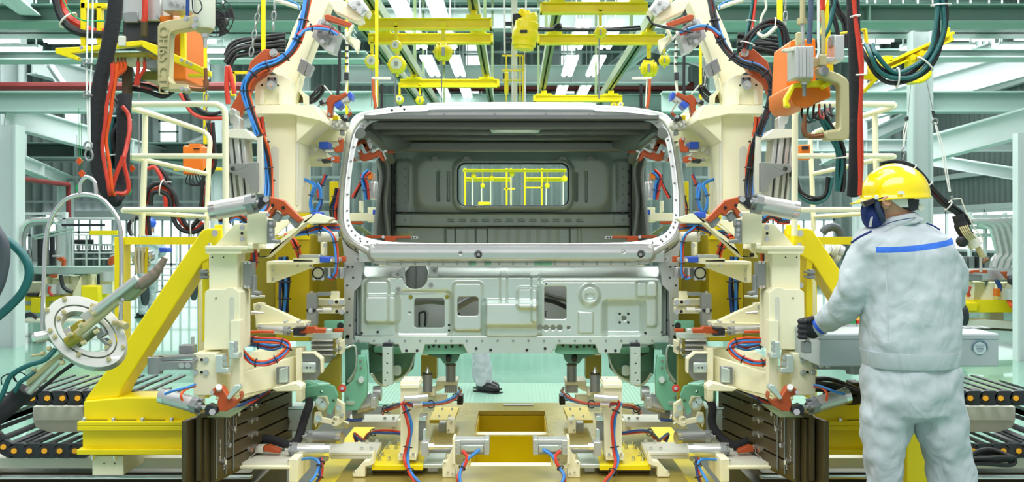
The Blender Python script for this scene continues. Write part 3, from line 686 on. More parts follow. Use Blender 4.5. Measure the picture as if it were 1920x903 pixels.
    pb(T, 'head_plate', CREAM, 310, 290, 425, 472, 4.52, .1)
    bolts(T, [(285, 380), (285, 445)], 4.55, .013); bolts(T, [(282, 413)], 4.555, .007, BLACK, 'dowel_hole')
    for x in (100, 183, 245): G().cyl((x, 484, 4.6), (x, 468, 4.6), .009, n=6).obj('bolt', CHROME, T)
    bolts(T, [(135, 778), (115, 548), (178, 548)], 4.555, .004, BLACK, 'dowel_hole')
    pp(T, 'side_bracket', GREYM, [(425, 335), (458, 335), (458, 375), (450, 378), (450, 448), (485, 450), (485, 470), (425, 470)], 4.5, .06); bolts(T, [(446, 392), (448, 420), (446, 355)], 4.495, .009)
    # strut running up to the upper clamp tip
    pp(T, 'raking_strut', CREAM, [(330, 550), (420, 550), (700, 300), (790, 330), (760, 352), (620, 352), (470, 470), (430, 540), (410, 552)], 4.9, .1)
    pp(T, 'raking_strut', CREAM, [(470, 345), (580, 330), (360, 520), (355, 548), (330, 548)], 4.88, .02)
    pc(T, 'rubber_stop', BLACK, (380, 535, 4.86), (357, 534, 4.86), .02)
    # side sensor box with the grey bracket
    pb(T, 'valve_box', CREAM, 256, 572, 300, 722, 4.66, .12); pb(T, 'valve_plate', GREYM, 287, 575, 335, 722, 4.64, .08); bolts(T, [(302, 578), (325, 578), (302, 715), (320, 715)], 4.63, .008)
    pp(T, 'valve_bracket', GREYM, [(332, 650), (352, 650), (352, 740), (382, 745), (382, 760), (332, 760)], 4.66, .05)
    pc(T, 'locator_pin', CHROME, (335, 770, 4.66), (412, 768, 4.68), .02, .01); pc(T, 'locator_pin', CHROME, (335, 860, 4.66), (402, 862, 4.68), .022, .01)
    fr('A6', 1892)
    pp(T, 'elbow_box', CREAM, [(8, 185), (130, 185), (140, 245), (140, 420), (8, 420)], 4.5, .2)
    bolts(T, [(20, 218), (80, 222), (20, 290), (80, 292)], 4.495, .014); bolts(T, [(54, 220), (54, 290)], 4.497, .007, BLACK, 'dowel_hole')
    pp(T, 'arm', CREAM, [(130, 445), (140, 305), (215, 300), (270, 300), (560, 205), (580, 205), (585, 355), (445, 385), (270, 445), (160, 452)], lambda x, y: 4.52+(x-130)*.0011, .1)
    pp(T, 'arm_pocket', LBLOCK, [(278, 350), (400, 310), (425, 312), (425, 335), (410, 348), (290, 385), (276, 372)], lambda x, y: 4.512+(x-130)*.0011, .02)
    pp(T, 'arm_top', CREAM, [(270, 215), (340, 175), (615, 155), (612, 200), (560, 205), (270, 300)], lambda x, y: 4.62+(x-130)*.0011, .1)
    pb(T, 'arm_flange', CREAM, 215, 0, 268, 400, 4.54, .06); pb(T, 'end_flange', CREAM, 580, 156, 614, 455, 4.98, .08)
    pp(T, 'end_gusset', CREAM, [(445, 382), (580, 350), (612, 370), (612, 395), (470, 398)], 4.8, .1)
    for (x, y, w, h) in ((130, 195, 72, 100), (207, 120, 50, 95)):
        pp(T, 'corner_block', MINTS, [(x, y), (x+w*.55, y), (x+w*.55, y+h*.7), (x+w, y+h*.72), (x+w, y+h), (x, y+h)], 4.47, .07)
        bolts(T, [(x+w*.72, y+h*.12), (x+w*.78, y+h*.45)], 4.48, .012)
    # stop pad and its grey clamp on the arm
    pp(T, 'arm_insert', GREYM, [(470, 262), (540, 255), (540, 355), (470, 360)], 4.86, .02); pp(T, 'arm_insert_block', MINTS, [(486, 275), (532, 262), (532, 345), (486, 348)], 4.845, .02)
    pp(T, 'end_plate', GREYM, [(612, 182), (680, 180), (722, 215), (722, 290), (690, 335), (612, 335)], 5.0, .03); pp(T, 'end_plate_rim', CREAM, [(612, 178), (682, 176), (728, 212), (728, 295), (718, 300), (716, 220), (678, 186), (612, 186)], 4.97, .05)
    pb(T, 'datum_pad', MINTS, 615, 237, 690, 293, 4.96, .03); bolts(T, [(624, 265), (680, 265)], 4.955, .009); bolts(T, [(642, 265), (660, 265)], 4.955, .005, BLACK, 'dowel_hole')
    # grey link arm on the outer side
    fr('A3', 1892)
    T2 = thing('link_arm', 'grey cast link arm with round end reaching outward from the %s jig column' % L, 'link arm', (960, 300, 4.5))
    pp(T2, 'link_bar', GREYM, [(838, 238), (920, 232), (1078, 228), (1078, 275), (930, 275), (870, 298), (838, 292)], 4.44, .05)
    pc(T2, 'link_eye', GREYM, (868, 298, 4.46), (868, 205, 4.46), .075, n=24); pc(T2, 'link_pin', CHROME, (868, 212, 4.46), (868, 200, 4.46), .04)
    pp(T2, 'link_top', GREYM, [(835, 205), (935, 205), (1010, 200), (1078, 196), (1078, 212), (930, 226), (838, 224)], 4.46, .08)
    pc(T2, 'stud', CHROME, (1078, 135, 4.5), (1078, 92, 4.5), .02); pb(T2, 'upper_lug', GREYM, 998, 140, 1080, 190, 4.56, .06); bolts(T2, [(1015, 252), (1050, 252)], 4.435, .014)
    # ---- lower clamp under the column
    fr('A6', 1892)
    T = thing('pneumatic_clamp', 'orange clamp with grey cylinder at the foot of the %s cream jig column' % L, 'clamp', (130, 530, 4.35), 'pneumatic clamps on the side jigs')
    pp(T, 'clamp_arm', ORG, [(105, 395), (130, 372), (165, 370), (205, 435), (240, 452), (268, 432), (262, 400), (272, 408), (272, 440), (235, 485), (190, 510), (150, 508), (140, 460), (150, 430), (110, 412)], 4.36, .05, bev=.004)
    pc(T, 'pivot', CHROME, (112, 402, 4.36), (112, 402, 4.33), .018); pc(T, 'pivot', CHROME, (113, 512, 4.36), (113, 512, 4.3), .03)
    pp(T, 'clevis', BLKP, [(70, 485), (88, 470), (140, 490), (145, 510), (125, 530), (72, 528)], 4.36, .06, bev=.004)
    pp(T, 'clamp_pad', MINTS, [(190, 435), (235, 365), (262, 358), (272, 380), (232, 420), (208, 445)], 4.34, .04)
    pc(T, 'roller', WHITE, (150, 382, 4.36), (150, 372, 4.34), .03)
    fr('A3', 1892)
    cylinder(T, (905, 420, 4.4), (1150, 490, 4.36), .078)
    bundle('hose', '', [(920, 412, 4.33), (990, 390, 4.32), (1060, 368, 4.4), (1090, 360, 4.45)], [BLUE], .009, T=T)
    bundle('hose', '', [(1020, 450, 4.32), (1015, 410, 4.32), (1050, 378, 4.4), (1090, 370, 4.45)], [ORH], .009, T=T)
    # ---- upper clamp
    fr('A5', 1891)
    T = thing('pneumatic_clamp', 'large orange clamp with silver cylinder on top of the %s cream jig column' % L, 'clamp', (400, 330, 4.4), 'pneumatic clamps on the side jigs')
    cylinder(T, (110, 288, 4.42), (395, 235, 4.42), .092)
    pp(T, 'clevis', BLKP, [(375, 205), (430, 200), (442, 230), (400, 255), (378, 280), (372, 250)], 4.4, .05, bev=.004); pc(T, 'pivot', CHROME, (418, 220, 4.4), (418, 220, 4.35), .03)
    pp(T, 'clamp_arm', ORG, [(440, 205), (515, 225), (622, 335), (600, 355), (535, 302), (512, 315), (497, 290), (470, 275), (440, 330), (412, 312), (458, 258), (432, 240)], 4.4, .05, bev=.004)
    pp(T, 'spacer_block', GREYM, [(448, 320), (480, 288), (508, 312), (480, 350)], 4.42, .05); pc(T, 'pivot', CHROME, (428, 308, 4.4), (428, 308, 4.36), .02)
    pp(T, 'clamp_pad', GREYM, [(540, 335), (560, 312), (605, 350), (580, 385)], 4.42, .06)
    bolts(T, [(515, 268), (455, 255)], 4.395, .008, BLACK, 'arm_hole')
    bundle('hose_bundle', 'blue and orange air hoses bunched behind the upper clamp cylinder, %s side' % L, [(150, 345, 4.6), (200, 340, 4.62), (250, 315, 4.62), (300, 345, 4.65), (330, 380, 4.66)], [BLUE, ORH, BLACK, RED], .008, (.3, .7))
    # ---- tower with overhead arm
    fr('A4', 1909)
    T = thing('jig_tower', 'tall cream jig tower with deck plate and diagonal overhead arm, %s of the cab' % L, 'jig tower', (500, 2300, 5.4))
    pb(T, 'tower_post', CREAM, 412, 640, 600, 1195, 5.2, .3, .006)
    pp(T, 'post_pocket', LBLOCK, rrect(445, 825, 490, 1150, 20), 5.195, .01); pb(T, 'post_strip', LBLOCK, 585, 640, 600, 1160, 5.19, .02)
    pp(T, 'deck_plate', CREAM, [(355, 595), (540, 590), (690, 590), (725, 650), (725, 680), (540, 640), (355, 640)], 5.1, .5)
    pp(T, 'deck_gusset', CREAM, [(590, 650), (722, 668), (722, 680), (590, 800)], 5.15, .3)
    pp(T, 'deck_gusset', CREAM, [(412, 645), (365, 645), (412, 690)], 5.25, .1)
    pp(T, 'hinge_block', CREAM, [(355, 590), (355, 465), (400, 422), (520, 425), (560, 450), (560, 590)], 5.15, .12)
    pp(T, 'hinge_rib', CREAM, [(380, 590), (390, 510), (405, 500), (410, 590)], 5.12, .04); pp(T, 'hinge_rib', CREAM, [(490, 590), (488, 505), (510, 500), (520, 590)], 5.12, .04)
    pb(T, 'hinge_plate', GREYM, 424, 433, 478, 475, 5.14, .02); pc(T, 'hinge_pin', CHROME, (446, 480, 5.15), (446, 480, 5.08), .055, .05); bolts(T, [(446, 482)], 5.08, .012); bolts(T, [(432, 443), (468, 443), (395, 480), (485, 482)], 5.135, .006, BLACK, 'dowel_hole')
    pp(T, 'overhead_arm', CREAM, [(450, 405), (520, 300), (560, 180), (640, 0), (660, -60), (830, -60), (770, 20), (700, 200), (650, 330), (602, 430), (572, 590), (500, 590), (548, 450)], 5.3, .14, bev=.006)
    pp(T, 'arm_rib', CREAM, [(600, 440), (612, 440), (575, 590), (563, 590)], 5.27, .1)
    pp(T, 'arm_stay', CREAM, [(600, 500), (640, 530), (640, 590), (628, 590), (625, 548), (600, 515)], 5.3, .1); pb(T, 'stay_foot', GREYM, 622, 598, 695, 612, 5.22, .1)
    pp(T, 'arm_window', DARKM, [(600, 505), (635, 535), (628, 580), (572, 582)], 5.36, .01)
    for (q) in (((615, 325), (655, 350), (630, 425), (592, 398)), ((655, 350), (685, 372), (655, 435), (635, 418))): pp(T, 'sensor_block', GREYM, q, 5.24, .06)
    pp(T, 'valve_block', ALU, [(712, 110), (725, 100), (805, 150), (835, 185), (800, 300), (755, 285), (675, 205)], 5.22, .1); pp(T, 'valve_cover', GREYM, [(700, 195), (730, 120), (800, 160), (770, 250)], 5.2, .03)
    bolts(T, [(735, 235), (720, 165), (790, 200), (745, 120)], 5.19, .014)
    for (q) in (((770, 0), (850, 0), (950, 60), (960, 110), (930, 120), (800, 60)), ((850, -20), (950, -20), (1000, 50), (985, 85), (880, 10))): pp(T, 'head_block', CREAM, q, 5.2, .12)
    pp(T, 'head_mount', ALU, [(870, 20), (930, -5), (975, 30), (990, 60), (950, 85)], 5.17, .05); bolts(T, [(940, 15), (915, 45), (970, 55)], 5.165, .012)
    pp(T, 'overhead_clamp', ORG, [(745, 85), (770, 80), (905, 130), (900, 150), (860, 145), (750, 110)], 5.15, .05)
    pp(T, 'overhead_finger', CREAM, [(898, 140), (912, 135), (880, 210), (866, 205)], 5.15, .04); pc(T, 'overhead_rod', CHROME, (835, 190, 5.2), (935, 285, 5.2), .014)
    pp(T, 'finger_block', CREAM, [(875, 195), (945, 225), (940, 265), (930, 300), (905, 250), (870, 215)], 5.18, .05)
    # orange linkage plate and the big lifting cylinder
    T = thing('lifting_linkage', 'large orange linkage plate beside the hinge of the %s cream overhead arm' % L, 'linkage plate', (240, 655, 5.05))
    pp(T, 'linkage_plate', ORG, [(330, 345), (408, 275), (460, 280), (484, 292), (478, 325), (440, 400), (352, 465), (300, 590), (268, 662), (215, 610), (290, 470)], 5.08, .05, bev=.004)
    bolts(T, [(460, 298)], 5.075, .022); pc(T, 'joint_pin', CHROME, (418, 385, 5.08), (418, 385, 5.05), .03)
    T = thing('lifting_cylinder', 'big ribbed aluminium lifting cylinder with clevis beside the %s jig tower' % L, 'cylinder', (300, 1260, 4.95))
    pp(T, 'clevis', ALU, [(210, 640), (212, 615), (228, 608), (246, 618), (248, 650), (270, 665), (270, 700), (265, 725), (232, 725), (230, 700), (212, 690)], 4.95, .08, bev=.004)
    pc(T, 'clevis_pin', CHROME, (228, 632, 4.95), (228, 632, 4.9), .034); bolts(T, [(228, 632)], 4.9, .012)
    fr('A5', 1909)
    for k, (x, w) in enumerate(((186, 26), (216, 28), (250, 30), (286, 26))):
        pp(T, 'barrel_rib', ALU, [(x-20, -160), (x-20+w, -160), (x+22+w*.7, 225), (x+22, 225)], 4.93+.02*(k % 2), .14, bev=.004)
    pp(T, 'top_cap', LBLOCK, [(165, -175), (300, -175), (338, -140), (340, -120), (170, -130)], 4.9, .2)
    pp(T, 'trunnion_plate', GREYM, [(195, 50), (202, 28), (225, 20), (365, 12), (365, 180), (325, 175), (325, 145), (305, 108), (220, 70), (200, 68)], 4.88, .05, [circ(230, 50, 14)]); pb(T, 'trunnion_stub', BLKP, 172, 42, 200, 92, 4.9, .04)
    pb(T, 'trunnion_flange', LBLOCK, 365, -140, 398, 190, 5.0, .1)
    # ---- rear bodies: yellow columns and olive panels beside the cab
    fr('Z3', 1909)
    T = thing('rear_jig_frame', 'yellow and olive plate column standing behind the %s jig tower' % L, 'jig frame', (300, 1900, 5.7))
    pb(T, 'front_panel', YELD, 180, 300, 500, 1300, 5.55, .25); pp(T, 'panel_edge', YEL, [(180, 320), (505, 290), (505, 345), (490, 345), (180, 345)], 5.54, .02)
    pp(T, 'side_panel', OLIVE, [(495, 300), (820, 330), (820, 1300), (495, 1300)], 5.9, .05); pb(T, 'low_panel', OLIVE, -190, 430, 178, 1300, 5.6, .1)
    pb(T, 'upper_panel', YEL, 382, -200, 505, 300, 5.8, .1); pb(T, 'upper_panel', YEL, 690, -200, 770, 160, 5.9, .05)
    pb(T, 'edge_strip', YELD, 760, 700, 830, 900, 5.75, .02)
    # shelf brackets holding the clamps
    T = thing('clamp_bracket', 'cream triangular shelf bracket holding the lower blue tipped locator, %s of the cab' % L, 'bracket', (110, 750, 5.2))
    pp(T, 'bracket_web', CREAM, [(105, 575), (108, 750), (160, 752), (530, 610), (530, 575)], 5.2, .02); pb(T, 'bracket_back', CREAM, 100, 552, 140, 752, 5.16, .2)
    pp(T, 'bracket_shelf', CREAM, [(105, 550), (350, 550), (350, 520), (530, 520), (715, 530), (715, 552), (525, 580), (105, 580)], 5.12, .18)
    bolts(T, [(152, 630), (152, 718)], 5.19, .014); bolts(T, [(142, 675)], 5.195, .008, BLACK, 'dowel_hole')
    for x in (392, 510): G().cyl((x, 580, 5.14), (x, 602, 5.14), .007, n=6).obj('bolt', CHROME, T)
    pb(T, 'top_rail', ALU, 403, 488, 605, 518, 5.12, .08); pb(T, 'locator_block', BLUEP, 597, 508, 692, 562, 5.1, .12, .004)
    pb(T, 'locator_bar', ALU, 695, 515, 790, 552, 5.14, .06); pb(T, 'locator_tip', ORG, 785, 500, 835, 558, 5.2, .05)
    T = thing('compact_cylinder', 'square compact air cylinder with round vented end under the %s blue locator' % L, 'cylinder', (600, 730, 5.3))
    pb(T, 'end_face', ALU, 532, 605, 640, 728, 5.28, .03, .006); pb(T, 'body', GREYM, 640, 612, 815, 705, 5.3, .1); pc(T, 'piston_cover', LBLOCK, (583, 660, 5.28), (583, 660, 5.255), .088, n=28)
    G().torus(W(583, 660, 5.262), .027, .003).obj('retaining_ring', BLACK, T); bolts(T, [(548, 620), (625, 620), (548, 712), (625, 712)], 5.275, .014)
    for x in (680, 735, 790): pb(T, 'body_rib', CHROME, x, 606, x+22, 712, 5.28, .04)
    T = thing('clamp_bracket', 'cream wedge bracket with blue pad above the lower shelf bracket, %s side' % L, 'bracket', (400, 230, 5.2))
    pp(T, 'bracket_web', CREAM, [(430, 135), (530, 100), (600, 140), (745, 170), (745, 188), (560, 195), (440, 200), (300, 290), (180, 330), (400, 210)], 5.15, .06); pb(T, 'locator_block', BLUEP, 527, 84, 608, 140, 5.1, .1, .004)
    pb(T, 'guide_rod', ALU, 600, 135, 720, 168, 5.15, .05); pb(T, 'locator_tip', ORG, 595, 195, 770, 222, 5.2, .04)
    pc(T, 'lower_cylinder', LBLOCK, (590, 320, 5.35), (770, 318, 5.35), .10, n=22); pb(T, 'cylinder_bracket', CREAM, 607, 370, 640, 500, 5.5, .1); bolts(T, [(650, 400), (600, 300), (600, 350)], 5.3, .015)
    # ---- big round horizontal guide tubes between tower and cab
    fr('Z5', 1909)
    T = thing('clamp_carrier', 'cream plate carrier with round tubes above the cab corner, %s side' % L, 'jig carrier', (200, 800, 5.5))
    pp(T, 'carrier_plate', CREAM, [(90, 300), (210, 250), (350, 265), (430, 340), (470, 470), (460, 580), (200, 590), (80, 620), (75, 420)], 5.6, .12)
    pp(T, 'carrier_web', CREAM, [(80, 620), (210, 620), (310, 740), (310, 755), (110, 760), (110, 700), (80, 690)], 5.5, .1); bolts(T, [(94, 638), (178, 670), (128, 700)], 5.49, .018)
    pb(T, 'locator_block', BLUEP, 212, 588, 310, 662, 5.42, .12, .004); pb(T, 'carrier_shelf', CREAM, 110, 588, 430, 625, 5.55, .12)
    pc(T, 'guide_tube', LBLOCK, (-20, 684, 5.55), (135, 684, 5.55), .115, n=26); pc(T, 'guide_tube', LBLOCK, (-20, 782, 5.6), (345, 790, 5.6), .125, n=26)
    for x, y in ((135, 437), (165, 425), (135, 500), (180, 490), (155, 430), (170, 510)): bolts(T, [(x, y)], 5.59, .01)
    pp(T, 'probe_block', LBLOCK, [(350, 360), (490, 360), (500, 420), (470, 460), (350, 460)], 5.45, .1); pb(T, 'probe_pad', YEL, 352, 312, 410, 358, 5.44, .08); bolts(T, [(370, 385), (400, 410), (370, 430), (430, 385), (455, 425)], 5.44, .016)
    pb(T, 'probe_stub', GREYM, 428, 470, 466, 518, 5.47, .05)
    fr('Z5', 1918)
    T = thing('pneumatic_clamp', 'orange clamp with two blue pads above the roof corner, %s end of the cab' % L, 'clamp', (320, 330, 5.35), 'pneumatic clamps on the side jigs')
    pp(T, 'clamp_arm', ORG, [(270, 165), (330, 100), (360, 95), (400, 108), (490, 65), (508, 100), (430, 150), (375, 185), (360, 205), (345, 325), (320, 335), (296, 320), (300, 215), (285, 190)], 5.35, .05, bev=.004)
    pp(T, 'clevis', BLKP, [(210, 170), (250, 140), (290, 150), (285, 185), (225, 208)], 5.34, .06); pc(T, 'pivot', CHROME, (270, 155, 5.34), (270, 155, 5.3), .045); pc(T, 'pivot', CHROME, (320, 303, 5.35), (320, 303, 5.32), .03)
    pp(T, 'blue_pad', BLUEP, [(360, 200), (432, 155), (460, 200), (405, 250)], 5.32, .1, bev=.005); pp(T, 'blue_pad', BLUEP, [(505, 80), (545, 62), (556, 100), (545, 155), (520, 140)], 5.32, .1, bev=.005)
    pp(T, 'pad_holder', ALU, [(440, 160), (520, 108), (540, 150), (500, 180), (490, 165), (450, 190)], 5.33, .05); pc(T, 'stay_rod', WHITE, (490, 180, 5.35), (552, 275, 5.45), .016)
    pc(T, 'stay_rod', WHITE, (265, 0, 5.35), (345, 95, 5.35), .014); pc(T, 'stay_rod', GREYM, (190, 240, 5.35), (225, 195, 5.35), .016)
    T = thing('pneumatic_clamp', 'black jawed clamp tip touching the upper roof corner, %s end of the cab' % L, 'clamp', (490, 370, 5.4), 'pneumatic clamps on the side jigs')
    pp(T, 'clevis', BLKP, [(430, 345), (470, 310), (510, 315), (512, 370), (470, 375)], 5.38, .06); pc(T, 'pivot', CHROME, (492, 325, 5.38), (492, 325, 5.34), .04); pp(T, 'clamp_arm', ORG, [(505, 305), (540, 278), (555, 282), (515, 330)], 5.4, .04)
    T = thing('pneumatic_clamp', 'brown double lever clamp gripping the windscreen pillar, %s end of the cab' % L, 'clamp', (380, 700, 5.35), 'pneumatic clamps on the side jigs')
    pp(T, 'clamp_arm', ORG, [(404, 548), (430, 538), (458, 552), (458, 600), (448, 690), (380, 700), (366, 655), (425, 620)], 5.38, .05); pc(T, 'pivot', CHROME, (430, 557, 5.38), (430, 557, 5.34), .028)
    pp(T, 'clamp_arm', ORG, [(290, 762), (375, 735), (418, 740), (418, 800), (370, 805), (330, 775), (292, 778)], 5.38, .05); pc(T, 'pivot', CHROME, (358, 765, 5.38), (358, 765, 5.34), .034)
    pp(T, 'clevis', BLKP, [(235, 768), (290, 765), (330, 785), (330, 800), (250, 812)], 5.38, .06); pc(T, 'rod', CHROME, (280, 685, 5.38), (370, 685, 5.38), .034); pc(T, 'rod', GREYM, (200, 775, 5.38), (240, 780, 5.38), .03)
    T = thing('pneumatic_clamp', 'brown hooked clamp seen through the upper windscreen opening, %s end of the cab' % L, 'clamp', (700, 690, 5.9), 'pneumatic clamps on the side jigs')
    pp(T, 'clamp_arm', ORG, [(550, 615), (640, 575), (690, 562), (720, 600), (758, 665), (705, 692), (665, 610), (640, 608), (550, 668)], 5.85, .05)
    pp(T, 'notched_plate', ALU, [(706, 578), (745, 555), (756, 562), (750, 580), (762, 584), (760, 600), (772, 606), (768, 620), (778, 626), (762, 645), (775, 655), (740, 665)], 5.8, .03); pp(T, 'cover_plate', GREYM, [(570, 575), (650, 540), (668, 560), (600, 595)], 5.84, .03)
    T = thing('pneumatic_clamp', 'brown stepped clamp reaching in to the rear pillar, %s end of the cab' % L, 'clamp', (760, 780, 5.9), 'pneumatic clamps on the side jigs')
    pp(T, 'clamp_arm', ORG, [(612, 690), (630, 668), (652, 672), (660, 700), (690, 715), (745, 695), (765, 705), (830, 672), (862, 690), (900, 775), (870, 790), (835, 735), (760, 765), (690, 790), (650, 785), (640, 740)], 5.8, .05)
    pc(T, 'pivot', CHROME, (629, 684, 5.8), (629, 684, 5.76), .034); pp(T, 'clamp_pad', ALU, [(755, 690), (835, 648), (852, 662), (770, 708)], 5.78, .03); pp(T, 'clamp_pad', ALU, [(868, 690), (910, 670), (925, 685), (890, 705), (918, 765), (905, 775)], 5.78, .03)
    pb(T, 'tip_bar', ORG, 925, 682, 1000, 704, 6.0, .03); pp(T, 'rear_arm', ORG, [(535, 750), (600, 752), (602, 790), (540, 790)], 5.85, .05); pb(T, 'rear_pad', ALU, 590, 740, 640, 785, 5.82, .03)
    fr('B3', 1918)
    T = thing('locator_bar', 'flat brown locator bar lying across the windscreen sill, %s end of the cab' % L, 'locator', (330, 738, 5.9))
    pb(T, 'bar', ORG, 186, 708, 272, 722, 5.9, .03); pb(T, 'bar', ORG, 270, 711, 425, 724, 5.9, .03); pb(T, 'bar_block', ORG, 284, 722, 345, 738, 5.88, .05); pb(T, 'tip_plate', ALU, 423, 712, 462, 726, 5.88, .03); bolts(T, [(433, 719), (447, 719)], 5.875, .005, BLACK, 'tip_hole'); pc(T, 'pivot', CHROME, (278, 716, 5.9), (278, 716, 5.87), .02)
    T = thing('guide_cylinder', 'grey upright air cylinder seen through the windscreen opening, %s side' % L, 'cylinder', (232, 540, 7.1))
    pc(T, 'barrel', ALU, (232, 520, 7.1), (232, 425, 7.1), .085, prof=[(0, .8), (.08, 1), (.9, 1), (1, .8)]); pc(T, 'rod', CHROME, (232, 425, 7.1), (235, 380, 7.1), .02)
    pb(T, 'bracket', CREAM, 90, 590, 230, 632, 7.0, .1); pb(T, 'upright', CREAM, 150, 525, 162, 585, 7.0, .1); pb(T, 'outer_bracket', CREAM, 196, 560, 250, 640, 7.2, .1); pb(T, 'tip', BLUEP, 222, 572, 250, 598, 6.95, .06)
    pp(T, 'wedge', TRACKG, [(120, 655), (150, 655), (215, 700), (185, 706)], 7.0, .05); pb(T, 'lower_arm', ORG, 105, 634, 170, 648, 7.0, .05)
    pb(T, 'back_post', CREAM, 255, 280, 300, 900, 7.6, .1); pb(T, 'amber_sensor', ORANGE, 195, 375, 218, 412, 7.0, .06)
    bundle('hose_bundle', 'red and blue air hoses seen through the windscreen opening, %s side' % L, [(205, 365, 7.0), (175, 400, 7.0), (185, 450, 7.0), (195, 520, 7.0)], [BLUE, NAVY, RED], .014, (.4, .8))
    bundle('hose_bundle', 'dark red hose crossing behind the windscreen pillar, %s side' % L, [(168, 385, 7.05), (160, 430, 7.05), (118, 510, 7.05)], [RED, BLACK], .013, (.5,))
    # ---- lower middle clamps
    fr('Z4', 1909)
    T = thing('clamp_bracket', 'cream raking plate bracket under the horizontal clamp, %s of the cab' % L, 'bracket', (250, 420, 5.1))
    pp(T, 'bracket_web', CREAM, [(20, 170), (60, 155), (135, 158), (140, 180), (285, 235), (520, 345), (575, 360), (575, 420), (50, 420), (50, 330)], 5.1, .05)
    pp(T, 'bracket_shelf', CREAM, [(50, 378), (575, 362), (575, 420), (80, 440)], 5.05, .18); 
    for x in (360, 500): pb(T, 'shelf_nut', ALU, x-16, 345, x+16, 368, 5.05, .05)
    bolts(T, [(80, 200)], 5.09, .02)
    T = thing('pneumatic_clamp', 'orange horizontal clamp with silver cylinder low beside the firewall, %s end' % L, 'clamp', (400, 500, 5.0), 'pneumatic clamps on the side jigs')
    cylinder(T, (85, 430, 5.0), (460, 455, 5.0), .078)
    pp(T, 'clevis', BLKP, [(448, 420), (570, 415), (570, 440), (520, 445), (515, 475), (570, 480), (570, 505), (448, 498)], 4.97, .08); pp(T, 'clamp_arm', ORG, [(512, 445), (580, 435), (585, 408), (680, 405), (690, 425), (785, 425), (790, 475), (515, 475)], 4.98, .06, bev=.004)
    pb(T, 'clamp_pad', MINTS, 790, 430, 850, 470, 5.0, .05); pb(T, 'mount_bar', CREAM, 445, 475, 650, 518, 5.02, .08); pb(T, 'mount_bar', MINTS, 640, 480, 945, 530, 5.05, .08)
    pb(T, 'clamp_tip', ORG, 880, 430, 975, 468, 5.2, .05); pb(T, 'knuckle', CHROME, 585, 375, 625, 410, 5.0, .06)
    T = thing('locator_post', 'grey flat locator post with two side pins beside the firewall, %s end' % L, 'locator', (640, 390, 5.2))
    pb(T, 'post', GREYM, 590, 55, 695, 395, 5.2, .06); pb(T, 'top_bar', GREYM, 690, 45, 830, 82, 5.22, .06); pc(T, 'locator_pin', CHROME, (700, 232, 5.2), (865, 230, 5.2), .04); pc(T, 'cap', LBLOCK, (770, 230, 5.2), (855, 230, 5.2), .048); pc(T, 'top_stud', CHROME, (645, 58, 5.22), (645, 30, 5.22), .025)
    for x in (605, 668): bolts(T, [(x, 235)], 5.195, .012, BLACK, 'post_hole')
    bolts(T, [(635, 235)], 5.19, .018); pb(T, 'back_block', MINT, 775, 345, 972, 428, 5.3, .05); bolts(T, [(950, 397)], 5.295, .024, BLACK, 'post_hole')
    pb(T, 'side_bar', CREAM, 695, 115, 975, 185, 5.3, .06); pb(T, 'side_bar', CREAM, 720, 200, 975, 268, 5.32, .06); bolts(T, [(850, 148), (962, 148), (962, 248)], 5.295, .02); bolts(T, [(908, 146), (912, 246)], 5.295, .012, BLACK, 'post_hole'); pb(T, 'side_bar', CREAM, 840, 35, 930, 110, 5.34, .04)
    T = thing('ribbed_cylinder', 'wide ribbed aluminium cylinder block beside the lower door pillar, %s end' % L, 'cylinder', (760, 760, 5.3))
    for i in range(7): pb(T, 'barrel_rib', (ALU, GREYM)[i % 2], 638, 545+i*25, 870, 566+i*25, 5.25+.015*(i % 2), .14, .003)
    for x in (872, 900, 935): pb(T, 'end_block', OLIVE if x < 900 else CREAM, x, 530+(x-872)*.5, x+26, 700, 5.27, .12)
    pb(T, 'lower_bar', ALU, 700, 715, 870, 790, 5.35, .08); bolts(T, [(915, 560), (950, 630), (905, 650)], 5.265, .014)
    # ---- hose coil on the arm
    bundle('hose_coil', 'coil of orange and blue air hoses lying on the %s lower jig arm' % L, [(-90, 520, 4.85), (60, 545, 4.72), (250, 550, 4.7), (370, 580, 4.7), (390, 640, 4.68), (300, 730, 4.66), (150, 790, 4.64), (20, 780, 4.64), (-60, 700, 4.68), (-120, 620, 4.75)], [ORH, ORH, BLUE, BLUE, RED], .0085, (.1, .3, .45, .6, .75))
    bundle('hose_coil', 'inner loop of blue and red hoses inside the %s orange hose coil' % L, [(-90, 580, 4.8), (60, 600, 4.75), (220, 630, 4.75), (330, 600, 4.75), (290, 560, 4.78), (100, 570, 4.8), (-60, 560, 4.82)], [BLUE, RED, BLUE], .0085, (.2, .5))
    pt(None, 'orange_hose', ORH, [(0, 462, 4.9), (120, 460, 4.9), (245, 462, 4.9)], .006); tag(bpy.data.objects[[o.name for o in COL.objects][-1]], 'short orange hose plugged into the low horizontal cylinder, %s side' % L, 'hose'); 
    # ---- plates, mint lever clamp and cylinders under the arm
    fr('A6', 1909)
    T = thing('lever_clamp', 'mint green lever clamp with round holes under the %s cab corner' % L, 'clamp', (720, 600, 5.2), 'pneumatic clamps on the side jigs')
    pp(T, 'mount_plate', MINT, [(612, 340), (640, 345), (700, 365), (700, 450), (612, 460)], 5.22, .05)
    pp(T, 'lever', MINT, [(640, 372), (760, 362), (790, 372), (812, 425), (775, 528), (752, 510), (768, 462), (755, 420), (640, 428)], 5.18, .04, [circ(722, 400, 9), circ(790, 448, 9)])
    pp(T, 'link_plate', CREAM, [(685, 518), (715, 515), (722, 545), (775, 555), (790, 540), (818, 545), (820, 575), (795, 592), (770, 578), (700, 568), (690, 600), (680, 570)], 5.15, .03, [circ(788, 575, 9), rrect(786, 545, 812, 560, 5)])
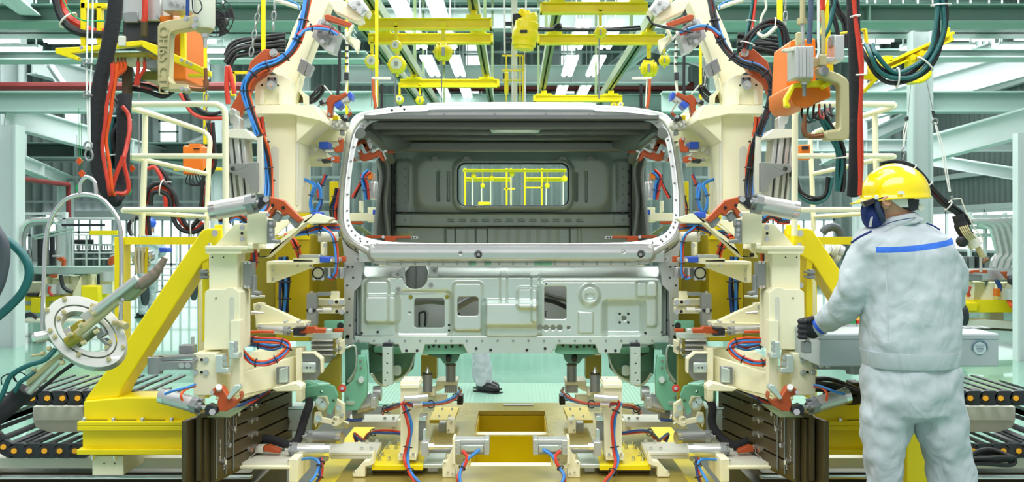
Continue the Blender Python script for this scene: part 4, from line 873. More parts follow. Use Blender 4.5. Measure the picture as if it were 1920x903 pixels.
    pp(T, 'jaw', CREAM, [(690, 430), (740, 430), (760, 470), (740, 505), (700, 500), (685, 470)], 5.22, .08); bolts(T, [(712, 450), (732, 470), (705, 550)], 5.14, .02); pc(T, 'red_boss', RED, (840, 380, 5.15), (840, 380, 5.08), .045); pc(T, 'pivot', CHROME, (840, 380, 5.09), (840, 380, 5.06), .02)
    pp(T, 'support_plate', OLIVE, [(690, 330), (810, 190), (828, 192), (828, 470), (860, 560), (800, 560), (770, 350)], 5.3, .05)
    pp(T, 'side_plate', CREAM, [(805, 440), (850, 470), (850, 560), (800, 600), (795, 470)], 5.24, .04); bolts(T, [(820, 490), (835, 530)], 5.23, .016)
    T = thing('air_bellows_cylinder', 'square grey cylinder body with tie rods behind the thick black hose, %s side' % L, 'cylinder', (600, 620, 5.3))
    pp(T, 'barrel', MINTS, [(528, 490), (680, 490), (690, 625), (525, 620), (540, 570), (522, 530)], 5.3, .2, bev=.01); pp(T, 'end_block', OLIVE, [(680, 480), (702, 485), (705, 600), (670, 625)], 5.28, .25); pb(T, 'end_bolt', CHROME, 535, 485, 640, 497, 5.28, .03)
    bundle('flexible_conduit', 'thick black flexible conduit bending down beneath the %s cab corner' % L, [(655, 440, 5.15), (640, 500, 5.12), (625, 590, 5.1), (580, 670, 5.05), (520, 695, 5.02), (430, 665, 5.0), (380, 640, 5.0)], [SLEEVE], .048, (), n=14)
    bundle('flexible_conduit', 'second black conduit lying behind the first one, %s side' % L, [(540, 600, 5.35), (470, 620, 5.3), (370, 630, 5.2)], [SLEEVE], .04, (), n=12)
    T = thing('horizontal_cylinder', 'silver round air cylinder lying under the %s cab corner, upper one' % L, 'cylinder', (740, 680, 5.0))
    cylinder(T, (835, 655, 5.0), (620, 650, 5.05), .068, GREYM)
    T = thing('horizontal_cylinder', 'silver round air cylinder with orange lever lying under the %s cab corner, lower one' % L, 'cylinder', (680, 755, 4.9))
    cylinder(T, (768, 727, 4.9), (520, 722, 4.9), .075, ALU); pp(T, 'lever', ORG, [(395, 705), (430, 700), (490, 725), (492, 745), (440, 738), (400, 732)], 4.9, .04); pb(T, 'tail_block', LBLOCK, 340, 705, 395, 742, 4.9, .06); pc(T, 'port', GREYM, (745, 758, 4.9), (750, 775, 4.88), .03)
    T = thing('bench_beam', 'cream box beam end standing on the floor frame, %s foreground' % L, 'beam', (560, 860, 4.9))
    pb(T, 'end_post', CREAM, 540, 775, 590, 905, 4.75, .3); pb(T, 'front_lip', CREAM, 190, 815, 545, 832, 4.74, .3)
    g = G(); a = W(200, 815, 4.75); b = W(590, 815, 4.75); g.wbox(((a.x+b.x)/2, 5.065, a.z+.004), (abs(b.x-a.x)-.02, .6, .02)); g.obj('bench_plate', LBLOCK, T)
    G().cyl((550, 797, 4.8), (550, 784, 4.8), .015, n=6).obj('bolt', CHROME, T)
    bundle('air_hose', 'blue air hose dropping from the lower cylinder in the %s foreground' % L, [(600, 778, 4.85), (680, 775, 4.8), (712, 800, 4.78), (690, 860, 4.75), (660, 905, 4.7)], [BLUE], .011, (.6,))
    bundle('hose_bundle', 'dark red and blue hoses hanging beside the yellow sill, %s foreground' % L, [(560, 760, 5.1), (700, 745, 5.0), (720, 800, 4.95), (715, 870, 4.9), (700, 905, 4.9)], [NAVY, RED], .01, (.5, .8))
    # ---- handrail
    fr('A1', 1913)
    T = thing('handrail', 'pale cream tubular safety railing with rounded corners on the %s platform' % L, 'railing', (800, 1330, 5.0))
    za = lambda x: 4.6+(x-715)*0; r = .0135
    pt(T, 'top_rail', CREAM, [(715, 590, 4.6), (900, 588, 4.6), (1180, 587, 4.6), (1230, 592, 4.6), (1262, 615, 4.6), (1272, 660, 4.6), (1272, 760, 4.6), (1275, 1330, 4.6)], r, 12)
    pt(T, 'top_rail', CREAM, [(712, 592, 4.62), (730, 605, 4.7), (850, 642, 4.95), (1000, 690, 5.35), (1130, 735, 5.8), (1170, 760, 5.85), (1185, 800, 5.85), (1180, 900, 5.85), (1165, 1300, 5.85)], r, 12)
    pt(T, 'rail_post', CREAM, [(820, 640, 4.9), (815, 900, 4.9), (800, 1330, 4.9)], r, 12, smooth=False)
    pt(T, 'middle_rail', CREAM, [(715, 880, 4.6), (1260, 880, 4.6)], .0115, 12, smooth=False); pt(T, 'middle_rail', CREAM, [(712, 882, 4.62), (830, 905, 5.0), (1165, 980, 5.85)], .0115, 12, smooth=False)
    pt(T, 'lower_rail', CREAM, [(695, 1182, 4.6), (1262, 1182, 4.6)], .0115, 12, smooth=False); pt(T, 'lower_rail', CREAM, [(695, 1186, 4.62), (830, 1202, 5.0), (1160, 1222, 5.85)], .0115, 12, smooth=False)
    # ---- energy chain
    fr('0', 1965)
    T = thing('cable_chain', 'black plastic cable drag chain with amber pins curling on the floor, %s side' % L, 'cable chain', (60, 855, 5.2))
    def link(cx, cy, ang, Z=4.92, pin=True):
        g = G(); pts = []; n = 10
        for k in range(n+1): a = math.pi/2+math.pi*k/n; pts.append((math.cos(a)*12, math.sin(a)*14))
        for k in range(n+1): a = -math.pi/2+math.pi*k/n; pts.append((16+math.cos(a)*12, math.sin(a)*14))
        c, s = math.cos(ang), math.sin(ang); q = [(cx+x*c-y*s, cy+x*s+y*c) for x, y in pts]
        g.poly(q, Z, .03); lk = g.obj('chain_link', BLKP, T, .002)
        if pin:
            pc(lk, 'link_washer', BLACK, (cx, cy, Z), (cx, cy, Z-.008), .026, n=18); pc(lk, 'link_pin', PIN, (cx, cy, Z-.004), (cx, cy, Z-.016), .0125, n=16)
        g = G(); q2 = [(cx+x*c-y*s, cy+x*s+y*c) for x, y in ((4, -13), (12, -13), (12, 13), (4, 13))]
        g.poly([q2[0], q2[1], (q2[1][0]-s*-2, q2[1][1]+c*3), (q2[0][0]-s*-2, q2[0][1]+c*3)], Z+.03, .52); g.obj('cross_bar', BLKP, T)
        g = G(); g.poly([q2[2], q2[3], (q2[3][0], q2[3][1]-3), (q2[2][0], q2[2][1]-3)], Z+.03, .52); g.obj('cross_bar', BLKP, T)
        g = G(); g.poly(q, Z+.55, .03); g.obj('chain_link', BLKP, T, .002)
    path = [(60+28.5*i, 746, math.pi) for i in range(8, -1, -1)]
    for k in range(1, 6): a = -math.pi/2-math.pi*k/6; path.append((30+math.cos(a)*48, 795+math.sin(a)*49, a-math.pi/2))
    path += [(26+28.5*i, 845, 0) for i in range(0, 5)]
    for (x, y, a) in path: link(x, y, a)
    T = thing('cable_duct', 'pale sheet metal duct box lying inside the curled %s drag chain' % L, 'duct', (100, 800, 5.3))
    fr('A3', 1965)
    pp(T, 'duct_cover', LBLOCK, [(182, 482), (460, 482), (460, 560), (182, 560)], 5.1, .6); pp(T, 'duct_cover', LBLOCK, [(182, 560), (460, 560), (460, 625), (270, 625), (200, 600)], 5.12, .5)
    # ---- hose bundle on the overhead arm
    fr('A4', 1909)
    cols = [BLUE, BLACK, BLUE, RED, BLACK, ORH] if side == 0 else [BLACK, BLUE, BLACK, RED, BLACK, BLUE]
    bundle('hose_bundle', 'thick bundle of %s hoses following the %s overhead arm' % (('blue and red', 'black, blue and red')[side], L),
        [(655, -30, 5.15), (635, 80, 5.12), (605, 200, 5.1), (555, 290, 5.08), (480, 350, 5.05), (380, 385, 5.02), (320, 440, 5.0), (300, 510, 5.0), (325, 610, 5.0), (365, 720, 5.0), (400, 820, 5.02), (425, 930, 5.05), (435, 1050, 5.05), (425, 1150, 5.0), (400, 1200, 4.9)], cols, .0105, (.1, .17, .25, .33, .4, .5, .58, .68, .8, .92))
    bundle('hose_bundle', 'blue and red hose pair branching to the valve block on the %s overhead arm' % L, [(600, 200, 5.08), (640, 165, 5.1), (700, 152, 5.12), (770, 165, 5.14), (825, 190, 5.15)], [BLUE, RED], .012, (.4, .8))
    bundle('hose_bundle', 'orange and black hoses dropping behind the %s lifting cylinder' % L, [(385, 660, 5.12), (400, 760, 5.12), (420, 860, 5.12), (440, 960, 5.12), (430, 1090, 5.1), (400, 1180, 5.05)], [ORH, BLACK, RED], .012, (.3, .7))
    # ---- hoses beside the cab
    fr('A5', 1909)
    bundle('hose_bundle', 'blue hose loop hanging between the %s yellow columns' % L, [(600, 100, 5.35), (640, 110, 5.35), (690, 140, 5.3), (675, 190, 5.3), (670, 250, 5.3), (690, 300, 5.3), (720, 240, 5.3), (722, 170, 5.3), (705, 130, 5.3)], [BLUE, BLUE], .009, (.4, .6, .8))
    bundle('hose_bundle', 'red and blue hoses rising in front of the %s olive panel' % L, [(755, 80, 5.4), (735, 130, 5.4), (715, 180, 5.4), (725, 240, 5.4), (705, 300, 5.4)], [RED, NAVY], .009, (.3, .7))
    bundle('hose_bundle', 'dark hose bundle standing up beside the %s windscreen pillar' % L, [(830, 160, 5.6), (815, 220, 5.6), (800, 280, 5.6), (810, 340, 5.6)], [BLACK, NAVY, RED, BLACK], .012, (.3, .7))
    bundle('hose_bundle', 'black and orange hoses arching down under the %s raking strut' % L, [(520, 425, 5.1), (560, 440, 5.1), (590, 490, 5.1), (610, 560, 5.15)], [RED, BLACK, ORH], .01, (.3, .7))
    bundle('hose_bundle', 'blue and red hoses passing over the %s yellow rear panel' % L, [(560, 415, 5.2), (640, 405, 5.2), (700, 385, 5.2), (780, 380, 5.2), (830, 385, 5.3)], [BLUE, RED, NAVY, PIN], .009, (.3, .6))
    bundle('hose_bundle', 'blue hose pair curving down to the compact cylinder, %s side' % L, [(740, 380, 5.15), (790, 420, 5.12), (810, 480, 5.12), (815, 560, 5.1), (812, 630, 5.1), (790, 665, 5.1), (765, 660, 5.1)], [BLUE, RED], .009, (.3, .55, .8))
    bundle('hose_bundle', 'dark blue hoses running down inside the %s yellow column' % L, [(515, 545, 5.45), (520, 640, 5.45), (520, 750, 5.45), (515, 860, 5.45)], [NAVY, BLACK, BLUE, BLACK], .014, (.2, .5, .8))
    bundle('hose_bundle', 'orange hose with a blue one beside the %s valve box' % L, [(335, 470, 4.75), (350, 520, 4.75), (345, 590, 4.75), (325, 640, 4.78), (290, 720, 4.8), (275, 800, 4.8), (270, 900, 4.8)], [ORH, BLUE, RED], .011, (.3, .6))
    fr('A6', 1909)
    bundle('hose_bundle', 'red and blue hoses slipping under the %s lower jig arm' % L, [(430, 400, 4.95), (370, 440, 4.85), (320, 465, 4.75), (200, 520, 4.6)], [NAVY, RED, BLACK], .01, (.4,))
    MSo = MS
jig(0); jig(1)
SIDE = 0; JIG = False; fr()
# ------------------------------------------------------------------ the central jig base and its positioning units
JIG = True; fr('0', None); MS = None
T = thing('jig_platform', 'oily yellow steel jig platform with a rectangular pit, on the floor below the cab', 'platform', (960, 903, 6.0))
zt = .35; x0, x1 = -.83, .80; y0, y1 = 4.3, 7.2
def wq(px, py, z):
    Z = (EZ-z)*F/(py-VY); return Vector(((px-VX)*Z/F, Z, z))
hole = [Vector((-.235, 5.25, zt)), Vector((.19, 5.25, zt)), Vector((.19, 6.87, zt)), Vector((-.235, 6.87, zt))]
BASEM = M('oily_base_plate', (176, 160, 84), .22, .35, var=.22, scale=2.5)
G().wprism([Vector((x0, y0, zt)), Vector((x1, y0, zt)), Vector((x1, y1, zt)), Vector((x0, y1, zt))], Vector((0, 0, -.03)), [hole]).obj('top_plate', BASEM, T)
G().wbox(((x0+x1)/2, y1-.02, .16), (x1-x0-.04, .03, .32)).obj('end_wall', YELD, T)
for x in (x0, x1): G().wbox((x, (y0+y1)/2, .17), (.03, y1-y0, .33)).obj('side_wall', YEL, T); G().wbox((x+(-.08 if x < 0 else .08), 5.3, .30), (.14, 2.4, .03)).obj('sill', YEL, T)
for x in (-.24, .195): G().wbox((x, 6.06, .17), (.02, 1.64, .31)).obj('pit_wall', YELD, T)
for y in (5.24, 6.88): G().wbox((-.022, y, .17), (.43, .02, .31)).obj('pit_wall', YELD, T)
G().wbox((-.022, 6.06, .02), (.43, 1.64, .03)).obj('pit_floor', YELD, T)
for y in (5.45, 6.3): G().wbox((-.022, y, .2), (.42, .02, .2)).obj('cross_member', YEL, T, .003); G().wbox((-.022, y+.04, .3), (.42, .09, .012)).obj('cross_flange', CREAM, T)
G().wbox((.02, 7.1, zt+.003), (.2, .06, .006)).obj('name_plate', GREYM, T)

def unit(side):
    global SIDE
    SIDE = side; L = ('left', 'right')[side]; S = 1917
    fr('B7', S)
    T = thing('positioning_unit', 'cream square post on a yellow bolted plate, foreground %s of the pit' % L, 'locating unit', (600, 800, 5.1), 'positioning units on the jig base')
    pb(T, 'post', CREAM, 530, 180, 665, 705, 5.1, .16, .003); pb(T, 'post_cap', CREAM, 525, 165, 672, 190, 5.08, .2); pb(T, 'post_top', CREAM, 528, 140, 670, 167, 5.1, .18)
    pb(T, 'foot_plate', CREAM, 510, 700, 650, 738, 5.04, .28); bolts(T, [(537, 692), (628, 692)], 5.03, .011, None); bolts(T, [(552, 122), (645, 122)], 5.2, .011)
    def top(name, mat, q, z, th):
        P = [wq(FRS['B7'][0]+a/4.05 if MS is None else S-(FRS['B7'][0]+a/4.05), FRS['B7'][1]+b/4.05, z) for a, b in q]
        return G().wprism(P, Vector((0, 0, -th))).obj(name, mat, T, .002)
    top('yellow_plate', YEL, [(310, 775), (700, 775), (735, 620), (425, 620)], .405, .025)
    for (x, y) in ((372, 742), (443, 742), (648, 742), (393, 708), (432, 652), (498, 650), (450, 622), (515, 625)): 
        px = FRS['B7'][0]+x/4.05; px = S-px if MS is not None else px; w = wq(px, FRS['B7'][1]+y/4.05, .405)
        G().wcyl(w, w+Vector((0, 0, .004)), .012, n=14).wcyl(w, w+Vector((0, 0, .018)), .0085, n=6).obj('bolt', CHROME, T)
    pb(T, 'slide_block', MINTS, 262, 770, 850, 800, 5.06, .3); pb(T, 'slide_rail', DARKM, 320, 802, 700, 835, 5.1, .25); pb(T, 'damper', GREYM, 735, 795, 815, 825, 5.06, .06)
    pp(T, 'end_bracket', CREAM, [(165, 840), (190, 820), (250, 750), (295, 745), (328, 670), (328, 770), (262, 790), (262, 865), (168, 865)], 5.0, .06); bolts(T, [(180, 825), (290, 720)], 4.99, .007)
    pp(T, 'end_bracket', CREAM, [(848, 755), (880, 745), (930, 640), (945, 640), (950, 770), (1000, 790), (945, 805), (942, 870), (848, 870)], 5.0, .06); bolts(T, [(865, 760), (890, 830), (925, 840)], 4.99, .008)
    pb(T, 'rod_joint', ALU, 685, 600, 745, 710, 5.04, .08); pb(T, 'cross_bar', GREYM, 735, 660, 925, 685, 5.08, .1)
    pb(T, 'side_lever', CHROME, 700, 500, 725, 610, 5.08, .05); pb(T, 'side_cylinder', GREYM, 665, 430, 715, 590, 5.14, .1); pb(T, 'side_cylinder', CHROME, 662, 405, 728, 440, 5.12, .1)
    # front actuator
    T = thing('ribbed_air_cylinder', 'silver profile air cylinder with rod facing the %s cream post, beside the pit' % L, 'cylinder', (1050, 790, 5.0))
    pb(T, 'barrel', ALU, 955, 583, 1195, 695, 4.99, .09, .004); pb(T, 'barrel_bulge', CHROME, 985, 625, 1165, 675, 4.975, .03, .006); pb(T, 'end_cap', ALU, 1165, 580, 1205, 702, 4.98, .11, .004); pb(T, 'end_cap', ALU, 930, 585, 985, 700, 4.98, .11, .004)
    for y in (608, 688): pb(T, 'tie_groove', GREYM, 985, y, 1165, y+4, 4.985, .01, 0)
    bolts(T, [(958, 640), (1180, 660), (958, 690), (1180, 600)], 4.975, .009)
    pb(T, 'mount_plate', CREAM, 925, 572, 945, 770, 4.97, .12); G().cyl((925, 637, 5.04), (745, 636, 5.04), .010, n=14).obj('piston_rod', CHROME, T); G().cyl((785, 636, 5.04), (745, 636, 5.04), .016, n=6).obj('rod_nut', CHROME, T)
    pp(T, 'foot_bracket', CREAM, [(880, 700), (1010, 690), (1020, 700), (1030, 770), (885, 770)], 5.05, .03); bolts(T, [(1000, 765), (1010, 735)], 5.04, .008)
    bundle('hose_bundle', 'blue and red hoses curving from the %s ribbed air cylinder to the floor' % L, [(1130, 660, 4.97), (1060, 710, 4.95), (1010, 780, 4.93), (975, 850, 4.9), (985, 910, 4.88)], [BLUE], .013, (.6,))
    pt(None, 'air_hose', RED, [(1000, 670, 4.97), (1035, 710, 4.95), (1020, 770, 4.93), (975, 840, 4.92), (965, 880, 4.9), (985, 925, 4.9)], .008, 8); tag(LASTOBJ(), 'short red air hose beside the blue one on the %s ribbed cylinder' % L, 'hose')
    bundle('hose_bundle', 'blue and red hoses running down the front of the %s cream post' % L, [(540, 300, 5.06), (560, 340, 5.05), (590, 420, 5.04), (600, 520, 5.04), (585, 640, 5.03), (570, 740, 5.0), (600, 830, 4.9), (650, 900, 4.8), (690, 940, 4.7)], [RED, BLUE], .0125, (.18, .5, .75))
    bundle('hose_bundle', 'red and blue hoses sagging between the %s cream post and the rear sensor' % L, [(550, 290, 5.05), (600, 315, 5.05), (680, 318, 5.1), (760, 315, 5.3), (860, 298, 5.5), (950, 260, 5.7), (990, 210, 5.9)], [RED, BLUE], .012, (.5, .85))
    bundle('hose_bundle', 'red and blue hoses looping away behind the %s cream post' % L, [(390, 385, 5.7), (410, 355, 5.6), (470, 335, 5.5), (540, 320, 5.3)], [RED, NAVY], .012, (.4,))
    bundle('hose_bundle', 'dark hoses arching over the base plate beside the %s cream post' % L, [(200, 600, 5.8), (180, 540, 5.8), (250, 590, 5.6), (290, 545, 5.5), (350, 522, 5.4), (450, 525, 5.3), (530, 535, 5.25)], [NAVY, RED], .011, (.6,))
    g = G(); g.cyl((560, 275, 5.03), (740, 262, 5.05), .016, n=10); o = g.obj('hose_manifold', ALU, None); o = tag(recenter(o), 'silver hose manifold across the top of the %s cream post' % L, 'manifold')
    g = G(); g.cyl((620, 322, 5.02), (690, 318, 5.04), .013, n=8); g.obj('fitting', CHROME, o); bpy.data.objects[o.children[0].name].location -= o.location
    # sensors and rear plate
    T = thing('rear_locating_unit', 'cream rear locating unit with two upright grey pins, %s of the pit' % L, 'locating unit', (820, 380, 5.9), 'rear locating units')
    pb(T, 'body_block', OLIVE, 685, -60, 805, 120, 6.0, .12); pb(T, 'body_block', CREAM, 660, 215, 790, 250, 5.75, .2); pb(T, 'shelf', CREAM, 800, 138, 960, 170, 5.85, .2); pp(T, 'shelf_web', CREAM, [(800, 170), (865, 170), (862, 190), (820, 215), (785, 215)], 5.86, .05)
    for (cx, ya, yb, z, r) in ((735, 218, 75, 5.72, .026), (912, 140, 5, 5.85, .027)):
        G().cyl((cx, ya, z), (cx, yb, z), r, n=24).obj('locating_pin', GREYM, T); G().cyl((cx, yb+12, z), (cx, yb, z), r*1.1, n=24).obj('pin_collar', DARKM, T)
    G().cyl((735, 75, 5.72), (735, 28, 5.72), .014, .002, n=16).obj('pin_tip', CHROME, T)
    pb(T, 'lower_housing', ALU, 865, 170, 960, 228, 5.88, .1); 
    for i in range(6): pb(T, 'housing_fin', GREYM, 868+i*15, 174, 873+i*15, 226, 5.87, .01, 0)
    pb(T, 'lower_housing', MINTS, 700, 250, 780, 370, 5.8, .12); pb(T, 'pedestal', CREAM, 780, 250, 880, 300, 5.9, .1); pc(T, 'port', CHROME, (975, 185, 5.87), (985, 215, 5.85), .03); pb(T, 'stop_block', BLACK, 960, 250, 1003, 318, 6.1, .1)
    top('yellow_plate', YELD, [(750, 432), (935, 432), (975, 335), (790, 335)], .43, .02); pb(T, 'plate_leg', CREAM, 880, 432, 938, 535, 5.78, .1); pb(T, 'plate_leg', CREAM, 460, 440, 525, 520, 5.85, .1); pb(T, 'damper', GREYM, 820, 455, 875, 520, 5.85, .08)
    bolts(T, [(823, 405), (902, 400), (848, 350), (922, 350)], 5.75, .01); bolts(T, [(895, 510), (915, 450), (480, 505)], 5.77, .009)
    top('flat_bar', LBLOCK, [(0, 690), (345, 690), (388, 600), (0, 600)], .44, .025)
    # flat bars running outward
    T = thing('outrigger_bar', 'cream flat outrigger bar with four bolts, foreground %s' % L, 'bar', (150, 700, 5.3), 'outrigger bars')
    pb(T, 'bar_front', LBLOCK, -180, 680, 330, 702, 5.1, .03); bolts(T, [(235, 648), (308, 648), (278, 597), (350, 592)], 5.2, .014)
    T = thing('outrigger_bar', 'cream flat outrigger bar farther back, %s of the pit' % L, 'bar', (300, 460, 5.9), 'outrigger bars')
    top('bar', LBLOCK, [(140, 445), (500, 445), (530, 390), (150, 390)], .47, .03); bolts(T, [(412, 420), (443, 380), (478, 420)], 5.85, .013)
    pp(T, 'clamp_foot', CREAM, [(20, 500), (30, 470), (90, 440), (150, 470), (130, 500)], 5.8, .1); bolts(T, [(40, 478), (90, 480)], 5.79, .012)
    T = thing('rear_cylinder', 'silver round air cylinder below the cab corner bracket, %s side' % L, 'cylinder', (280, 340, 5.6))
    G().cyl((200, 330, 5.6), (320, 290, 5.6), .047, n=22).obj('barrel', ALU, T); pb(T, 'end_cap', ALU, 300, 258, 345, 350, 5.55, .12, .004); G().cyl((325, 230, 5.7), (385, 230, 5.7), .04, n=20).obj('second_barrel', ALU, T); G().cyl((170, 385, 5.6), (250, 380, 5.6), .034, n=20).obj('lower_barrel', GREYM, T); bolts(T, [(330, 275), (330, 335)], 5.54, .008)
    pt(None, 'air_hose', NAVY, [(110, 425, 5.5), (160, 435, 5.5), (240, 430, 5.5)], .009, 8); tag(LASTOBJ(), 'short dark blue hose under the rear air cylinder, %s side' % L, 'hose')
def LASTOBJ(): return list(COL.objects)[-1]
unit(0); unit(1); SIDE = 0; JIG = False; fr()
# ------------------------------------------------------------------ yellow crane beams, runways, hoists above the cab
fr('0'); MS = None
for nm, x, ya, yb, where in (('', -1.98, 7, 24, 'outermost on the left'), ('', -1.67, 9.5, 26, 'second from the left'), ('', -.49, 10.5, 24, 'left of the yellow chain hoist'), ('', .5, 10.5, 24, 'right of the yellow chain hoist'), ('', 1.74, 8, 24, 'outermost on the right')):
    T = thing('runway_track', 'long green steel runway track over the cab, %s' % where, 'crane runway', Vector((x, (ya+yb)/2, 4.1)), 'runway tracks')
    for dx, w, z, h in ((0, .12, 4.27, .02), (-.055, .012, 4.2, .14), (.055, .012, 4.2, .14), (-.035, .04, 4.13, .012), (.035, .04, 4.13, .012)):
        G().wbox((x+dx, (ya+yb)/2, z), (w, yb-ya, h)).obj('track_profile', TRACKG, T)
    for y in (ya+2, (ya+yb)/2, yb-1):
        G().wbox((x, y, 5.6), (.05, .05, 2.7)).obj('track_hanger', TRACKG, T)
def ycrane(px0, py0, px1, py1, Z, label, ends, left_end=True):
    T = thing('crane_beam', label, 'crane beam', ((px0+px1)/2, py1, Z), 'yellow crane beams'); h = (py1-py0)
    pb(T, 'web', YEL, px0, py0+1, px1, py1-1, Z, .03); pb(T, 'flange', YEL, px0, py0, px1, py0+h*.12, Z-.05, .13); pb(T, 'flange', YEL, px0, py1-h*.14, px1, py1, Z-.05, .13)
    pb(T, 'end_plate', YEL, (px1-4) if left_end else px0, py0, px1 if left_end else px0+4, py1, Z-.05, .13)
    for ex in ends:
        pb(T, 'end_trolley', YEL, ex-14, py0-h*.28, ex+14, py0, Z-.06, .2); pb(T, 'trolley_neck', YEL, ex-5, py0-h*.7, ex+5, py0-h*.2, Z-.02, .1)
    return T
ycrane(671, 33, 922, 54, 12.6, 'long yellow crane beam, front left one above the cab', (697, 888))
ycrane(690, 62, 924, 81, 13.8, 'long yellow crane beam, middle left one above the cab', (718, 896))
ycrane(750, 148, 936, 163, 17.8, 'shorter looking yellow crane beam, rear left just above the cab roof', (775, 912))
ycrane(1013, 3, 1215, 24, 11.9, 'yellow crane beam, front right at the top edge of the picture', (1045, 1195), False)
ycrane(1008, 64, 1247, 82, 13.8, 'yellow crane beam, middle right above the cab', (1040, 1217), False)
ycrane(1000, 178, 1167, 190, 19.6, 'yellow crane beam, rear right almost touching the cab roof line', (1020, 1146), False)
def hoist(px, py, R, Z, label, top, kind=0, T=None):
    """spring balancer: round housing with face disc, hook block above"""
    T = thing('spring_balancer', label, 'tool balancer', (px, py+R, Z), 'yellow tool balancers'); r = R*Z/F
    if kind == 0:
        G().wcyl(W(px, py, Z)+Vector((0, .1, 0)), W(px, py, Z)-Vector((0, .06, 0)), r, n=26, prof=[(0, .75), (.2, 1), (.7, 1), (.85, .9), (1, .8)]).obj('housing', YEL, T)
        G().wcyl(W(px, py, Z)-Vector((0, .055, 0)), W(px, py, Z)-Vector((0, .075, 0)), r*.62, n=24).obj('face_disc', LBLOCK, T); G().wcyl(W(px, py, Z)-Vector((0, .07, 0)), W(px, py, Z)-Vector((0, .09, 0)), r*.25, n=16).obj('hub', GREYM, T)
    else:
        G().wcyl(W(px-R*.9, py, Z), W(px+R*.9, py+R*.1, Z), r*.9, n=22, prof=[(0, .5), (.1, .85), (.25, .8), (.3, 1), (.7, 1), (.75, .8), (.9, .85), (1, .5)]).obj('housing', YEL, T)
        pb(T, 'label_plate', GREYM, px-R*.15, py-R*.5, px+R*.15, py+R*.4, Z-r-.01, .02)
    for a in range(6):
        q = math.pi*a/3; G().sph(W(px, py, Z)+Vector((math.cos(q)*r*.95, 0, math.sin(q)*r*.95)), r*.16, seg=8).obj('housing_lug', YEL, T)
    pb(T, 'hook_block', YEL, px-R*.22, top+3, px+R*.22, py-R*1.15, Z, .06, .01); pc(T, 'hook_wheel', YEL, (px, top+3, Z+.05), (px, top+3, Z-.05), R*.3*Z/F)
    pb(T, 'lower_nose', YEL, px-R*.2, py+R*.9, px+R*.2, py+R*1.3, Z, .05, .01)
    return T
hoist(742, 86, 11, 12.6, 'small yellow balancer hanging just above the large white faced one', 42); hoist(744, 121, 17, 13.75, 'large yellow balancer with white face, lowest on the middle left beam', 70)
hoist(697, 115, 13, 13.75, 'yellow balancer with white face hanging nearest the left robot arm', 68); hoist(831, 97, 18, 12.6, 'yellow drum shaped balancer hanging left of the centre', 45, 1)
hoist(1126, 61, 12, 11.9, 'yellow ribbed balancer hanging under the top right crane beam', 12, 1); hoist(1217, 128, 17, 13.8, 'large yellow balancer without face disc under the middle right beam', 84, 1)
hoist(1246, 113, 11, 13.8, 'small yellow balancer at the right end of the middle right beam', 74, 1); hoist(749, 186, 8, 17.8, 'small far yellow balancer with white face beside the cab roof', 154)
hoist(787, 188, 8, 17.8, 'small far boxy yellow balancer just above the cab roof', 154, 1); hoist(1151, 196, 6, 19.6, 'tiny yellow balancer behind the right part of the cab roof', 186, 1); hoist(1163, 196, 6, 19.6, 'tiny yellow balancer, rightmost behind the cab roof', 186)
for (x, y0, y1, Z, lab) in ((741, 135, 200, 13.75, 'from the large white faced balancer'), (697, 126, 200, 13.75, 'from the balancer nearest the left arm'), (1123, 72, 185, 11.9, 'under the ribbed right balancer'), (828, 112, 200, 12.6, 'under the drum shaped balancer')):
    g = G(); g.tube([(x, y0, Z), (x, y1, Z)], .008, 6, smooth=False); tag(recenter(g.obj('wire_rope', GREYM)), 'thin wire rope hanging %s' % lab, 'rope')
# central chain hoist in its yellow ladder frame
T = thing('chain_hoist', 'yellow electric chain hoist with black motor and long yellow body, top centre', 'hoist', (975, 98, 10.5))
fr('B2')
g = G(); g.tube([(90, 90, 10.5), (110, 130, 10.5), (98, 210, 10.5), (85, 300, 10.5), (80, 350, 10.5)], [.05, .1, .12, .13, .12, .1], 14); g.obj('body', YEL, T)
pb(T, 'motor', BLACK, 5, 90, 70, 165, 10.5, .15, .02); pb(T, 'motor_label', BLACK, 55, 210, 108, 228, 10.35, .02); G().tube([(50, 100, 10.5), (70, 70, 10.5), (95, 95, 10.5)], .02, 8).obj('hook', YEL, T)
pb(T, 'lower_housing', LBLOCK, 0, 175, 22, 460, 10.7, .05); pb(T, 'cable', BLACK, 92, 370, 100, 450, 10.5, .02)
T = thing('ladder_frame', 'narrow yellow ladder frame with rods standing below the chain hoist', 'frame', (965, 190, 10.8))
for x in (-40, 5, 58, 78): pb(T, 'upright', YEL if x != 5 else ALU, x-5, 385 if x > 40 or x < 0 else 170, x+4, 715, 10.8, .05)
for y in (385, 490, 560): pb(T, 'rung', YEL, -70, y, 90, y+9, 10.8, .05)
T = thing('chain_hoist', 'small yellow hoist body low beside the ladder frame, just above the roof', 'hoist', (955, 180, 11))
pb(T, 'body', YEL, -55, 500, -25, 660, 10.9, .12, .02); pb(T, 'motor', BLACK, -65, 515, -52, 550, 10.9, .08)
T = thing('support_column', 'pale vertical post with black brackets above the cab, left of the chain hoist', 'post', (962, 190, 11.2))
pb(T, 'post', LBLOCK, -5, -60, 38, 720, 11.3, .15); 
for y in (160, 240, 280): pb(T, 'clip', BLACK, -50, y-8, 0, y+12, 11.2, .1)
fr('0')
g = G(); g.tube([(945, -30, 10.8), (946, 100, 10.8)], .012, 6, smooth=False); tag(recenter(g.obj('wire_rope', WHITE)), 'thin white rope left of the central chain hoist', 'rope')
g = G(); g.tube([(987, -30, 10.8), (986, 20, 10.8), (984, 195, 10.8)], .01, 6, smooth=False); tag(recenter(g.obj('wire_rope', WHITE)), 'thin white rope right of the central chain hoist', 'rope')
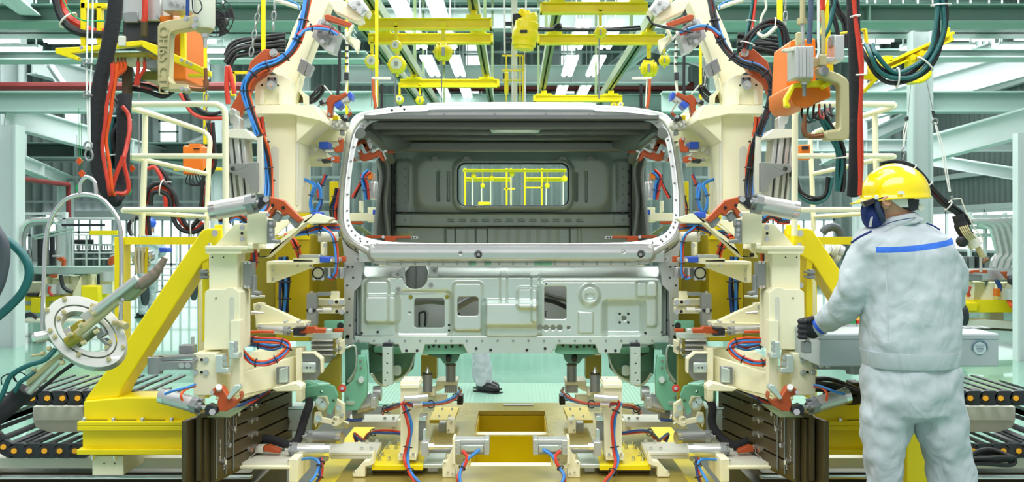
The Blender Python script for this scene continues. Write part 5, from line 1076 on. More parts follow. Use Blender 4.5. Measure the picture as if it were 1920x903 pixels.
bundle('festoon_cable', 'black cable running along the right green runway tracks', [(985, 53, 12.5), (1030, 55, 12.5), (1050, 47, 12.5), (1048, 55, 12.5), (1150, 54, 12.6), (1200, 52, 12.8)], [BLACK, BLACK], .018)
# cranes seen through the cab's rear window and behind
for (x0, y0, x1, y1, Z, lab) in ((868, 318, 1062, 322, 19, 'upper far yellow beam seen through the rear cab window'), (870, 334, 958, 340, 21, 'lower far yellow beam in the left of the rear window'), (986, 334, 1060, 340, 21, 'lower far yellow beam in the right of the rear window')):
    T = thing('crane_beam', lab, 'crane beam', ((x0+x1)/2, y1, Z), 'yellow crane beams'); pb(T, 'web', YEL, x0, y0, x1, y1, Z, .1); pb(T, 'flange', YEL, x0, y0-1.5, x1, y0, Z-.08, .25)
for i, (x, y, r, lab) in enumerate(((888, 330, 5, 'leftmost'), (905, 348, 4.5, 'second from the left'), (960, 326, 5, 'middle'), (1026, 348, 5, 'second from the right'), (1058, 335, 6, 'rightmost'), (922, 334, 5, 'third from the left'))):
    T = thing('spring_balancer', 'far yellow balancer in the rear window view, %s' % lab, 'tool balancer', (x, y+r, 19.05), 'yellow tool balancers'); G().sph(W(x, y, 19.05), r*19.05/F, (1, .7, 1.05)).obj('housing', YEL, T); pb(T, 'hook_block', YEL, x-1, 318, x+1, y, 19.05, .05)
    pc(T, 'rope', LBLOCK, (x-2, y, 19.05), (x-2, 386, 19.05), .012)
T = thing('yellow_frame', 'far yellow pipe frame filling the rear window view', 'frame', (960, 390, 20))
for x in (872, 950, 958, 984, 1016): pb(T, 'upright', YEL, x-1.6, 315, x+1.6, 388, 20, .05)
pb(T, 'rung', YEL, 944, 352, 966, 355, 20, .05); pb(T, 'rung', YEL, 984, 350, 1018, 353, 20, .05); pb(T, 'drum', YEL, 896, 378, 920, 384, 18.5, .3, .03)
# ------------------------------------------------------------------ people
fr(); MS = None
def cloth(name, c, stripe=None):
    m = M(name, c, .8, var=.04, scale=9); nt = m.node_tree; b = nt.nodes['Principled BSDF']
    tc = nt.nodes.new('ShaderNodeTexCoord'); mp = nt.nodes.new('ShaderNodeMapping'); mp.inputs['Scale'].default_value = (1.2, 1.2, .6); mp.inputs['Rotation'].default_value = (.3, .5, .2)
    n1 = nt.nodes.new('ShaderNodeTexNoise'); n1.inputs['Scale'].default_value = 7; n1.inputs['Detail'].default_value = 3; n1.inputs['Distortion'].default_value = 1.2
    nt.links.new(tc.outputs['Object'], mp.inputs[0]); nt.links.new(mp.outputs[0], n1.inputs['Vector'])
    bp = nt.nodes.new('ShaderNodeBump'); bp.inputs['Strength'].default_value = .75; bp.inputs['Distance'].default_value = .02
    nt.links.new(n1.outputs['Fac'], bp.inputs['Height']); nt.links.new(bp.outputs[0], b.inputs['Normal']); return m
CLOTH = cloth('pale_grey_workwear', (186, 196, 200)); CLOTHS = cloth('pale_grey_jacket', (190, 200, 204))
SKIN = M('skin', (205, 150, 120), .5, var=.05); HELM = M('helmet_yellow', (250, 222, 0), .18, var=.01, coat=.6); NAVYF = M('navy_mask_fabric', (25, 45, 110), .8, var=.1, scale=40)
GLOVE = M('black_glove', (30, 32, 38), .7); HAIR = M('black_hair', (25, 22, 22), .6, var=.3, scale=80); SHOE = M('black_shoe_leather', (30, 30, 32), .35); LENS = M('dark_goggle_lens', (35, 25, 25), .1, coat=.5)
# shoulder stripe lives in the jacket's pattern
nt = CLOTHS.node_tree; b = nt.nodes['Principled BSDF']; src = b.inputs['Base Color'].links[0].from_socket
tc = nt.nodes.new('ShaderNodeTexCoord'); sp = nt.nodes.new('ShaderNodeSeparateXYZ'); nt.links.new(tc.outputs['Object'], sp.inputs[0])
def mth(op, a, b_=None):
    n = nt.nodes.new('ShaderNodeMath'); n.operation = op
    for i, v in enumerate((a, b_)):
        if v is None: continue
        if isinstance(v, (int, float)): n.inputs[i].default_value = v
        else: nt.links.new(v, n.inputs[i])
    return n.outputs[0]
WLOC = Vector((1.44, 3.9, 0))
slope = mth('MULTIPLY', sp.outputs[0], .12); cz = mth('SUBTRACT', mth('SUBTRACT', sp.outputs[2], slope), 1.446)
cv = mth('ADD', cz, mth('MULTIPLY', mth('MULTIPLY', sp.outputs[0], sp.outputs[0]), -.4))
band = mth('LESS_THAN', mth('ABSOLUTE', cv), .0105); inx = mth('MULTIPLY', mth('GREATER_THAN', sp.outputs[0], -.155), mth('LESS_THAN', sp.outputs[0], .185))
back = mth('MULTIPLY', mth('MULTIPLY', band, inx), mth('LESS_THAN', sp.outputs[1], .03))
mx = nt.nodes.new('ShaderNodeMix'); mx.data_type = 'RGBA'; nt.links.new(back, mx.inputs[0]); nt.links.new(src, mx.inputs[6]); mx.inputs[7].default_value = (*srgb((50, 110, 215)), 1); nt.links.new(mx.outputs[2], b.inputs['Base Color'])
def ringloft(g, rows, n=40, e=2.4):
    """rows: (y px, xl, xr, depth radius, Z)"""
    bm = g.bm; R = []
    for (y, xl, xr, ry, Z) in rows:
        c = W((xl+xr)/2, y, Z); rx = (xr-xl)/2*Z/F; ring = []
        for k in range(n):
            a = 2*math.pi*k/n; ca, sa = math.cos(a), math.sin(a)
            ring.append(bm.verts.new(c+Vector((math.copysign(abs(ca)**(2/e), ca)*rx, math.copysign(abs(sa)**(2/e), sa)*ry, 0))))
        R.append(ring)
    for A, B in zip(R, R[1:]):
        for k in range(n): bm.faces.new([A[k], A[(k+1) % n], B[(k+1) % n], B[k]])
    bm.faces.new(R[0]); bm.faces.new(list(reversed(R[-1])))
TEXN = [0]
def wrinkle(o, vox, st, size, sm=2, second=True):
    r = o.modifiers.new('r', 'REMESH'); r.mode = 'VOXEL'; r.voxel_size = vox; r.use_smooth_shade = True
    s = o.modifiers.new('s', 'SMOOTH'); s.factor = .5; s.iterations = sm
    for k, (a, b_) in enumerate(((st, size), (st*.55, size*.4)) if second else ((st, size),)):
        t = bpy.data.textures.new('folds%d' % TEXN[0], 'CLOUDS'); TEXN[0] += 1; t.noise_scale = b_; t.noise_depth = 1
        d = o.modifiers.new('d', 'DISPLACE'); d.texture = t; d.strength = a; d.mid_level = .5
    return o
ZW = 3.9
T = thing('person', 'worker in pale grey uniform, yellow helmet and blue mask seen from behind', 'person', WLOC)
ZA = 3.93
# body under the clothes: one continuous mesh
g = G()
ringloft(g, [(1160, 1640, 1680, .04, ZW), (900, 1640, 1680, .05, ZW), (780, 1628, 1700, .08, ZW), (700, 1640, 1770, .1, ZW), (560, 1650, 1770, .1, ZW), (470, 1640, 1760, .09, ZW), (420, 1668, 1712, .055, ZW), (400, 1665, 1708, .052, 3.89), (375, 1662, 1704, .05, 3.9)], 24)
ringloft(g, [(1160, 1768, 1808, .04, ZW), (900, 1765, 1805, .05, ZW), (780, 1712, 1790, .08, ZW), (690, 1700, 1770, .08, ZW)], 20)
g.tube([(1625, 470, 3.9), (1590, 560, 3.95), (1535, 606, 4.12), (1520, 615, 4.14)], [.045, .04, .03, .026], 14, smooth=False); g.tube([(1770, 475, 3.9), (1785, 560, 3.98), (1760, 590, 4.2)], [.045, .04, .03], 14, smooth=False)
g.sph(W(1668, 372, 3.9), 1, (.088, .074, .108), 24); g.sph(W(1630, 394, 3.88), 1, (.028, .032, .045), 14); g.sph(W(1636, 410, 3.89), .03, seg=12)
g.sph(W(1624, 388, 3.87), .016, seg=10)                         # nose
o = g.obj('body', SKIN, T); r = o.modifiers.new('r', 'REMESH'); r.mode = 'VOXEL'; r.voxel_size = .007; s = o.modifiers.new('s', 'SMOOTH'); s.iterations = 4; s.factor = .5; r.use_smooth_shade = True
g = G(); e0 = W(1661, 378, 3.815); g.sph(e0, 1, (.015, .010, .027), 16); o = g.obj('ear', SKIN, T)
G().torus(e0+Vector((.001, -.009, .002)), .0145, .0042, (0.3, -1, 0), 20, 8).obj('ear_rim', SKIN, T)
# jacket
g = G()
ringloft(g, [(412, 1662, 1714, .058, 3.885), (416, 1652, 1724, .070, 3.885), (423, 1638, 1738, .085, 3.89), (432, 1618, 1760, .10, 3.9), (446, 1603, 1778, .115, 3.9), (470, 1600, 1789, .13, 3.9), (510, 1612, 1796, .14, 3.9), (560, 1622, 1797, .145, 3.9), (610, 1622, 1794, .145, 3.9), (640, 1616, 1792, .152, 3.9), (656, 1618, 1791, .148, 3.9), (684, 1624, 1788, .14, 3.9)], 44)
g.tube([(1640, 462, 3.9), (1618, 490, 3.9), (1602, 530, 3.9), (1590, 562, 3.93), (1566, 588, 4.0), (1545, 603, 4.08), (1532, 612, 4.12)], [.062, .066, .066, .066, .062, .056, .05, .046, .044, .044], 20)
g.tube([(1758, 462, 3.9), (1778, 500, 3.9), (1786, 540, 3.93), (1782, 572, 4.02), (1765, 596, 4.16)], [.055, .058, .055, .05, .046, .04], 18)
wrinkle(g.obj('jacket', CLOTHS, T), .009, .030, .15)
g = G(); ringloft(g, [(655, 1616, 1793, .152, 3.9), (659, 1617, 1792, .153, 3.9), (680, 1621, 1789, .148, 3.9), (685, 1623, 1788, .143, 3.9)], 60)
o = g.obj('waistband', CLOTH, T)
g = G(); ringloft(g, [(401, 1658, 1714, .060, 3.882), (404, 1651, 1718, .068, 3.882), (414, 1645, 1724, .076, 3.885), (422, 1638, 1732, .082, 3.886)], 44); bmesh.ops.rotate(g.bm, verts=g.bm.verts, cent=W(1690, 412, 3.885), matrix=Matrix.Rotation(math.radians(-13), 3, 'Y')); wrinkle(g.obj('collar', CLOTH, T), .007, .004, .05, 2, False)
g = G(); g.tube([(1652, 424, 3.806), (1672, 416, 3.797), (1700, 410, 3.798), (1716, 408, 3.812)], .0016, 6); g.obj('collar_seam', NAVYF, T)
g = G(); g.tube([(1596, 455, 3.83), (1612, 444, 3.80), (1634, 433, 3.80)], .004, 6); g.obj('shoulder_piping', NAVYF, T)
g = G(); g.tube([(1737, 418, 3.83), (1752, 424, 3.82), (1763, 431, 3.82)], .003, 6); g.obj('shoulder_piping', NAVYF, T)
g = G(); g.tube([(1661, 500, 3.765), (1663, 550, 3.755), (1665, 640, 3.75)], .0028, 6); g.obj('back_seam', CLOTH, T)
# trousers
g = G()
ringloft(g, [(676, 1624, 1786, .13, 3.9), (700, 1617, 1798, .14, 3.9), (740, 1616, 1803, .15, 3.9), (772, 1616, 1806, .14, 3.9), (784, 1625, 1795, .1, 3.9)], 40, 2.2)
ringloft(g, [(740, 1617, 1712, .12, 3.9), (780, 1616, 1707, .115, 3.9), (830, 1618, 1700, .10, 3.9), (870, 1622, 1694, .09, 3.9), (905, 1627, 1689, .082, 3.9), (1000, 1630, 1688, .075, 3.9), (1130, 1632, 1686, .07, 3.9)], 28, 2.1)
ringloft(g, [(740, 1705, 1804, .12, 3.9), (780, 1710, 1808, .115, 3.9), (830, 1724, 1813, .10, 3.9), (870, 1738, 1820, .09, 3.9), (905, 1747, 1826, .085, 3.9), (1000, 1754, 1822, .075, 3.9), (1130, 1758, 1818, .07, 3.9)], 28, 2.1)
wrinkle(g.obj('trousers', CLOTH, T), .009, .034, .15)
for x in (1658, 1788):
    g = G(); g.sph(W(x, 1165, 3.97), 1, (.055, .15, .06), 18); g.wbox(W(x, 1195, 3.97), (.09, .27, .02)); g.obj('shoe', SHOE, T)
g = G(); g.tube([(1752, 684, 3.775), (1770, 682, 3.785), (1782, 686, 3.80)], .0022, 6); g.obj('pocket_edge', CLOTH, T)
# helmet, worn
g = G(); bm = g.bm; c = W(1676, 371, 3.9); N = 40; R = []
for j in range(11):
    t = math.pi/2*j/10; row = []
    for k in range(N):
        a = 2*math.pi*k/N; x = math.cos(a); y = math.sin(a); rr = math.sin(t) ** .88 if t > 0 else 0
        row.append(bm.verts.new(c+Vector((x*.122*rr+.004, y*.105*rr, .118*math.cos(t)**.95 if t < 1.57 else 0))))
    R.append(row)
brim = []
for k in range(N):
    a = 2*math.pi*k/N; x = math.cos(a); y = math.sin(a); f = max(0, -x)**1.5; brim.append(bm.verts.new(c+Vector((x*(.13+.03*f)+.002, y*(.112), -.006-.012*f))))
R.append(brim)
for A, B in zip(R, R[1:]):
    for k in range(N):
        try: bm.faces.new([A[k], A[(k+1) % N], B[(k+1) % N], B[k]])
        except ValueError: pass
bmesh.ops.remove_doubles(bm, verts=bm.verts, dist=.0004)
bmesh.ops.rotate(bm, verts=bm.verts, cent=c, matrix=Matrix.Rotation(math.radians(-2), 3, 'Y'))
o = g.obj('helmet', HELM, T, ang=60); md = o.modifiers.new('t', 'SOLIDIFY'); md.thickness = .004; md.offset = 1
g = G(); g.wtube([c+Vector((.117*math.cos(a), .10*math.sin(a), .122*0+.118*math.sin(q))) for a, q in ((math.pi, .6), (math.pi, 1.1))], .002, 6, False, False)
g = G(); P = [c+Vector((math.cos(a)*.1*1.1, 0, math.sin(a)*.121)) for a in [math.radians(20+14*i) for i in range(11)]]; g.wtube(P, .006, 8, False, True); g.obj('helmet_ridge', HELM, T)
pb(T, 'helmet_sticker', WHITE, 1684, 358, 1696, 364, 3.783, .003, 0); pb(T, 'helmet_clip', WHITE, 1641, 365, 1648, 374, 3.80, .01)
for i in range(3): pb(T, 'helmet_letter', LBLOCK, 1724+i*4.4, 359.5, 1726.4+i*4.4, 367, 3.825+i*.012, .003, 0)
pp(T, 'harness_band', WHITE, [(1668, 372), (1702, 372), (1704, 388), (1690, 388), (1678, 380)], 3.815, .012, bev=.002); pp(T, 'harness_strap', BLKP, [(1694, 372), (1724, 374), (1722, 392), (1712, 396), (1697, 388)], 3.825, .02, bev=.002); pc(T, 'harness_knob', LBLOCK, (1722, 388, 3.85), (1727, 388, 3.83), .012)
# mask and goggles
g = G(); g.sph(W(1637, 404, 3.875), 1, (.041, .052, .052), 22); g.sph(W(1627, 396, 3.865), 1, (.025, .035, .04), 16); o = g.obj('mask', NAVYF, T); r = o.modifiers.new('r', 'REMESH'); r.mode = 'VOXEL'; r.voxel_size = .005; r.use_smooth_shade = True; s = o.modifiers.new('s', 'SMOOTH'); s.iterations = 5
g = G(); g.tube([(1643, 372, 3.822), (1646, 390, 3.815), (1652, 404, 3.818), (1656, 414, 3.83)], .010, 8); o = g.obj('mask_strap', M('strap_slate', (45, 60, 85), .8), T)
pp(T, 'mask_badge', ALU, [(1633, 407), (1637, 406), (1634, 425), (1629, 425)], 3.812, .004, bev=0)
pp(T, 'goggle_lens', LENS, [(1617, 378), (1640, 370), (1642, 380), (1624, 388)], 3.81, .03, bev=.003); pt(T, 'goggle_arm', LENS, [(1640, 374, 3.815), (1652, 371, 3.81), (1660, 370, 3.815)], .003, 6)
g = G(); g.sph(W(1690, 383, 3.885), 1, (.045, .062, .03), 18); g.obj('hair', HAIR, T)
# gloved hand closing round the lever
g = G(); hc = W(1524, 613, 4.12)
g.sph(hc, 1, (.035, .035, .045), 16); g.tube([(1538, 608, 4.11), (1528, 612, 4.12)], .034, 12, smooth=False)
for i in range(4):
    z = -.032+.02*i; g.wtube([hc+Vector((-.005, .02, z)), hc+Vector((-.03, .03, z-.004)), hc+Vector((-.048, .01, z-.006)), hc+Vector((-.044, -.014, z-.006)), hc+Vector((-.026, -.02, z-.005))], [.011, .0105, .010, .0095, .009, .0085], 10)
g.wtube([hc+Vector((.01, -.02, .03)), hc+Vector((-.012, -.036, .034)), hc+Vector((-.03, -.04, .026))], [.012, .011, .010], 10)
o = g.obj('glove', GLOVE, T); r = o.modifiers.new('r', 'REMESH'); r.mode = 'VOXEL'; r.voxel_size = .0035; r.use_smooth_shade = True; s = o.modifiers.new('s', 'SMOOTH'); s.iterations = 2
g = G(); g.sph(hc+Vector((.014, -.022, .006)), 1, (.028, .018, .034), 16); g.tube([(1541, 607, 4.08), (1533, 612, 4.09)], .036, 14, smooth=False); o = g.obj('glove_back', BLUEP, T); r = o.modifiers.new('r', 'REMESH'); r.mode = 'VOXEL'; r.voxel_size = .005; r.use_smooth_shade = True
T = thing('control_lever', 'small white upright grip lever held by the gloved hand beside the right column', 'lever', (1512, 660, 4.14))
G().cyl((1514, 655, 4.14), (1514, 598, 4.14), .009, n=14).obj('grip', LBLOCK, T); pb(T, 'lever_base', GREYM, 1507, 640, 1522, 662, 4.12, .05, .004)
# console the worker stands at
T = thing('control_console', 'long grey control console with coloured push buttons behind the worker', 'control console', (1700, 900, 4.3))
G().wbox((1.655, 4.62, 1.035), (.73*2, .56, .13)).obj('box', GREYBOX, T, .008)
bx1 = W(1873, 650, 4.2).x; bx0 = W(1536, 650, 4.2).x
bpy.data.objects.remove(T.children[0]); g = G(); g.wbox(((bx0+bx1)/2, 4.44, 1.03), (bx1-bx0, .48, .118)); g.obj('box', GREYBOX, T, .006); g = G(); g.wbox(((bx0+bx1)/2, 4.44, 1.088), (bx1-bx0+.006, .486, .028)); g.obj('lid', GREYBOX, T, .008)
for (x, m) in ((1580, ORANGE), (1596, GREEN), (1613, REDP), (1562, REDP)):
    w = W(x, 612, 4.52); w.z = 1.102; G().wcyl(w, w+Vector((0, 0, .012)), .024, n=20).obj('button_collar', ALU, T); G().wcyl(w+Vector((0, 0, .012)), w+Vector((0, 0, .028)), .02, n=20).obj('push_button', m, T, .002)
for i in range(4): w = W(1790+i*17, 615, 4.45); w.z = 1.104; G().wbox(w, (.03, .1, .004)).obj('slot_cover', GREYM, T)
G().wbox((1.70, 4.44, .48), (.22, .22, .96)).obj('pedestal', YEL, T, .006); G().wbox((1.70, 4.44, .01), (.4, .36, .02)).obj('pedestal_foot', YEL, T, .003)
sc0 = W(1837, 652, 4.197)
g = G(); g.wcyl(sc0, sc0-Vector((0, .002, 0)), .025, n=30); st_ = g.obj('round_sticker', M('pale_sticker', (205, 218, 222), .5), T)
g = G(); P = [sc0+Vector((math.cos(a)*.029, -.002, math.sin(a)*.029)) for a in [math.radians(-10+20*i) for i in range(11)]]; g.wtube(P, .0035, 6, False, False); g.obj('sticker_ring', M('slate_print', (95, 130, 145), .5), T)
for i, w_ in enumerate((.034, .036, .028, .026, .02)): g = G(); g.wbox(sc0+Vector((0, -.0025, .012-i*.006)), (w_, .001, .0018 if i else .0026)); g.obj('sticker_line', MATS['slate_print'], T)
# simpler figures in the distance
def figure(px, Zf, label, h=1.7, lean=0, step=.12, cap=None, rot=0, hs=1):
    b = Vector(((px-VX)*Zf/F, Zf, 0)); T = thing('person', label, 'person', b); k = h/1.7; T.rotation_euler = (0, 0, math.radians(rot))
    V = lambda x, y, z: b+Vector((x*k*(hs if z < .8 else 1), y*k, z*k))
    g = G(); g.wtube([V(-.09, 0, .06), V(-.1, -.02, .48), V(-.08, 0, .9)], [.04, .05, .07], 12, False, False); g.wtube([V(.09, step, .06), V(.1, step*.6, .48), V(.08, 0, .9)], [.04, .05, .07], 12, False, False)
    g.wtube([V(0, 0, .85), V(0, 0, 1.1), V(lean, .02, 1.36), V(lean, .03, 1.5), V(lean, .03, 1.56)], [.13, .12, .13, .05, .05], 14, False, False); g.sph(V(lean, .05, 1.61), 1, (.075*k, .09*k, .11*k), 16); g.sph(V(lean, .15, 1.6), .015, seg=8)
    for s in (-1, 1): g.wtube([V(s*.17+lean, .02, 1.38), V(s*.22+lean, .05, 1.12), V(s*.12, .3, 1.05), V(s*.1, .38, 1.05)], [.045, .04, .03, .03], 10, False, False)
    o = g.obj('body', SKIN, T); r = o.modifiers.new('r', 'REMESH'); r.mode = 'VOXEL'; r.voxel_size = .018; r.use_smooth_shade = True
    g = G()
    for s, y in ((-1, 0), (1, step)): g.wtube([V(s*.09, y, .07), V(s*.095, y, .25), V(s*.1, y*.6, .5), V(s*.085, 0, .85), V(s*.07, 0, .95)], [.075, .08, .085, .1, .11], 16)
    g.wtube([V(0, 0, .82), V(0, 0, 1.0)], .15, 18, False, False); wrinkle(g.obj('trousers', CLOTH, T), .014, .03, .1, 1)
    g = G(); g.wtube([V(0, 0, .93), V(0, 0, 1.1), V(lean, .02, 1.3), V(lean, .03, 1.42), V(lean, .03, 1.49)], [.17, .17, .19, .17, .08], 20)
    for s in (-1, 1): g.wtube([V(s*.15+lean, .02, 1.38), V(s*.22+lean, .05, 1.12), V(s*.14, .27, 1.06)], [.07, .065, .055, .05], 12)
    wrinkle(g.obj('jacket', CLOTH, T), .014, .03, .1, 1)
    for s, y in ((-1, 0), (1, step)):
        g = G(); g.sph(V(s*.1+.02*s, y+.07, .05), 1, (.05, .14, .055), 14); g.wbox(V(s*.1+.02*s, y+.07, .012), (.1, .27, .024)); g.obj('shoe', SHOE, T)
    g = G(); g.sph(V(lean, .04, 1.66), 1, (.1, .12, .1), 18); g.wbox(V(lean, .14, 1.65), (.13, .1, .01)); g.obj('helmet', cap or HELM, T)
    return T
figure(893, 10.1, 'person behind the cab of whom only grey trouser legs and black shoes show', step=.13, rot=-125, hs=.7)
figure(278, 18.7, 'distant worker in grey uniform standing beyond the left yellow frame', cap=BLUEP, lean=.05, rot=40)
# ------------------------------------------------------------------ hanging weld guns, transformers, hoses and ropes
HANG = True; fr(); MS = None
LETTER = M('embossed_khaki', (176, 166, 120), .5)
def text(T, s, loc, size, rot, mat, ext=.001, name='lettering'):
    c = bpy.data.curves.new(name, 'FONT'); c.body = s; c.size = size; c.extrude = ext; c.align_x = 'CENTER'; c.align_y = 'CENTER'
    o = bpy.data.objects.new(name, c); c.materials.append(mat); COL.objects.link(o); bpy.context.view_layer.update()
    me = bpy.data.meshes.new_from_object(o); bpy.data.objects.remove(o); bpy.data.curves.remove(c); o = bpy.data.objects.new(name, me); COL.objects.link(o); o.rotation_euler = rot
    o.parent = T; o.location = Vector(loc)-Vector(T['_o']); o['_o'] = (0., 0., 0.); return o
def sgl(name, label, cat, mat, pts, r, n=10, group=None, smooth=True):
    o = G().tube(pts, r, n, smooth=smooth).obj(name, mat, None); return tag(recenter(o), label, cat, group)
# left transformer pack
fr('A1')
T = thing('transformer_pack', 'hanging black and grey weld transformer in a yellow frame, upper left', 'welding transformer', (760, 360, 4.0))
pb(T, 'black_housing', M('black_panel', (48, 52, 58), .5), 690, 62, 905, 245, 4.0, .3, .008); pb(T, 'top_housing', ALU, 688, -60, 915, 118, 3.98, .34, .008); pp(T, 'top_cover', GREYM, [(690, 70), (780, 62), (780, 125), (700, 125)], 3.975, .02); pb(T, 'orange_housing', ORANGE, 905, 95, 1045, 455, 4.1, .25, .01); pb(T, 'orange_edge', ORANGE, 1045, 150, 1060, 455, 4.15, .2)
pp(T, 'orange_cap', ORANGE, [(890, 92), (970, 85), (980, 120), (905, 122)], 3.97, .05); bolts(T, [(892, 95), (1000, 20)], 3.96, .01)
pp(T, 'frame_bar', YEL, [(310, 270), (470, 262), (800, 225), (805, 255), (480, 290), (400, 300), (440, 318), (440, 342), (310, 300)], 3.95, .03)
pp(T, 'frame_bar', YEL, [(800, 225), (885, 255), (1185, 400), (1185, 430), (1060, 432), (1060, 415), (1140, 415), (880, 310), (800, 262)], 3.94, .03)
pb(T, 'frame_post', YEL, 452, -60, 482, 285, 4.1, .03); pb(T, 'frame_post', YEL, 1015, -60, 1042, 345, 4.05, .03); pb(T, 'frame_post', YEL, 545, 30, 570, 250, 4.1, .03); pb(T, 'frame_top', YEL, 450, 15, 600, 45, 4.1, .03); bolts(T, [(1025, 340), (1055, 352), (1078, 362), (460, 268)], 3.93, .009)
pb(T, 'bottom_plate', OLIVE, 520, 295, 840, 322, 3.98, .25); pb(T, 'lower_box', GREYM, 815, 335, 890, 385, 4.0, .2); pb(T, 'lower_mount', OLIVE, 800, 400, 960, 450, 4.1, .2); pb(T, 'data_plate', LBLOCK, 665, 202, 708, 260, 3.94, .01); pb(T, 'centre_post', M('brown_insulator', (90, 70, 50), .6), 688, 370, 722, 540, 4.05, .05)
for i, x in enumerate((640, 665, 685, 705, 780, 815)):
    g = G(); x2 = (632, 650, 655, 650, 770, 785)[i]; g.tube([(x, 350, 4.0), (x, 390, 4.0), (x2, 440, 4.0), (x2-6, 480, 4.0)], .012, 10); g.obj('power_lead', ORH if i < 4 else RED, T); G().cyl((x, 325, 4.0), (x, 355, 4.0), .008, n=10).obj('terminal', COPPER, T)
g = G(); g.tube([(818, -50, 3.95), (818, 80, 3.95), (812, 125, 3.95)], .020, 12); g.obj('supply_lead', RED, T); G().cyl((815, 125, 3.95), (812, 205, 3.95), .024, n=14).obj('cable_gland', DARKM, T)
for i in range(3): pt(T, 'inner_cable', BLACK, [(548+i*14, 50, 4.15), (540+i*14, 120, 4.15), (556+i*12, 240, 4.15)], .012, 8)
# weld gun C frame, left
T = thing('weld_gun', 'khaki C shaped spot weld gun frame hanging upper left with copper electrode', 'weld gun', (960, 510, 3.75), 'hanging spot weld guns')
pp(T, 'c_frame', GUN, [(888, 150), (900, 128), (930, 118), (1080, 88), (1105, 90), (1110, 140), (1080, 158), (985, 172), (962, 182), (957, 205), (950, 430), (962, 458), (985, 470), (1065, 480), (1065, 505), (935, 508), (905, 498), (888, 468)], 3.75, .06, bev=.008)
pp(T, 'frame_rib', LETTER, [(945, 190), (957, 176), (985, 165), (1075, 150), (1075, 158), (985, 173), (966, 183), (957, 205), (950, 430), (942, 430)], 3.742, .01, bev=.001)
text(T, 'OH65 CTU', W(921, 340, 3.745), .050, (math.pi/2, math.pi/2, 0), LETTER, .002, 'embossed_lettering')
pp(T, 'lower_boss', GUN, [(1015, 490), (1060, 488), (1065, 505), (1050, 525), (1030, 520)], 3.73, .04, bev=.004); bolts(T, [(1028, 500), (1053, 504)], 3.725, .009)
G().tube([(1060, 493, 3.77), (1110, 500, 3.77), (1150, 500, 3.77), (1163, 485, 3.77), (1162, 450, 3.77)], .019, 14).obj('lower_electrode', COPPER, T); G().cyl((1162, 455, 3.77), (1160, 385, 3.77), .012, n=14).obj('electrode_tip', COPPER, T)
G().cyl((1155, -60, 3.77), (1155, 165, 3.77), .066, n=26, prof=[(0, 1), (.9, 1), (1, .85)]).obj('servo_cylinder', LBLOCK, T, .003); G().cyl((1155, 165, 3.77), (1155, 190, 3.77), .062, .03, n=24).obj('cylinder_base', GUN, T); G().cyl((1158, 180, 3.77), (1158, 270, 3.77), .018, .010, n=14).obj('rod', ALU, T); G().cyl((1158, 185, 3.77), (1158, 210, 3.77), .026, n=8).obj('rod_nut', CHROME, T)
pp(T, 'joint_block', GUN, [(1075, 85), (1105, 75), (1115, 160), (1080, 165)], 3.74, .08); bolts(T, [(1052, 105), (1105, 110), (1100, 145)], 3.72, .013); G().cyl((1060, -20, 3.76), (1058, 90, 3.76), .012, n=12).obj('blue_hose_stub', NAVY, T)
pb(T, 'upper_block', ALU, 915, -60, 1070, 60, 3.9, .1, .004); bolts(T, [(995, 20), (960, 10), (1030, 30)], 3.89, .012); pt(T, 'wire_loop', BLACK, [(1085, 0, 3.7), (1090, 60, 3.7), (1115, 75, 3.7), (1140, 40, 3.7), (1120, -20, 3.7)], .004, 6)
sgl('sleeve_hose', 'thick black fabric sleeved hose hanging down at upper left', 'hose', SLEEVE, [(658, -80, 3.7), (648, 60, 3.7), (625, 200, 3.7), (597, 330, 3.7), (565, 470, 3.7), (548, 650, 3.7), (545, 800, 3.7), (550, 930, 3.7), (575, 1020, 3.7), (615, 1100, 3.7), (645, 1130, 3.72)], [.046]*6+[.042]*4, 18)
sgl('sleeve_hose', 'short black fabric sleeve bend rising beside the red hoses, left', 'hose', SLEEVE, [(645, 1135, 3.74), (675, 1080, 3.78), (690, 980, 3.8), (695, 800, 3.82), (700, 640, 3.84), (705, 540, 3.86)], .045, 14)
bundle('hose_bundle', 'red welding cables running down beside the black left sleeve hose', [(640, 360, 3.66), (635, 470, 3.66), (615, 590, 3.66), (600, 680, 3.66), (588, 800, 3.66), (600, 930, 3.66), (618, 1060, 3.66), (632, 1100, 3.68)], [RED, ORH], .012, ())
bundle('hose_bundle', 'looped red welding cable right of the left sleeve hose', [(690, 600, 3.8), (725, 660, 3.8), (735, 740, 3.78), (710, 830, 3.76), (700, 900, 3.74), (722, 1010, 3.74), (715, 1080, 3.74), (660, 1095, 3.72), (635, 1080, 3.7), (665, 960, 3.7), (690, 880, 3.7)], [RED], .014)
bundle('hose_bundle', 'teal and black hoses gathered by white ties under the left transformer', [(650, 560, 3.95), (680, 620, 3.9), (672, 690, 3.88), (650, 760, 3.86), (655, 860, 3.86), (665, 950, 3.86)], [TEAL, BLACK, BLACK, GREYM, BLACK, RED], .017, (.35, .85), tie=WHITE)
bundle('hose_bundle', 'red and black hose loop with white tie at the top left corner', [(318, -40, 4.1), (340, 60, 4.1), (410, 140, 4.1), (490, 182, 4.1), (580, 178, 4.1)], [BLACK, RED], .026, (.4,), tie=WHITE)
sgl('cable', 'thin green cable above the top left red hose loop', 'cable', GREEN, [(345, -20, 4.0), (400, 70, 4.0), (470, 115, 4.0), (590, 118, 4.0)], .005, 6)
bundle('hose_bundle', 'black cables slung under the left transformer', [(740, 500, 4.1), (830, 515, 4.1), (920, 540, 4.1), (980, 515, 4.1)], [BLACK, BLACK], .010)
bundle('hose_bundle', 'black cables swinging from the transformer to the teal hose', [(750, 470, 4.15), (850, 490, 4.15), (950, 530, 4.15)], [BLACK], .012)
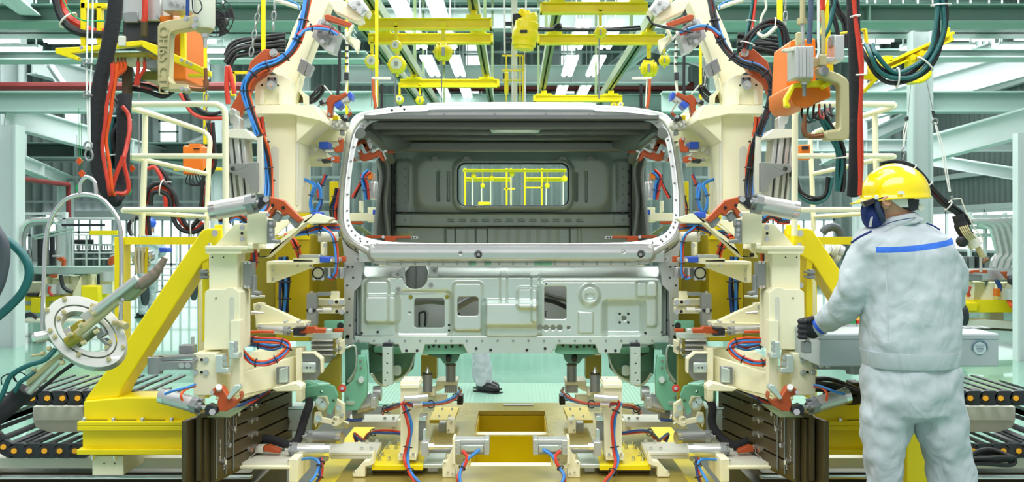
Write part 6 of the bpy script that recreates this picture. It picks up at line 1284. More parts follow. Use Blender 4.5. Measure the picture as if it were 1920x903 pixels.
bundle('hose_bundle', 'teal and red hoses sweeping behind the left handrail', [(1030, 520, 4.9), (1060, 580, 4.9), (1110, 630, 4.9), (1180, 655, 4.9), (1260, 650, 4.9)], [RED, TEAL, BLACK], .016)
sgl('hanging_strap', 'white pair of ropes with shackles, left one, hanging at upper left', 'rope', WHITE, [(500, -40, 3.6), (488, 350, 3.6), (490, 520, 3.6), (500, 830, 3.6)], .0055, 8, smooth=False); sgl('hanging_strap', 'white pair of ropes with shackles, right one, hanging at upper left', 'rope', WHITE, [(524, -40, 3.6), (520, 300, 3.6), (505, 560, 3.6), (508, 830, 3.6)], .0055, 8, smooth=False)
fr('A1'); T = thing('shackle', 'steel rope shackle where the white ropes meet above the hoop', 'shackle', (498, 900, 3.6))
for (x, y) in ((488, 355), (490, 535)): G().torus(W(x, y, 3.6), .02, .005, (0, 1, 0)).obj('clamp_ring', GREYM, T); pb(T, 'clamp_bar', GREYM, x-24, y-4, x+26, y+5, 3.58, .02)
G().torus(W(498, 822, 3.6), .022, .006, (0, 1, 0)).obj('ring', GREYM, T); g = G(); g.tube([(480, 870, 3.6), (500, 830, 3.6), (522, 870, 3.6), (515, 900, 3.6), (490, 900, 3.6)], .007, 8, True); g.obj('bow', GREYM, T)
fr('A2')
T = thing('lifting_hoop', 'tall chrome lifting hoop with an eye on top holding the round weld gun', 'hoop', (460, 960, 3.6))
G().tube([(240, 960, 3.6), (250, 600, 3.6), (262, 420, 3.6), (300, 305, 3.6), (360, 230, 3.6), (430, 200, 3.6), (500, 195, 3.6), (570, 215, 3.6), (640, 290, 3.6), (675, 370, 3.6), (685, 500, 3.6), (685, 700, 3.6), (680, 950, 3.6)], .0135, 14).obj('bail', CHROME, T)
G().tube([(452, 185, 3.6), (455, 130, 3.6), (485, 95, 3.6), (525, 110, 3.6), (540, 150, 3.6), (543, 195, 3.6)], .012, 12).obj('eye', CHROME, T)
# the gun ring
fr('Z1'); zf = lambda x, y: 3.6+(x-378)*.00012-(y-380)*.00015
def ell(a, b, n=44, cx=378, cy=380, t=math.radians(33)): return [(cx+a*math.cos(q)*math.cos(t)-b*math.sin(q)*math.sin(t), cy+a*math.cos(q)*math.sin(t)+b*math.sin(q)*math.cos(t)) for q in [2*math.pi*k/n for k in range(n)]]
T = thing('rotary_weld_gun', 'long jawed weld gun swivelling in a silver double ring, lower left', 'weld gun', (378, 600, 3.6), 'hanging spot weld guns')
RINGM = M('brushed_ring', (212, 214, 206), .32, .55, var=.08)
pp(T, 'outer_ring', RINGM, ell(312, 222), zf, .03, [ell(245, 160)], .003, ext=(-.01, .04, -.02)); pp(T, 'inner_ring', RINGM, ell(235, 150), zf, .03, [ell(190, 118)], .002, ext=(-.01, .04, -.02))
for (x, y) in ((230, 150), (108, 228), (130, 372), (163, 415), (330, 540), (543, 575), (645, 488), (608, 350), (580, 320), (428, 200), (550, 455), (528, 490), (225, 243), (190, 285)): bolts(T, [(x, y)], zf(x, y)-.004, .010, GUN)
G().cyl((20, 425, 3.58), (120, 405, 3.6), .034, n=20).obj('pivot_stub', RINGM, T); G().cyl((12, 428, 3.58), (45, 420, 3.58), .03, n=6).obj('pivot_nut', CHROME, T); G().cyl((610, 320, 3.6), (665, 345, 3.58), .022, n=16).obj('pivot_stub', GUN, T)
G().cyl((270, 440, 3.56), (770, 25, 3.56), .027, n=22).obj('upper_arm', GUN, T); G().cyl((440, 240, 3.54), (745, 5, 3.54), .026, n=20).obj('arm_tube', ALU, T); G().cyl((250, 460, 3.56), (330, 410, 3.56), .036, n=20).obj('arm_socket', OLIVE, T); G().cyl((430, 250, 3.56), (480, 210, 3.56), .036, n=20).obj('arm_collar', GUN, T)
pp(T, 'jaw_clamp', MATS['green_track_steel'], [(600, 130), (700, 60), (740, 60), (780, 85), (690, 165), (620, 170)], 3.54, .05, bev=.004); bolts(T, [(640, 155), (625, 180)], 3.535, .008)
G().tube([(735, 55, 3.55), (780, 40, 3.55), (850, -10, 3.55), (905, -80, 3.55), (940, -140, 3.55)], [.030, .036, .036, .034, .028, .022, .02], 16).obj('jaw', M('brown_jaw', (135, 120, 105), .45, .3), T)
for (q) in (([(260, 350), (330, 300), (400, 340), (300, 420)], 3.57, OLIVE), ([(330, 270), (420, 210), (470, 260), (390, 330)], 3.58, RINGM), ([(440, 380), (490, 350), (520, 400), (460, 440)], 3.6, GREYM), ([(470, 440), (540, 500), (560, 480), (500, 430)], 3.6, GREYM), ([(190, 385), (260, 340), (300, 380), (230, 430)], 3.6, ALU)): pp(T, 'gun_block', q[2], q[0], q[1], .04, bev=.004)
for (x, y) in ((345, 335), (270, 400), (440, 250), (455, 380), (365, 460)): G().cyl((x-14, y+8, 3.53), (x+14, y-8, 3.53), .014, n=6).obj('gun_bolt', GUN, T)
G().cyl((200, 570, 3.62), (-30, 810, 3.62), .026, n=18).obj('gun_body', RINGM, T); G().cyl((215, 555, 3.64), (470, 360, 3.7), .024, n=18).obj('gun_body', MATS['green_track_steel'], T); pp(T, 'gun_side_plate', GUN, [(100, 600), (200, 530), (215, 550), (20, 720), (-40, 770), (-40, 720)], 3.6, .03); G().cyl((0, 550, 3.6), (60, 545, 3.6), .008, n=10).obj('valve_stem', GUN, T); pp(T, 'gun_bracket', GREEN if 0 else MATS['green_track_steel'], [(105, 440), (130, 435), (270, 555), (265, 570)], 3.59, .03)
for (x, y) in ((75, 540), (120, 505), (215, 605), (15, 660)): G().cyl((x-12, y, 3.57), (x+14, y-8, 3.57), .014, n=8).obj('gun_fitting', GUN, T)
fr('A3')
sgl('sleeve_hose', 'fat black sleeved hose leaving the lower end of the ring gun', 'hose', SLEEVE, [(140, 385, 3.62), (90, 440, 3.62), (30, 495, 3.6), (-60, 560, 3.58)], .056, 18); sgl('sleeve_hose', 'second black hose behind the ring gun at the left edge', 'hose', BLACK, [(420, 235, 3.75), (330, 300, 3.75), (210, 400, 3.75), (60, 520, 3.75), (-40, 590, 3.75)], .012, 10)
sgl('teal_hose', 'teal hose leaving the ring gun along its body', 'hose', TEAL, [(310, 160, 3.58), (250, 220, 3.56), (150, 255, 3.55), (60, 310, 3.55), (20, 400, 3.55), (-20, 480, 3.55)], .015, 12); sgl('teal_hose', 'lower teal hose curling to the ring gun collar', 'hose', TEAL, [(195, 285, 3.57), (150, 320, 3.55), (110, 350, 3.55), (85, 400, 3.56)], .013, 12)
sgl('cable', 'thin black wire curling beside the ring gun', 'cable', BLACK, [(150, 310, 3.56), (110, 290, 3.56), (75, 320, 3.56), (95, 345, 3.56), (60, 300, 3.56), (10, 320, 3.56), (10, 360, 3.56)], .004, 6); G().wcyl(W(115, 385, 3.6), W(150, 405, 3.6), .03, n=16)
fr('A2')
sgl('big_hose', 'thick grey rubber hose curving along the left picture edge', 'hose', M('grey_rubber', (70, 78, 85), .5), [(-30, 380, 3.2), (20, 460, 3.2), (28, 560, 3.2), (5, 680, 3.2), (-30, 760, 3.2)], .027, 16); sgl('big_hose', 'thick teal rubber hose bulging right at the left picture edge', 'hose', TEAL, [(-10, 430, 3.25), (60, 465, 3.25), (140, 550, 3.25), (165, 640, 3.25), (130, 740, 3.25), (60, 820, 3.25), (-20, 890, 3.25)], .024, 16)
# small danglers
for i, (x, y, m, lab) in enumerate(((460, 75, ORH, 'left of the black sleeve'), (742, 47, ORH, 'right of the black sleeve'), (447, 5, ORH, 'at the top beside the rope'))):
    T = thing('square_tag', 'small orange square tag hanging on a string %s' % lab, 'tag', (x, y+22, 3.9)); pp(T, 'tag_plate', m, [(x-22, y), (x, y-22), (x+22, y), (x, y+22)], 3.9, .004, bev=0); pt(T, 'tag_string', GREEN, [(x, y-22, 3.9), (x-2, y-300, 3.9)], .0015, 5, smooth=False)
for i, (x, y) in enumerate(((434, 160), (732, 175))):
    T = thing('square_tag', 'small green tag hanging low %s of the black sleeve bend' % ('left', 'right')[i], 'tag', (x, y+22, 3.9)); pp(T, 'tag_plate', GREEN, [(x-10, y-10), (x+2, y-25), (x+10, y), (x, y+25)], 3.9, .004, bev=0); pt(T, 'tag_string', GREYM, [(x, y-25, 3.9), (x, y-300, 3.9)], .0015, 5, smooth=False)
# yellow hanger bars with chains
fr('0')
for (x, w, y1, Z, lab) in ((493, 4, 95, 6.2, 'left of the left overhead arm'), (384, 3.2, 270, 6.8, 'behind the left handrail'), (1463, 5, 46, 5.6, 'beside the right orange housing'), (1314, 2.5, 200, 7.5, 'behind the right overhead arm'), (706, 3, 200, 8, 'left of the cab roof near the white balancer'), (650, 2.5, 215, 7.5, 'behind the left overhead clamp')):
    T = thing('hanger_bar', 'yellow flat hanger bar %s' % lab, 'hanger', (x, y1, Z)); pb(T, 'bar', YEL, x-w, -60, x+w, y1, Z, .02)
def chain(x0, y0, x1, y1, Z, label, r=.016):
    T = thing('chain', label, 'chain', (x1, y1, Z)); a, b = W(x0, y0, Z), W(x1, y1, Z); L = (b-a).length; n = max(3, int(L/(r*2.4))); d = (b-a)/n; u = d.normalized(); k = 0
    for i in range(n):
        c = a+d*(i+.5); s = Vector((1, 0, 0)) if i % 2 else Vector((0, 1, 0)); s = (s-u*s.dot(u)).normalized()
        P = [c+u*math.sin(q)*r*1.35+s*math.cos(q)*r*.6 for q in [2*math.pi*j/10 for j in range(10)]]; G().wtube(P, r*.25, 5, True, False).obj('chain_link', GREYM, T)
chain(515, 0, 512, 60, 6.2, 'steel chain hanging between yellow bar and left overhead arm', .02); chain(486, 10, 470, 105, 6.2, 'slanting steel chain above the left orange linkage plate', .02); chain(1473, 0, 1472, 60, 5.6, 'steel chain beside the yellow bar of the right orange housing', .018)
chain(387, 160, 388, 250, 6.8, 'steel chain behind the left handrail', .02); chain(1322, 60, 1322, 200, 7.5, 'steel chain behind the right overhead arm', .02)
for s, S in ((0, None), (1, 1918)):
    MS = S; L = ('left', 'right')[s]
    T = thing('orange_hook_post', 'slim brown and white hook post standing at the %s roof corner' % L, 'post', (703, 203, 6.2)); pp(T, 'post', ORG, [(697, 147), (701, 147), (702, 175), (707, 200), (702, 204), (698, 180)], 6.2, .03); pb(T, 'arm', LBLOCK, 696, 144, 732, 148, 6.2, .03); pt(T, 'rod', LBLOCK, [(705, 150, 6.21), (707, 200, 6.21)], .006, 6)
    bundle('cable_bundle', 'black vertical cable hanging near the %s roof corner' % L, [(634, -80, 7), (636, 120, 7), (634, 180, 7)], [BLACK], .012, (.4,), tie=WHITE)
    sgl('cable', 'black vertical cable stub above the %s cab roof edge' % L, 'cable', BLACK, [(716, 158, 8), (716, 205, 8)], .014, 8, smooth=False)
    T = thing('finger_probe', 'grey finger probe hanging on a striped rod beside the %s overhead arm' % L, 'probe', (650, 180, 6.0)); pt(T, 'striped_rod', LBLOCK, [(648, 55, 6), (652, 120, 6), (648, 178, 6)], .009, 8); pb(T, 'probe_grip', BLKP, 645, 135, 653, 150, 5.98, .03)
    for i in range(5): pb(T, 'rod_band', BLKP, 646, 70+i*12, 653, 73+i*12, 5.985, .03)
    bundle('cable_coil', 'coil of thin black cable behind the %s jig tower' % L, [(575, 190, 5.6), (590, 175, 5.6), (603, 163, 5.6), (604, 172, 5.6), (592, 186, 5.6), (578, 192, 5.6)], [BLACK, BLACK, BLACK], .006)
    for i, (y, Z) in enumerate(((86, 6.6), (100, 6.4))): bundle('cable_bundle', 'black cables draped behind the %s orange linkage plate, %s' % (L, ('upper', 'lower')[i]), [(425, y+20, Z), (440, y, Z), (470, y-8, Z), (505, y-12, Z), (535, y-14, Z)], [BLACK]*4, .014)
MS = None
T = thing('cage_fan', 'dark wire cage fan half hidden behind the left servo cylinder', 'fan', (405, 70, 5.5)); c = W(405, 33, 5.5); rr = .1
for k in range(4): G().torus(c, rr*(k+1)/4, .003, (.25, 1, 0)).obj('cage_ring', BLACK, T)
for k in range(12): a = math.pi*k/6; G().wtube([c, c+Vector((math.cos(a)*rr, 0, math.sin(a)*rr))], .0025, 5, False, False).obj('cage_spoke', BLACK, T)
G().wcyl(c+Vector((0, .02, 0)), c+Vector((0, .1, 0)), .04, n=16).obj('motor', BLACK, T)
for k in range(4): a = math.pi*k/2+.4; g = G(); g.wprism([c+Vector((math.cos(a+d)*rr*f, .03, math.sin(a+d)*rr*f)) for d, f in ((0, .2), (-.3, .9), (.35, .9), (.3, .2))], Vector((0, .006, 0))); g.obj('fan_blade', BLACK, T)
T = thing('station_sign', 'pale blue hanging station sign behind the left weld gun', 'sign', (372, 150, 9.0)); pb(T, 'panel', M('pale_sign', (215, 228, 235), .5), 353, 111, 393, 148, 9, .02); text(T, 'STATION', W(373, 118, 8.985), .045, (math.pi/2, 0, 0), GREYM, .001, 'sign_text'); pb(T, 'top_rail', YEL, 355, 108, 388, 111, 9, .03); pt(T, 'hanger_wire', GREYM, [(360, 108, 9), (360, -80, 9)], .004, 6, smooth=False)
# -------- right hanging gear
fr('R4')
sgl('sleeve_hose', 'thick black fabric sleeved hose hanging straight down at upper right', 'hose', SLEEVE, [(478, -80, 3.7), (482, 100, 3.7), (490, 300, 3.7), (495, 600, 3.72), (492, 900, 3.75), (480, 1100, 3.8)], .040, 18)
bundle('hose_bundle', 'two red welding cables running down beside the right sleeve hose', [(478, -60, 3.64), (495, 90, 3.64), (520, 260, 3.64), (528, 420, 3.64), (526, 650, 3.66), (525, 900, 3.68), (520, 1100, 3.7)], [RED, RED], .011, (.18, .5), tie=WHITE)
bundle('hose_loop', 'big teal and black hose loop hanging from the ceiling at the right', [(975, -60, 4.0), (982, 60, 4.0), (975, 180, 4.0), (940, 290, 4.0), (870, 380, 4.0), (780, 430, 4.0), (700, 430, 4.0), (630, 385, 4.0), (585, 310, 4.0), (560, 250, 4.05)], [TEAL, BLACK, TEAL, BLACK], .016, (.09, .42, .62), tie=WHITE)
T = thing('crane_beam', 'diagonal yellow crane beam with a hook trolley at upper right', 'crane beam', (850, 470, 8.5), 'yellow crane beams')
pp(T, 'web', YEL, [(635, 375), (1040, 185), (1045, 225), (640, 405)], 8.5, .05); pp(T, 'flange', YEL, [(632, 365), (1040, 178), (1055, 180), (1055, 190), (640, 380)], 8.4, .2); pp(T, 'flange', YEL, [(640, 400), (1050, 215), (1055, 225), (645, 410)], 8.4, .2); pb(T, 'trolley', YEL, 650, 312, 708, 350, 8.4, .2, .01); pb(T, 'end_stop', YEL, 1005, 155, 1028, 190, 8.4, .1)
for x, y in ((820, 320), (870, 298)): pb(T, 'trolley_block', YEL, x-14, y-10, x+14, y+60, 8.35, .15, .01); G().cyl((x, y, 8.34), (x, y, 8.28), .04, n=16).obj('trolley_wheel', YEL, T)
G().tube([(850, 370, 8.4), (845, 420, 8.4), (830, 450, 8.4), (870, 450, 8.4), (905, 420, 8.4), (900, 395, 8.4)], .045, 10).obj('hook', YEL, T); pb(T, 'hook_block', YEL, 805, 440, 860, 468, 8.35, .12, .01)
T = thing('transformer_pack', 'hanging orange weld transformer housing in a yellow frame, upper right', 'welding transformer', (230, 600, 4.1))
pp(T, 'orange_housing', ORANGE, [(120, 235), (150, 220), (270, 215), (275, 560), (105, 530), (110, 400)], 4.15, .25, bev=.01)
pp(T, 'orange_bowl', ORANGE, [(125, 480), (160, 470), (350, 480), (358, 550), (275, 570), (250, 600), (160, 600), (130, 560)], 4.0, .35, bev=.012); pp(T, 'frame_bar', YEL, [(145, 470), (300, 448), (345, 465), (350, 485), (155, 490), (115, 570), (130, 605), (100, 600), (98, 550)], 3.96, .04); pp(T, 'frame_bar', YEL, [(300, 480), (360, 450), (372, 470), (320, 500)], 3.94, .04)
pp(T, 'tall_yellow_plate', YEL, [(320, 80), (335, 0), (350, -60), (345, 60), (375, 440), (345, 440), (325, 220), (305, 180)], 4.1, .03); pb(T, 'valve_box', ALU, 378, 195, 432, 340, 3.95, .1, .004); pb(T, 'valve_plate', GREYM, 360, 195, 395, 260, 3.97, .05); pb(T, 'side_frame', YEL, 535, 160, 560, 170, 4.2, .03)
pp(T, 'side_frame', YEL, [(548, 160), (560, 160), (590, 410), (578, 410)], 4.2, .03); pp(T, 'side_frame', YEL, [(405, 182), (550, 158), (552, 168), (405, 192)], 4.2, .03); pp(T, 'side_frame', YEL, [(535, 415), (635, 405), (638, 430), (548, 525), (545, 500), (590, 450), (535, 440)], 4.1, .03)
for i in range(6): pt(T, 'loose_cable', (BLACK, TEAL, BLACK, RED, BLACK, BLACK)[i], [(200+i*30, 590, 4.1), (190+i*34, 650, 4.05), (235+i*26, 690-i*8, 4.05), (270+i*15, 640, 4.1), (330+i*8, 610, 4.15)], .008, 8)
T = thing('weld_gun', 'khaki C shaped spot weld gun with pale ribbed cylinder, upper right', 'weld gun', (380, 790, 3.9), 'hanging spot weld guns')
pp(T, 'c_frame', GUN, [(285, 375), (310, 372), (330, 390), (400, 412), (445, 440), (468, 475), (470, 750), (455, 785), (330, 790), (320, 745), (385, 738), (405, 720), (408, 490), (395, 470), (340, 450), (290, 425)], 3.9, .06, bev=.008)
pb(T, 'arm_head', GUN, 290, 305, 335, 370, 3.9, .08, .004); G().tube([(312, 300, 3.92), (312, 150, 3.92), (305, 60, 3.92)], .014, 12).obj('arm_tube', GUN, T); pt(T, 'white_pipe', WHITE, [(284, -60, 3.88), (284, 200, 3.88), (286, 290, 3.88), (275, 330, 3.88)], .009, 10); bolts(T, [(313, 400)], 3.895, .024); pb(T, 'head_link', ALU, 330, 322, 375, 345, 3.9, .05)
for i in range(5): pb(T, 'servo_rib', ALU, 155+i*21, 258, 174+i*21, 438, 3.88+.01*(i % 2), .12, .004)
G().cyl((208, 438, 3.95), (208, 465, 3.95), .06, .03, n=24).obj('cylinder_base', GUN, T); G().cyl((204, 460, 3.95), (204, 542, 3.95), .014, n=12).obj('rod', GREYM, T); G().cyl((204, 455, 3.95), (204, 478, 3.95), .024, n=8).obj('rod_nut', CHROME, T); pp(T, 'cylinder_ear', LBLOCK, [(85, 275), (150, 262), (158, 285), (120, 292), (85, 288)], 3.9, .03)
G().cyl((195, -50, 3.95), (195, 120, 3.95), .018, n=12).obj('feed_pipe', GUN, T); G().cyl((195, 120, 3.95), (195, 260, 3.95), .013, n=12).obj('feed_pipe', ALU, T); G().cyl((190, 105, 3.95), (190, 135, 3.95), .032, n=12).obj('pipe_union', GUN, T); pb(T, 'gauge_plate', GUN, 165, 180, 188, 250, 3.9, .03); pt(T, 'feed_hose', M('slate_hose', (70, 85, 110), .5), [(245, -60, 3.9), (240, 100, 3.9), (232, 245, 3.9)], .017, 12)
G().tube([(320, 762, 3.92), (260, 770, 3.92), (215, 760, 3.92), (203, 730, 3.92), (206, 690, 3.92)], .019, 12).obj('lower_electrode', COPPER, T); G().cyl((206, 700, 3.92), (208, 645, 3.92), .012, n=12).obj('electrode_tip', COPPER, T); G().cyl((310, 760, 3.92), (390, 752, 3.92), .024, .03, n=16).obj('electrode_holder', GUN, T)
bundle('hose_bundle', 'teal and red hoses twisting above the right weld gun', [(300, -50, 4.1), (310, 30, 4.1), (305, 120, 4.1)], [RED, RED], .015); sgl('teal_hose', 'teal hose curving past the tall yellow plate, upper right', 'hose', TEAL, [(385, -60, 4.0), (365, 60, 4.0), (345, 150, 4.0), (312, 220, 4.0), (308, 300, 4.0)], .014, 12)
bundle('hose_bundle', 'black cables hanging left of the right sleeve hose', [(355, -50, 4.0), (370, 60, 4.0), (385, 130, 4.0), (395, 195, 4.0)], [BLACK, BLACK], .01)
bundle('cable_bundle', 'mass of thin dark wires behind the right sleeve hose at the top', [(370, -10, 4.8), (400, 60, 4.8), (440, 130, 4.8), (450, 260, 4.8)], [BLACK]*6, .010)
bundle('hose_bundle', 'teal and black hoses gathered below the right weld gun with a white tie', [(300, 620, 4.3), (320, 680, 4.3), (370, 760, 4.3), (400, 830, 4.3), (415, 900, 4.3), (410, 1000, 4.3), (400, 1080, 4.3)], [TEAL, BLACK, TEAL, BLACK, BLACK], .014, (.65,), tie=WHITE)
bundle('cable_tangle', 'tangle of dark cables hanging between the right handrail posts', [(150, 1000, 4.9), (180, 1090, 4.9), (260, 1130, 4.9), (330, 1100, 4.9), (350, 1000, 4.9)], [TEAL, BLACK, BLACK], .013)
T = thing('pendant_box', 'small orange pendant control box between the right handrail posts', 'pendant control', (212, 900, 4.8)); pb(T, 'box', ORANGE, 182, 815, 240, 900, 4.8, .06, .006); pb(T, 'window', BLKP, 192, 824, 232, 842, 4.79, .01)
fr('R1')
bundle('hose_arch', 'arched bundle of teal, red and black hoses left of the right orange housing', [(600, 275, 5.0), (620, 220, 5.0), (680, 160, 5.0), (750, 138, 5.0), (800, 165, 5.0), (815, 240, 5.0), (815, 400, 5.0), (800, 560, 5.0)], [TEAL, RED, BLACK, RED, BLACK], .017, (.1, .45, .78), tie=WHITE)
bundle('hose_bundle', 'dark teal and red cables running straight up behind the right overhead arm', [(650, -40, 6.0), (630, 100, 6.0), (612, 210, 6.0)], [TEAL, BLACK, RED], .014, (.6,), tie=WHITE)
sgl('bent_pipe', 'cream bent pipe hook above the right hose arch', 'pipe', LBLOCK, [(700, -30, 5.0), (712, 40, 5.0), (685, 100, 5.0), (675, 180, 5.0)], .011, 10); pt(None, 'bent_pipe', LBLOCK, [(640, 165, 5.05), (700, 205, 4.95), (770, 150, 4.95)], .016, 10); tag(LASTOBJ(), 'pale hose saddle holding the right hose arch', 'pipe')
bundle('cable_bundle', 'black thin cables dangling from the right overhead clamp head', [(40, 90, 5.1), (70, 130, 5.1), (130, 150, 5.1), (200, 165, 5.1), (300, 180, 5.08)], [BLACK, BLACK], .007)
for s in (0, 1):
    fr('A4'); MS = 1909 if s else None
    T = thing('air_tube', 'white pipe with a blue hose crossing behind the top of the %s overhead arm' % ('left', 'right')[s], 'pipe', (560, 20, 5.6)); G().cyl((470, 0, 5.6), (610, 45, 5.6), .02, n=14).obj('pipe', LBLOCK, T); pt(T, 'blue_hose', BLUE, [(520, -10, 5.55), (590, 20, 5.55), (605, 50, 5.55)], .008, 8)
MS = None
# ropes and second gun behind the worker
fr('R4')
sgl('wire_rope', 'thin wire rope slanting down from the diagonal yellow beam', 'rope', GREYM, [(893, 450, 5.0), (932, 630, 5.0)], .0035, 6, smooth=False)
T = thing('rope_sling', 'white double rope with shackle slanting down behind the worker', 'rope', (1010, 1100, 5.0)); pt(T, 'rope', WHITE, [(940, 690, 5.0), (975, 830, 5.0), (1022, 1080, 5.0)], .006, 8, smooth=False); pt(T, 'rope', WHITE, [(945, 690, 5.0), (990, 830, 5.0), (1030, 1080, 5.0)], .005, 8, smooth=False); G().torus(W(943, 685, 5.0), .022, .006).obj('shackle', GREYM, T); G().cyl((930, 625, 5), (938, 660, 5), .014, n=8).obj('weight', BLKP, T)
T = thing('rope_hook', 'small steel hook on a doubled rope above the helmet', 'hook', (765, 900, 5.0)); pt(T, 'rope', WHITE, [(790, 690, 5), (775, 760, 5), (765, 830, 5)], .006, 8, smooth=False); pt(T, 'rope', WHITE, [(778, 690, 5), (762, 760, 5), (768, 830, 5)], .005, 8, smooth=False); pt(T, 'hook', GREYM, [(765, 830, 5), (755, 850, 5), (772, 862, 5), (765, 880, 5), (762, 903, 5)], .008, 8); pb(T, 'swivel', BLKP, 783, 655, 795, 680, 5, .03); pt(T, 'upper_rope', GREYM, [(806, 470, 5), (790, 655, 5)], .003, 6, smooth=False)
fr('R5')
bundle('hose_bundle', 'long bundle of red, black and teal hoses sagging behind the yellow helmet', [(500, 60, 5.0), (580, 48, 5.0), (650, 60, 5.0), (710, 110, 5.0), (780, 190, 5.0), (860, 270, 5.0), (940, 330, 5.0), (990, 380, 5.0)], [BLACK, RED, BLACK, TEAL, BLACK], .012, (.35, .55, .75), tie=WHITE)
T = thing('weld_gun', 'small grey weld gun dangling from the hose bundle right of the worker', 'weld gun', (1040, 590, 5.0), 'hanging spot weld guns')
G().tube([(920, 330, 5.0), (945, 400, 5.0), (985, 450, 5.0)], [.05, .06, .05], 14).obj('body', SLEEVE, T); G().sph(W(945, 470, 5.0), .03, seg=14).obj('motor', BLKP, T); G().tube([(980, 440, 5.0), (1020, 500, 5.0)], .055, 14).obj('grip', LBLOCK, T); G().cyl((1020, 490, 5), (1060, 560, 5), .026, n=14).obj('nozzle', GUN, T); G().cyl((1055, 585, 5), (1085, 570, 5), .017, n=12).obj('electrode', COPPER, T); G().cyl((1045, 540, 5), (1046, 640, 5), .012, n=10).obj('lower_rod', ALU, T)
for i in range(5): pt(T, 'braid', GUN, [(930+i*10, 395-i*3, 4.95), (955+i*9, 440-i*4, 4.94), (985+i*8, 470-i*4, 4.95)], .006, 6)
pt(T, 'hanger_wire', LBLOCK, [(870, 262, 4.98), (890, 243, 4.98), (938, 240, 4.98), (960, 300, 4.98), (1010, 400, 4.98), (1055, 455, 4.98), (1060, 475, 4.98), (1040, 480, 4.98)], .006, 8, smooth=False); pt(T, 'chain', GREYM, [(885, 225, 4.98), (890, 245, 4.98)], .012, 8)
# hoses behind the left handrail
fr('A2')
bundle('hose_loop', 'upper loop of red and black hoses hanging behind the left handrail', [(835, 40, 6.2), (880, 40, 6.2), (925, 100, 6.2), (935, 200, 6.2), (945, 265, 6.2)], [RED, BLACK], .022, (.6,), tie=WHITE)
bundle('hose_loop', 'lower wavy loop of black and red hoses behind the left handrail', [(830, 250, 6.0), (850, 175, 6.0), (910, 155, 6.0), (970, 200, 6.0), (990, 290, 6.0), (1030, 370, 6.0), (1090, 390, 6.0), (1140, 350, 6.0)], [BLACK, RED, BLACK], .024, (.3, .6, .85), tie=WHITE)
bundle('hose_bundle', 'black hose tails ending above the left yellow beam', [(830, 290, 6.1), (825, 360, 6.1), (825, 425, 6.1)], [BLACK, RED, BLACK], .02, ()); sgl('hose', 'single black hose bend left of the handrail post', 'hose', BLACK, [(780, 320, 6.2), (735, 350, 6.2), (728, 390, 6.2), (745, 425, 6.2)], .02, 10)
for i, x in enumerate((745, 757, 783)): sgl('steel_rope', 'thin steel rope, %s of three hanging at the left handrail post' % ('leftmost', 'middle', 'rightmost')[i], 'rope', GREYM, [(x+(40 if i == 2 else 0), -20 if i == 2 else 300, 6.0), (x, 430, 6.0)], .006, 6, smooth=False)
T = thing('robot_head', 'dangling pale weld gun cluster behind the left yellow frame', 'weld gun', (800, 640, 6.5), 'hanging spot weld guns')
for (x, y, r_, m) in ((780, 520, .09, LBLOCK), (820, 530, .08, ALU), (770, 560, .06, GUN), (810, 580, .07, GUN), (840, 545, .06, CHROME), (760, 530, .05, ALU)): G().cyl((x, y-15, 6.5), (x+10, y+25, 6.5), r_, n=14, prof=[(0, .7), (.2, 1), (.8, .9), (1, .6)]).obj('gun_part', m, T)
for i in range(4): pt(T, 'gun_tube', (GUN, ALU, GUN, YELD)[i], [(770+i*20, 490, 6.45), (765+i*20, 560, 6.45), (775+i*16, 640, 6.45)], .018, 8)
pt(T, 'hanger_wire', GREYM, [(785, 505, 6.5), (785, -1100, 6.5)], .006, 6, smooth=False); pp(T, 'blue_part', BLUEP, [(897, 492), (940, 495), (942, 522), (900, 522)], 6.5, .1)
T = thing('orange_pendant', 'orange box with dark cables hanging behind the left handrail', 'pendant control', (1090, 85, 6.3)); fr('A1'); pb(T, 'box', ORANGE, 1030, 820, 1140, 985, 6.3, .15, .01); pb(T, 'grip', ORANGE, 1065, 810, 1130, 825, 6.3, .1); pb(T, 'window', BLKP, 1090, 834, 1125, 840, 6.29, .01); pb(T, 'yellow_bar', YEL, 980, 945, 1250, 962, 6.35, .03)
for i in range(6): pt(T, 'dangling_wire', BLACK, [(1060+i*14, 985, 6.3), (1050+i*22, 1030, 6.3), (1110+i*10, 1045, 6.3), (1150, 1000, 6.3)], .008, 6)
fr('0')
bundle('cable_bundle', 'dark cables and wires behind the left handrail near the tower', [(395, 230, 6.0), (400, 300, 6.0), (388, 330, 6.0), (380, 390, 6.0)], [BLACK, RED, BLACK], .012)
T = thing('red_hose', 'red hose hook standing left of the left orange linkage plate', 'hose', (428, 190, 6.2)); pt(T, 'hose', RED, [(428, 195, 6.2), (425, 160, 6.2), (428, 125, 6.2), (440, 175, 6.2)], .018, 10); pb(T, 'yellow_stand', YEL, 432, 133, 440, 180, 6.3, .03); pb(T, 'yellow_stand', YEL, 432, 133, 470, 138, 6.3, .03)

HANG = False; fr()
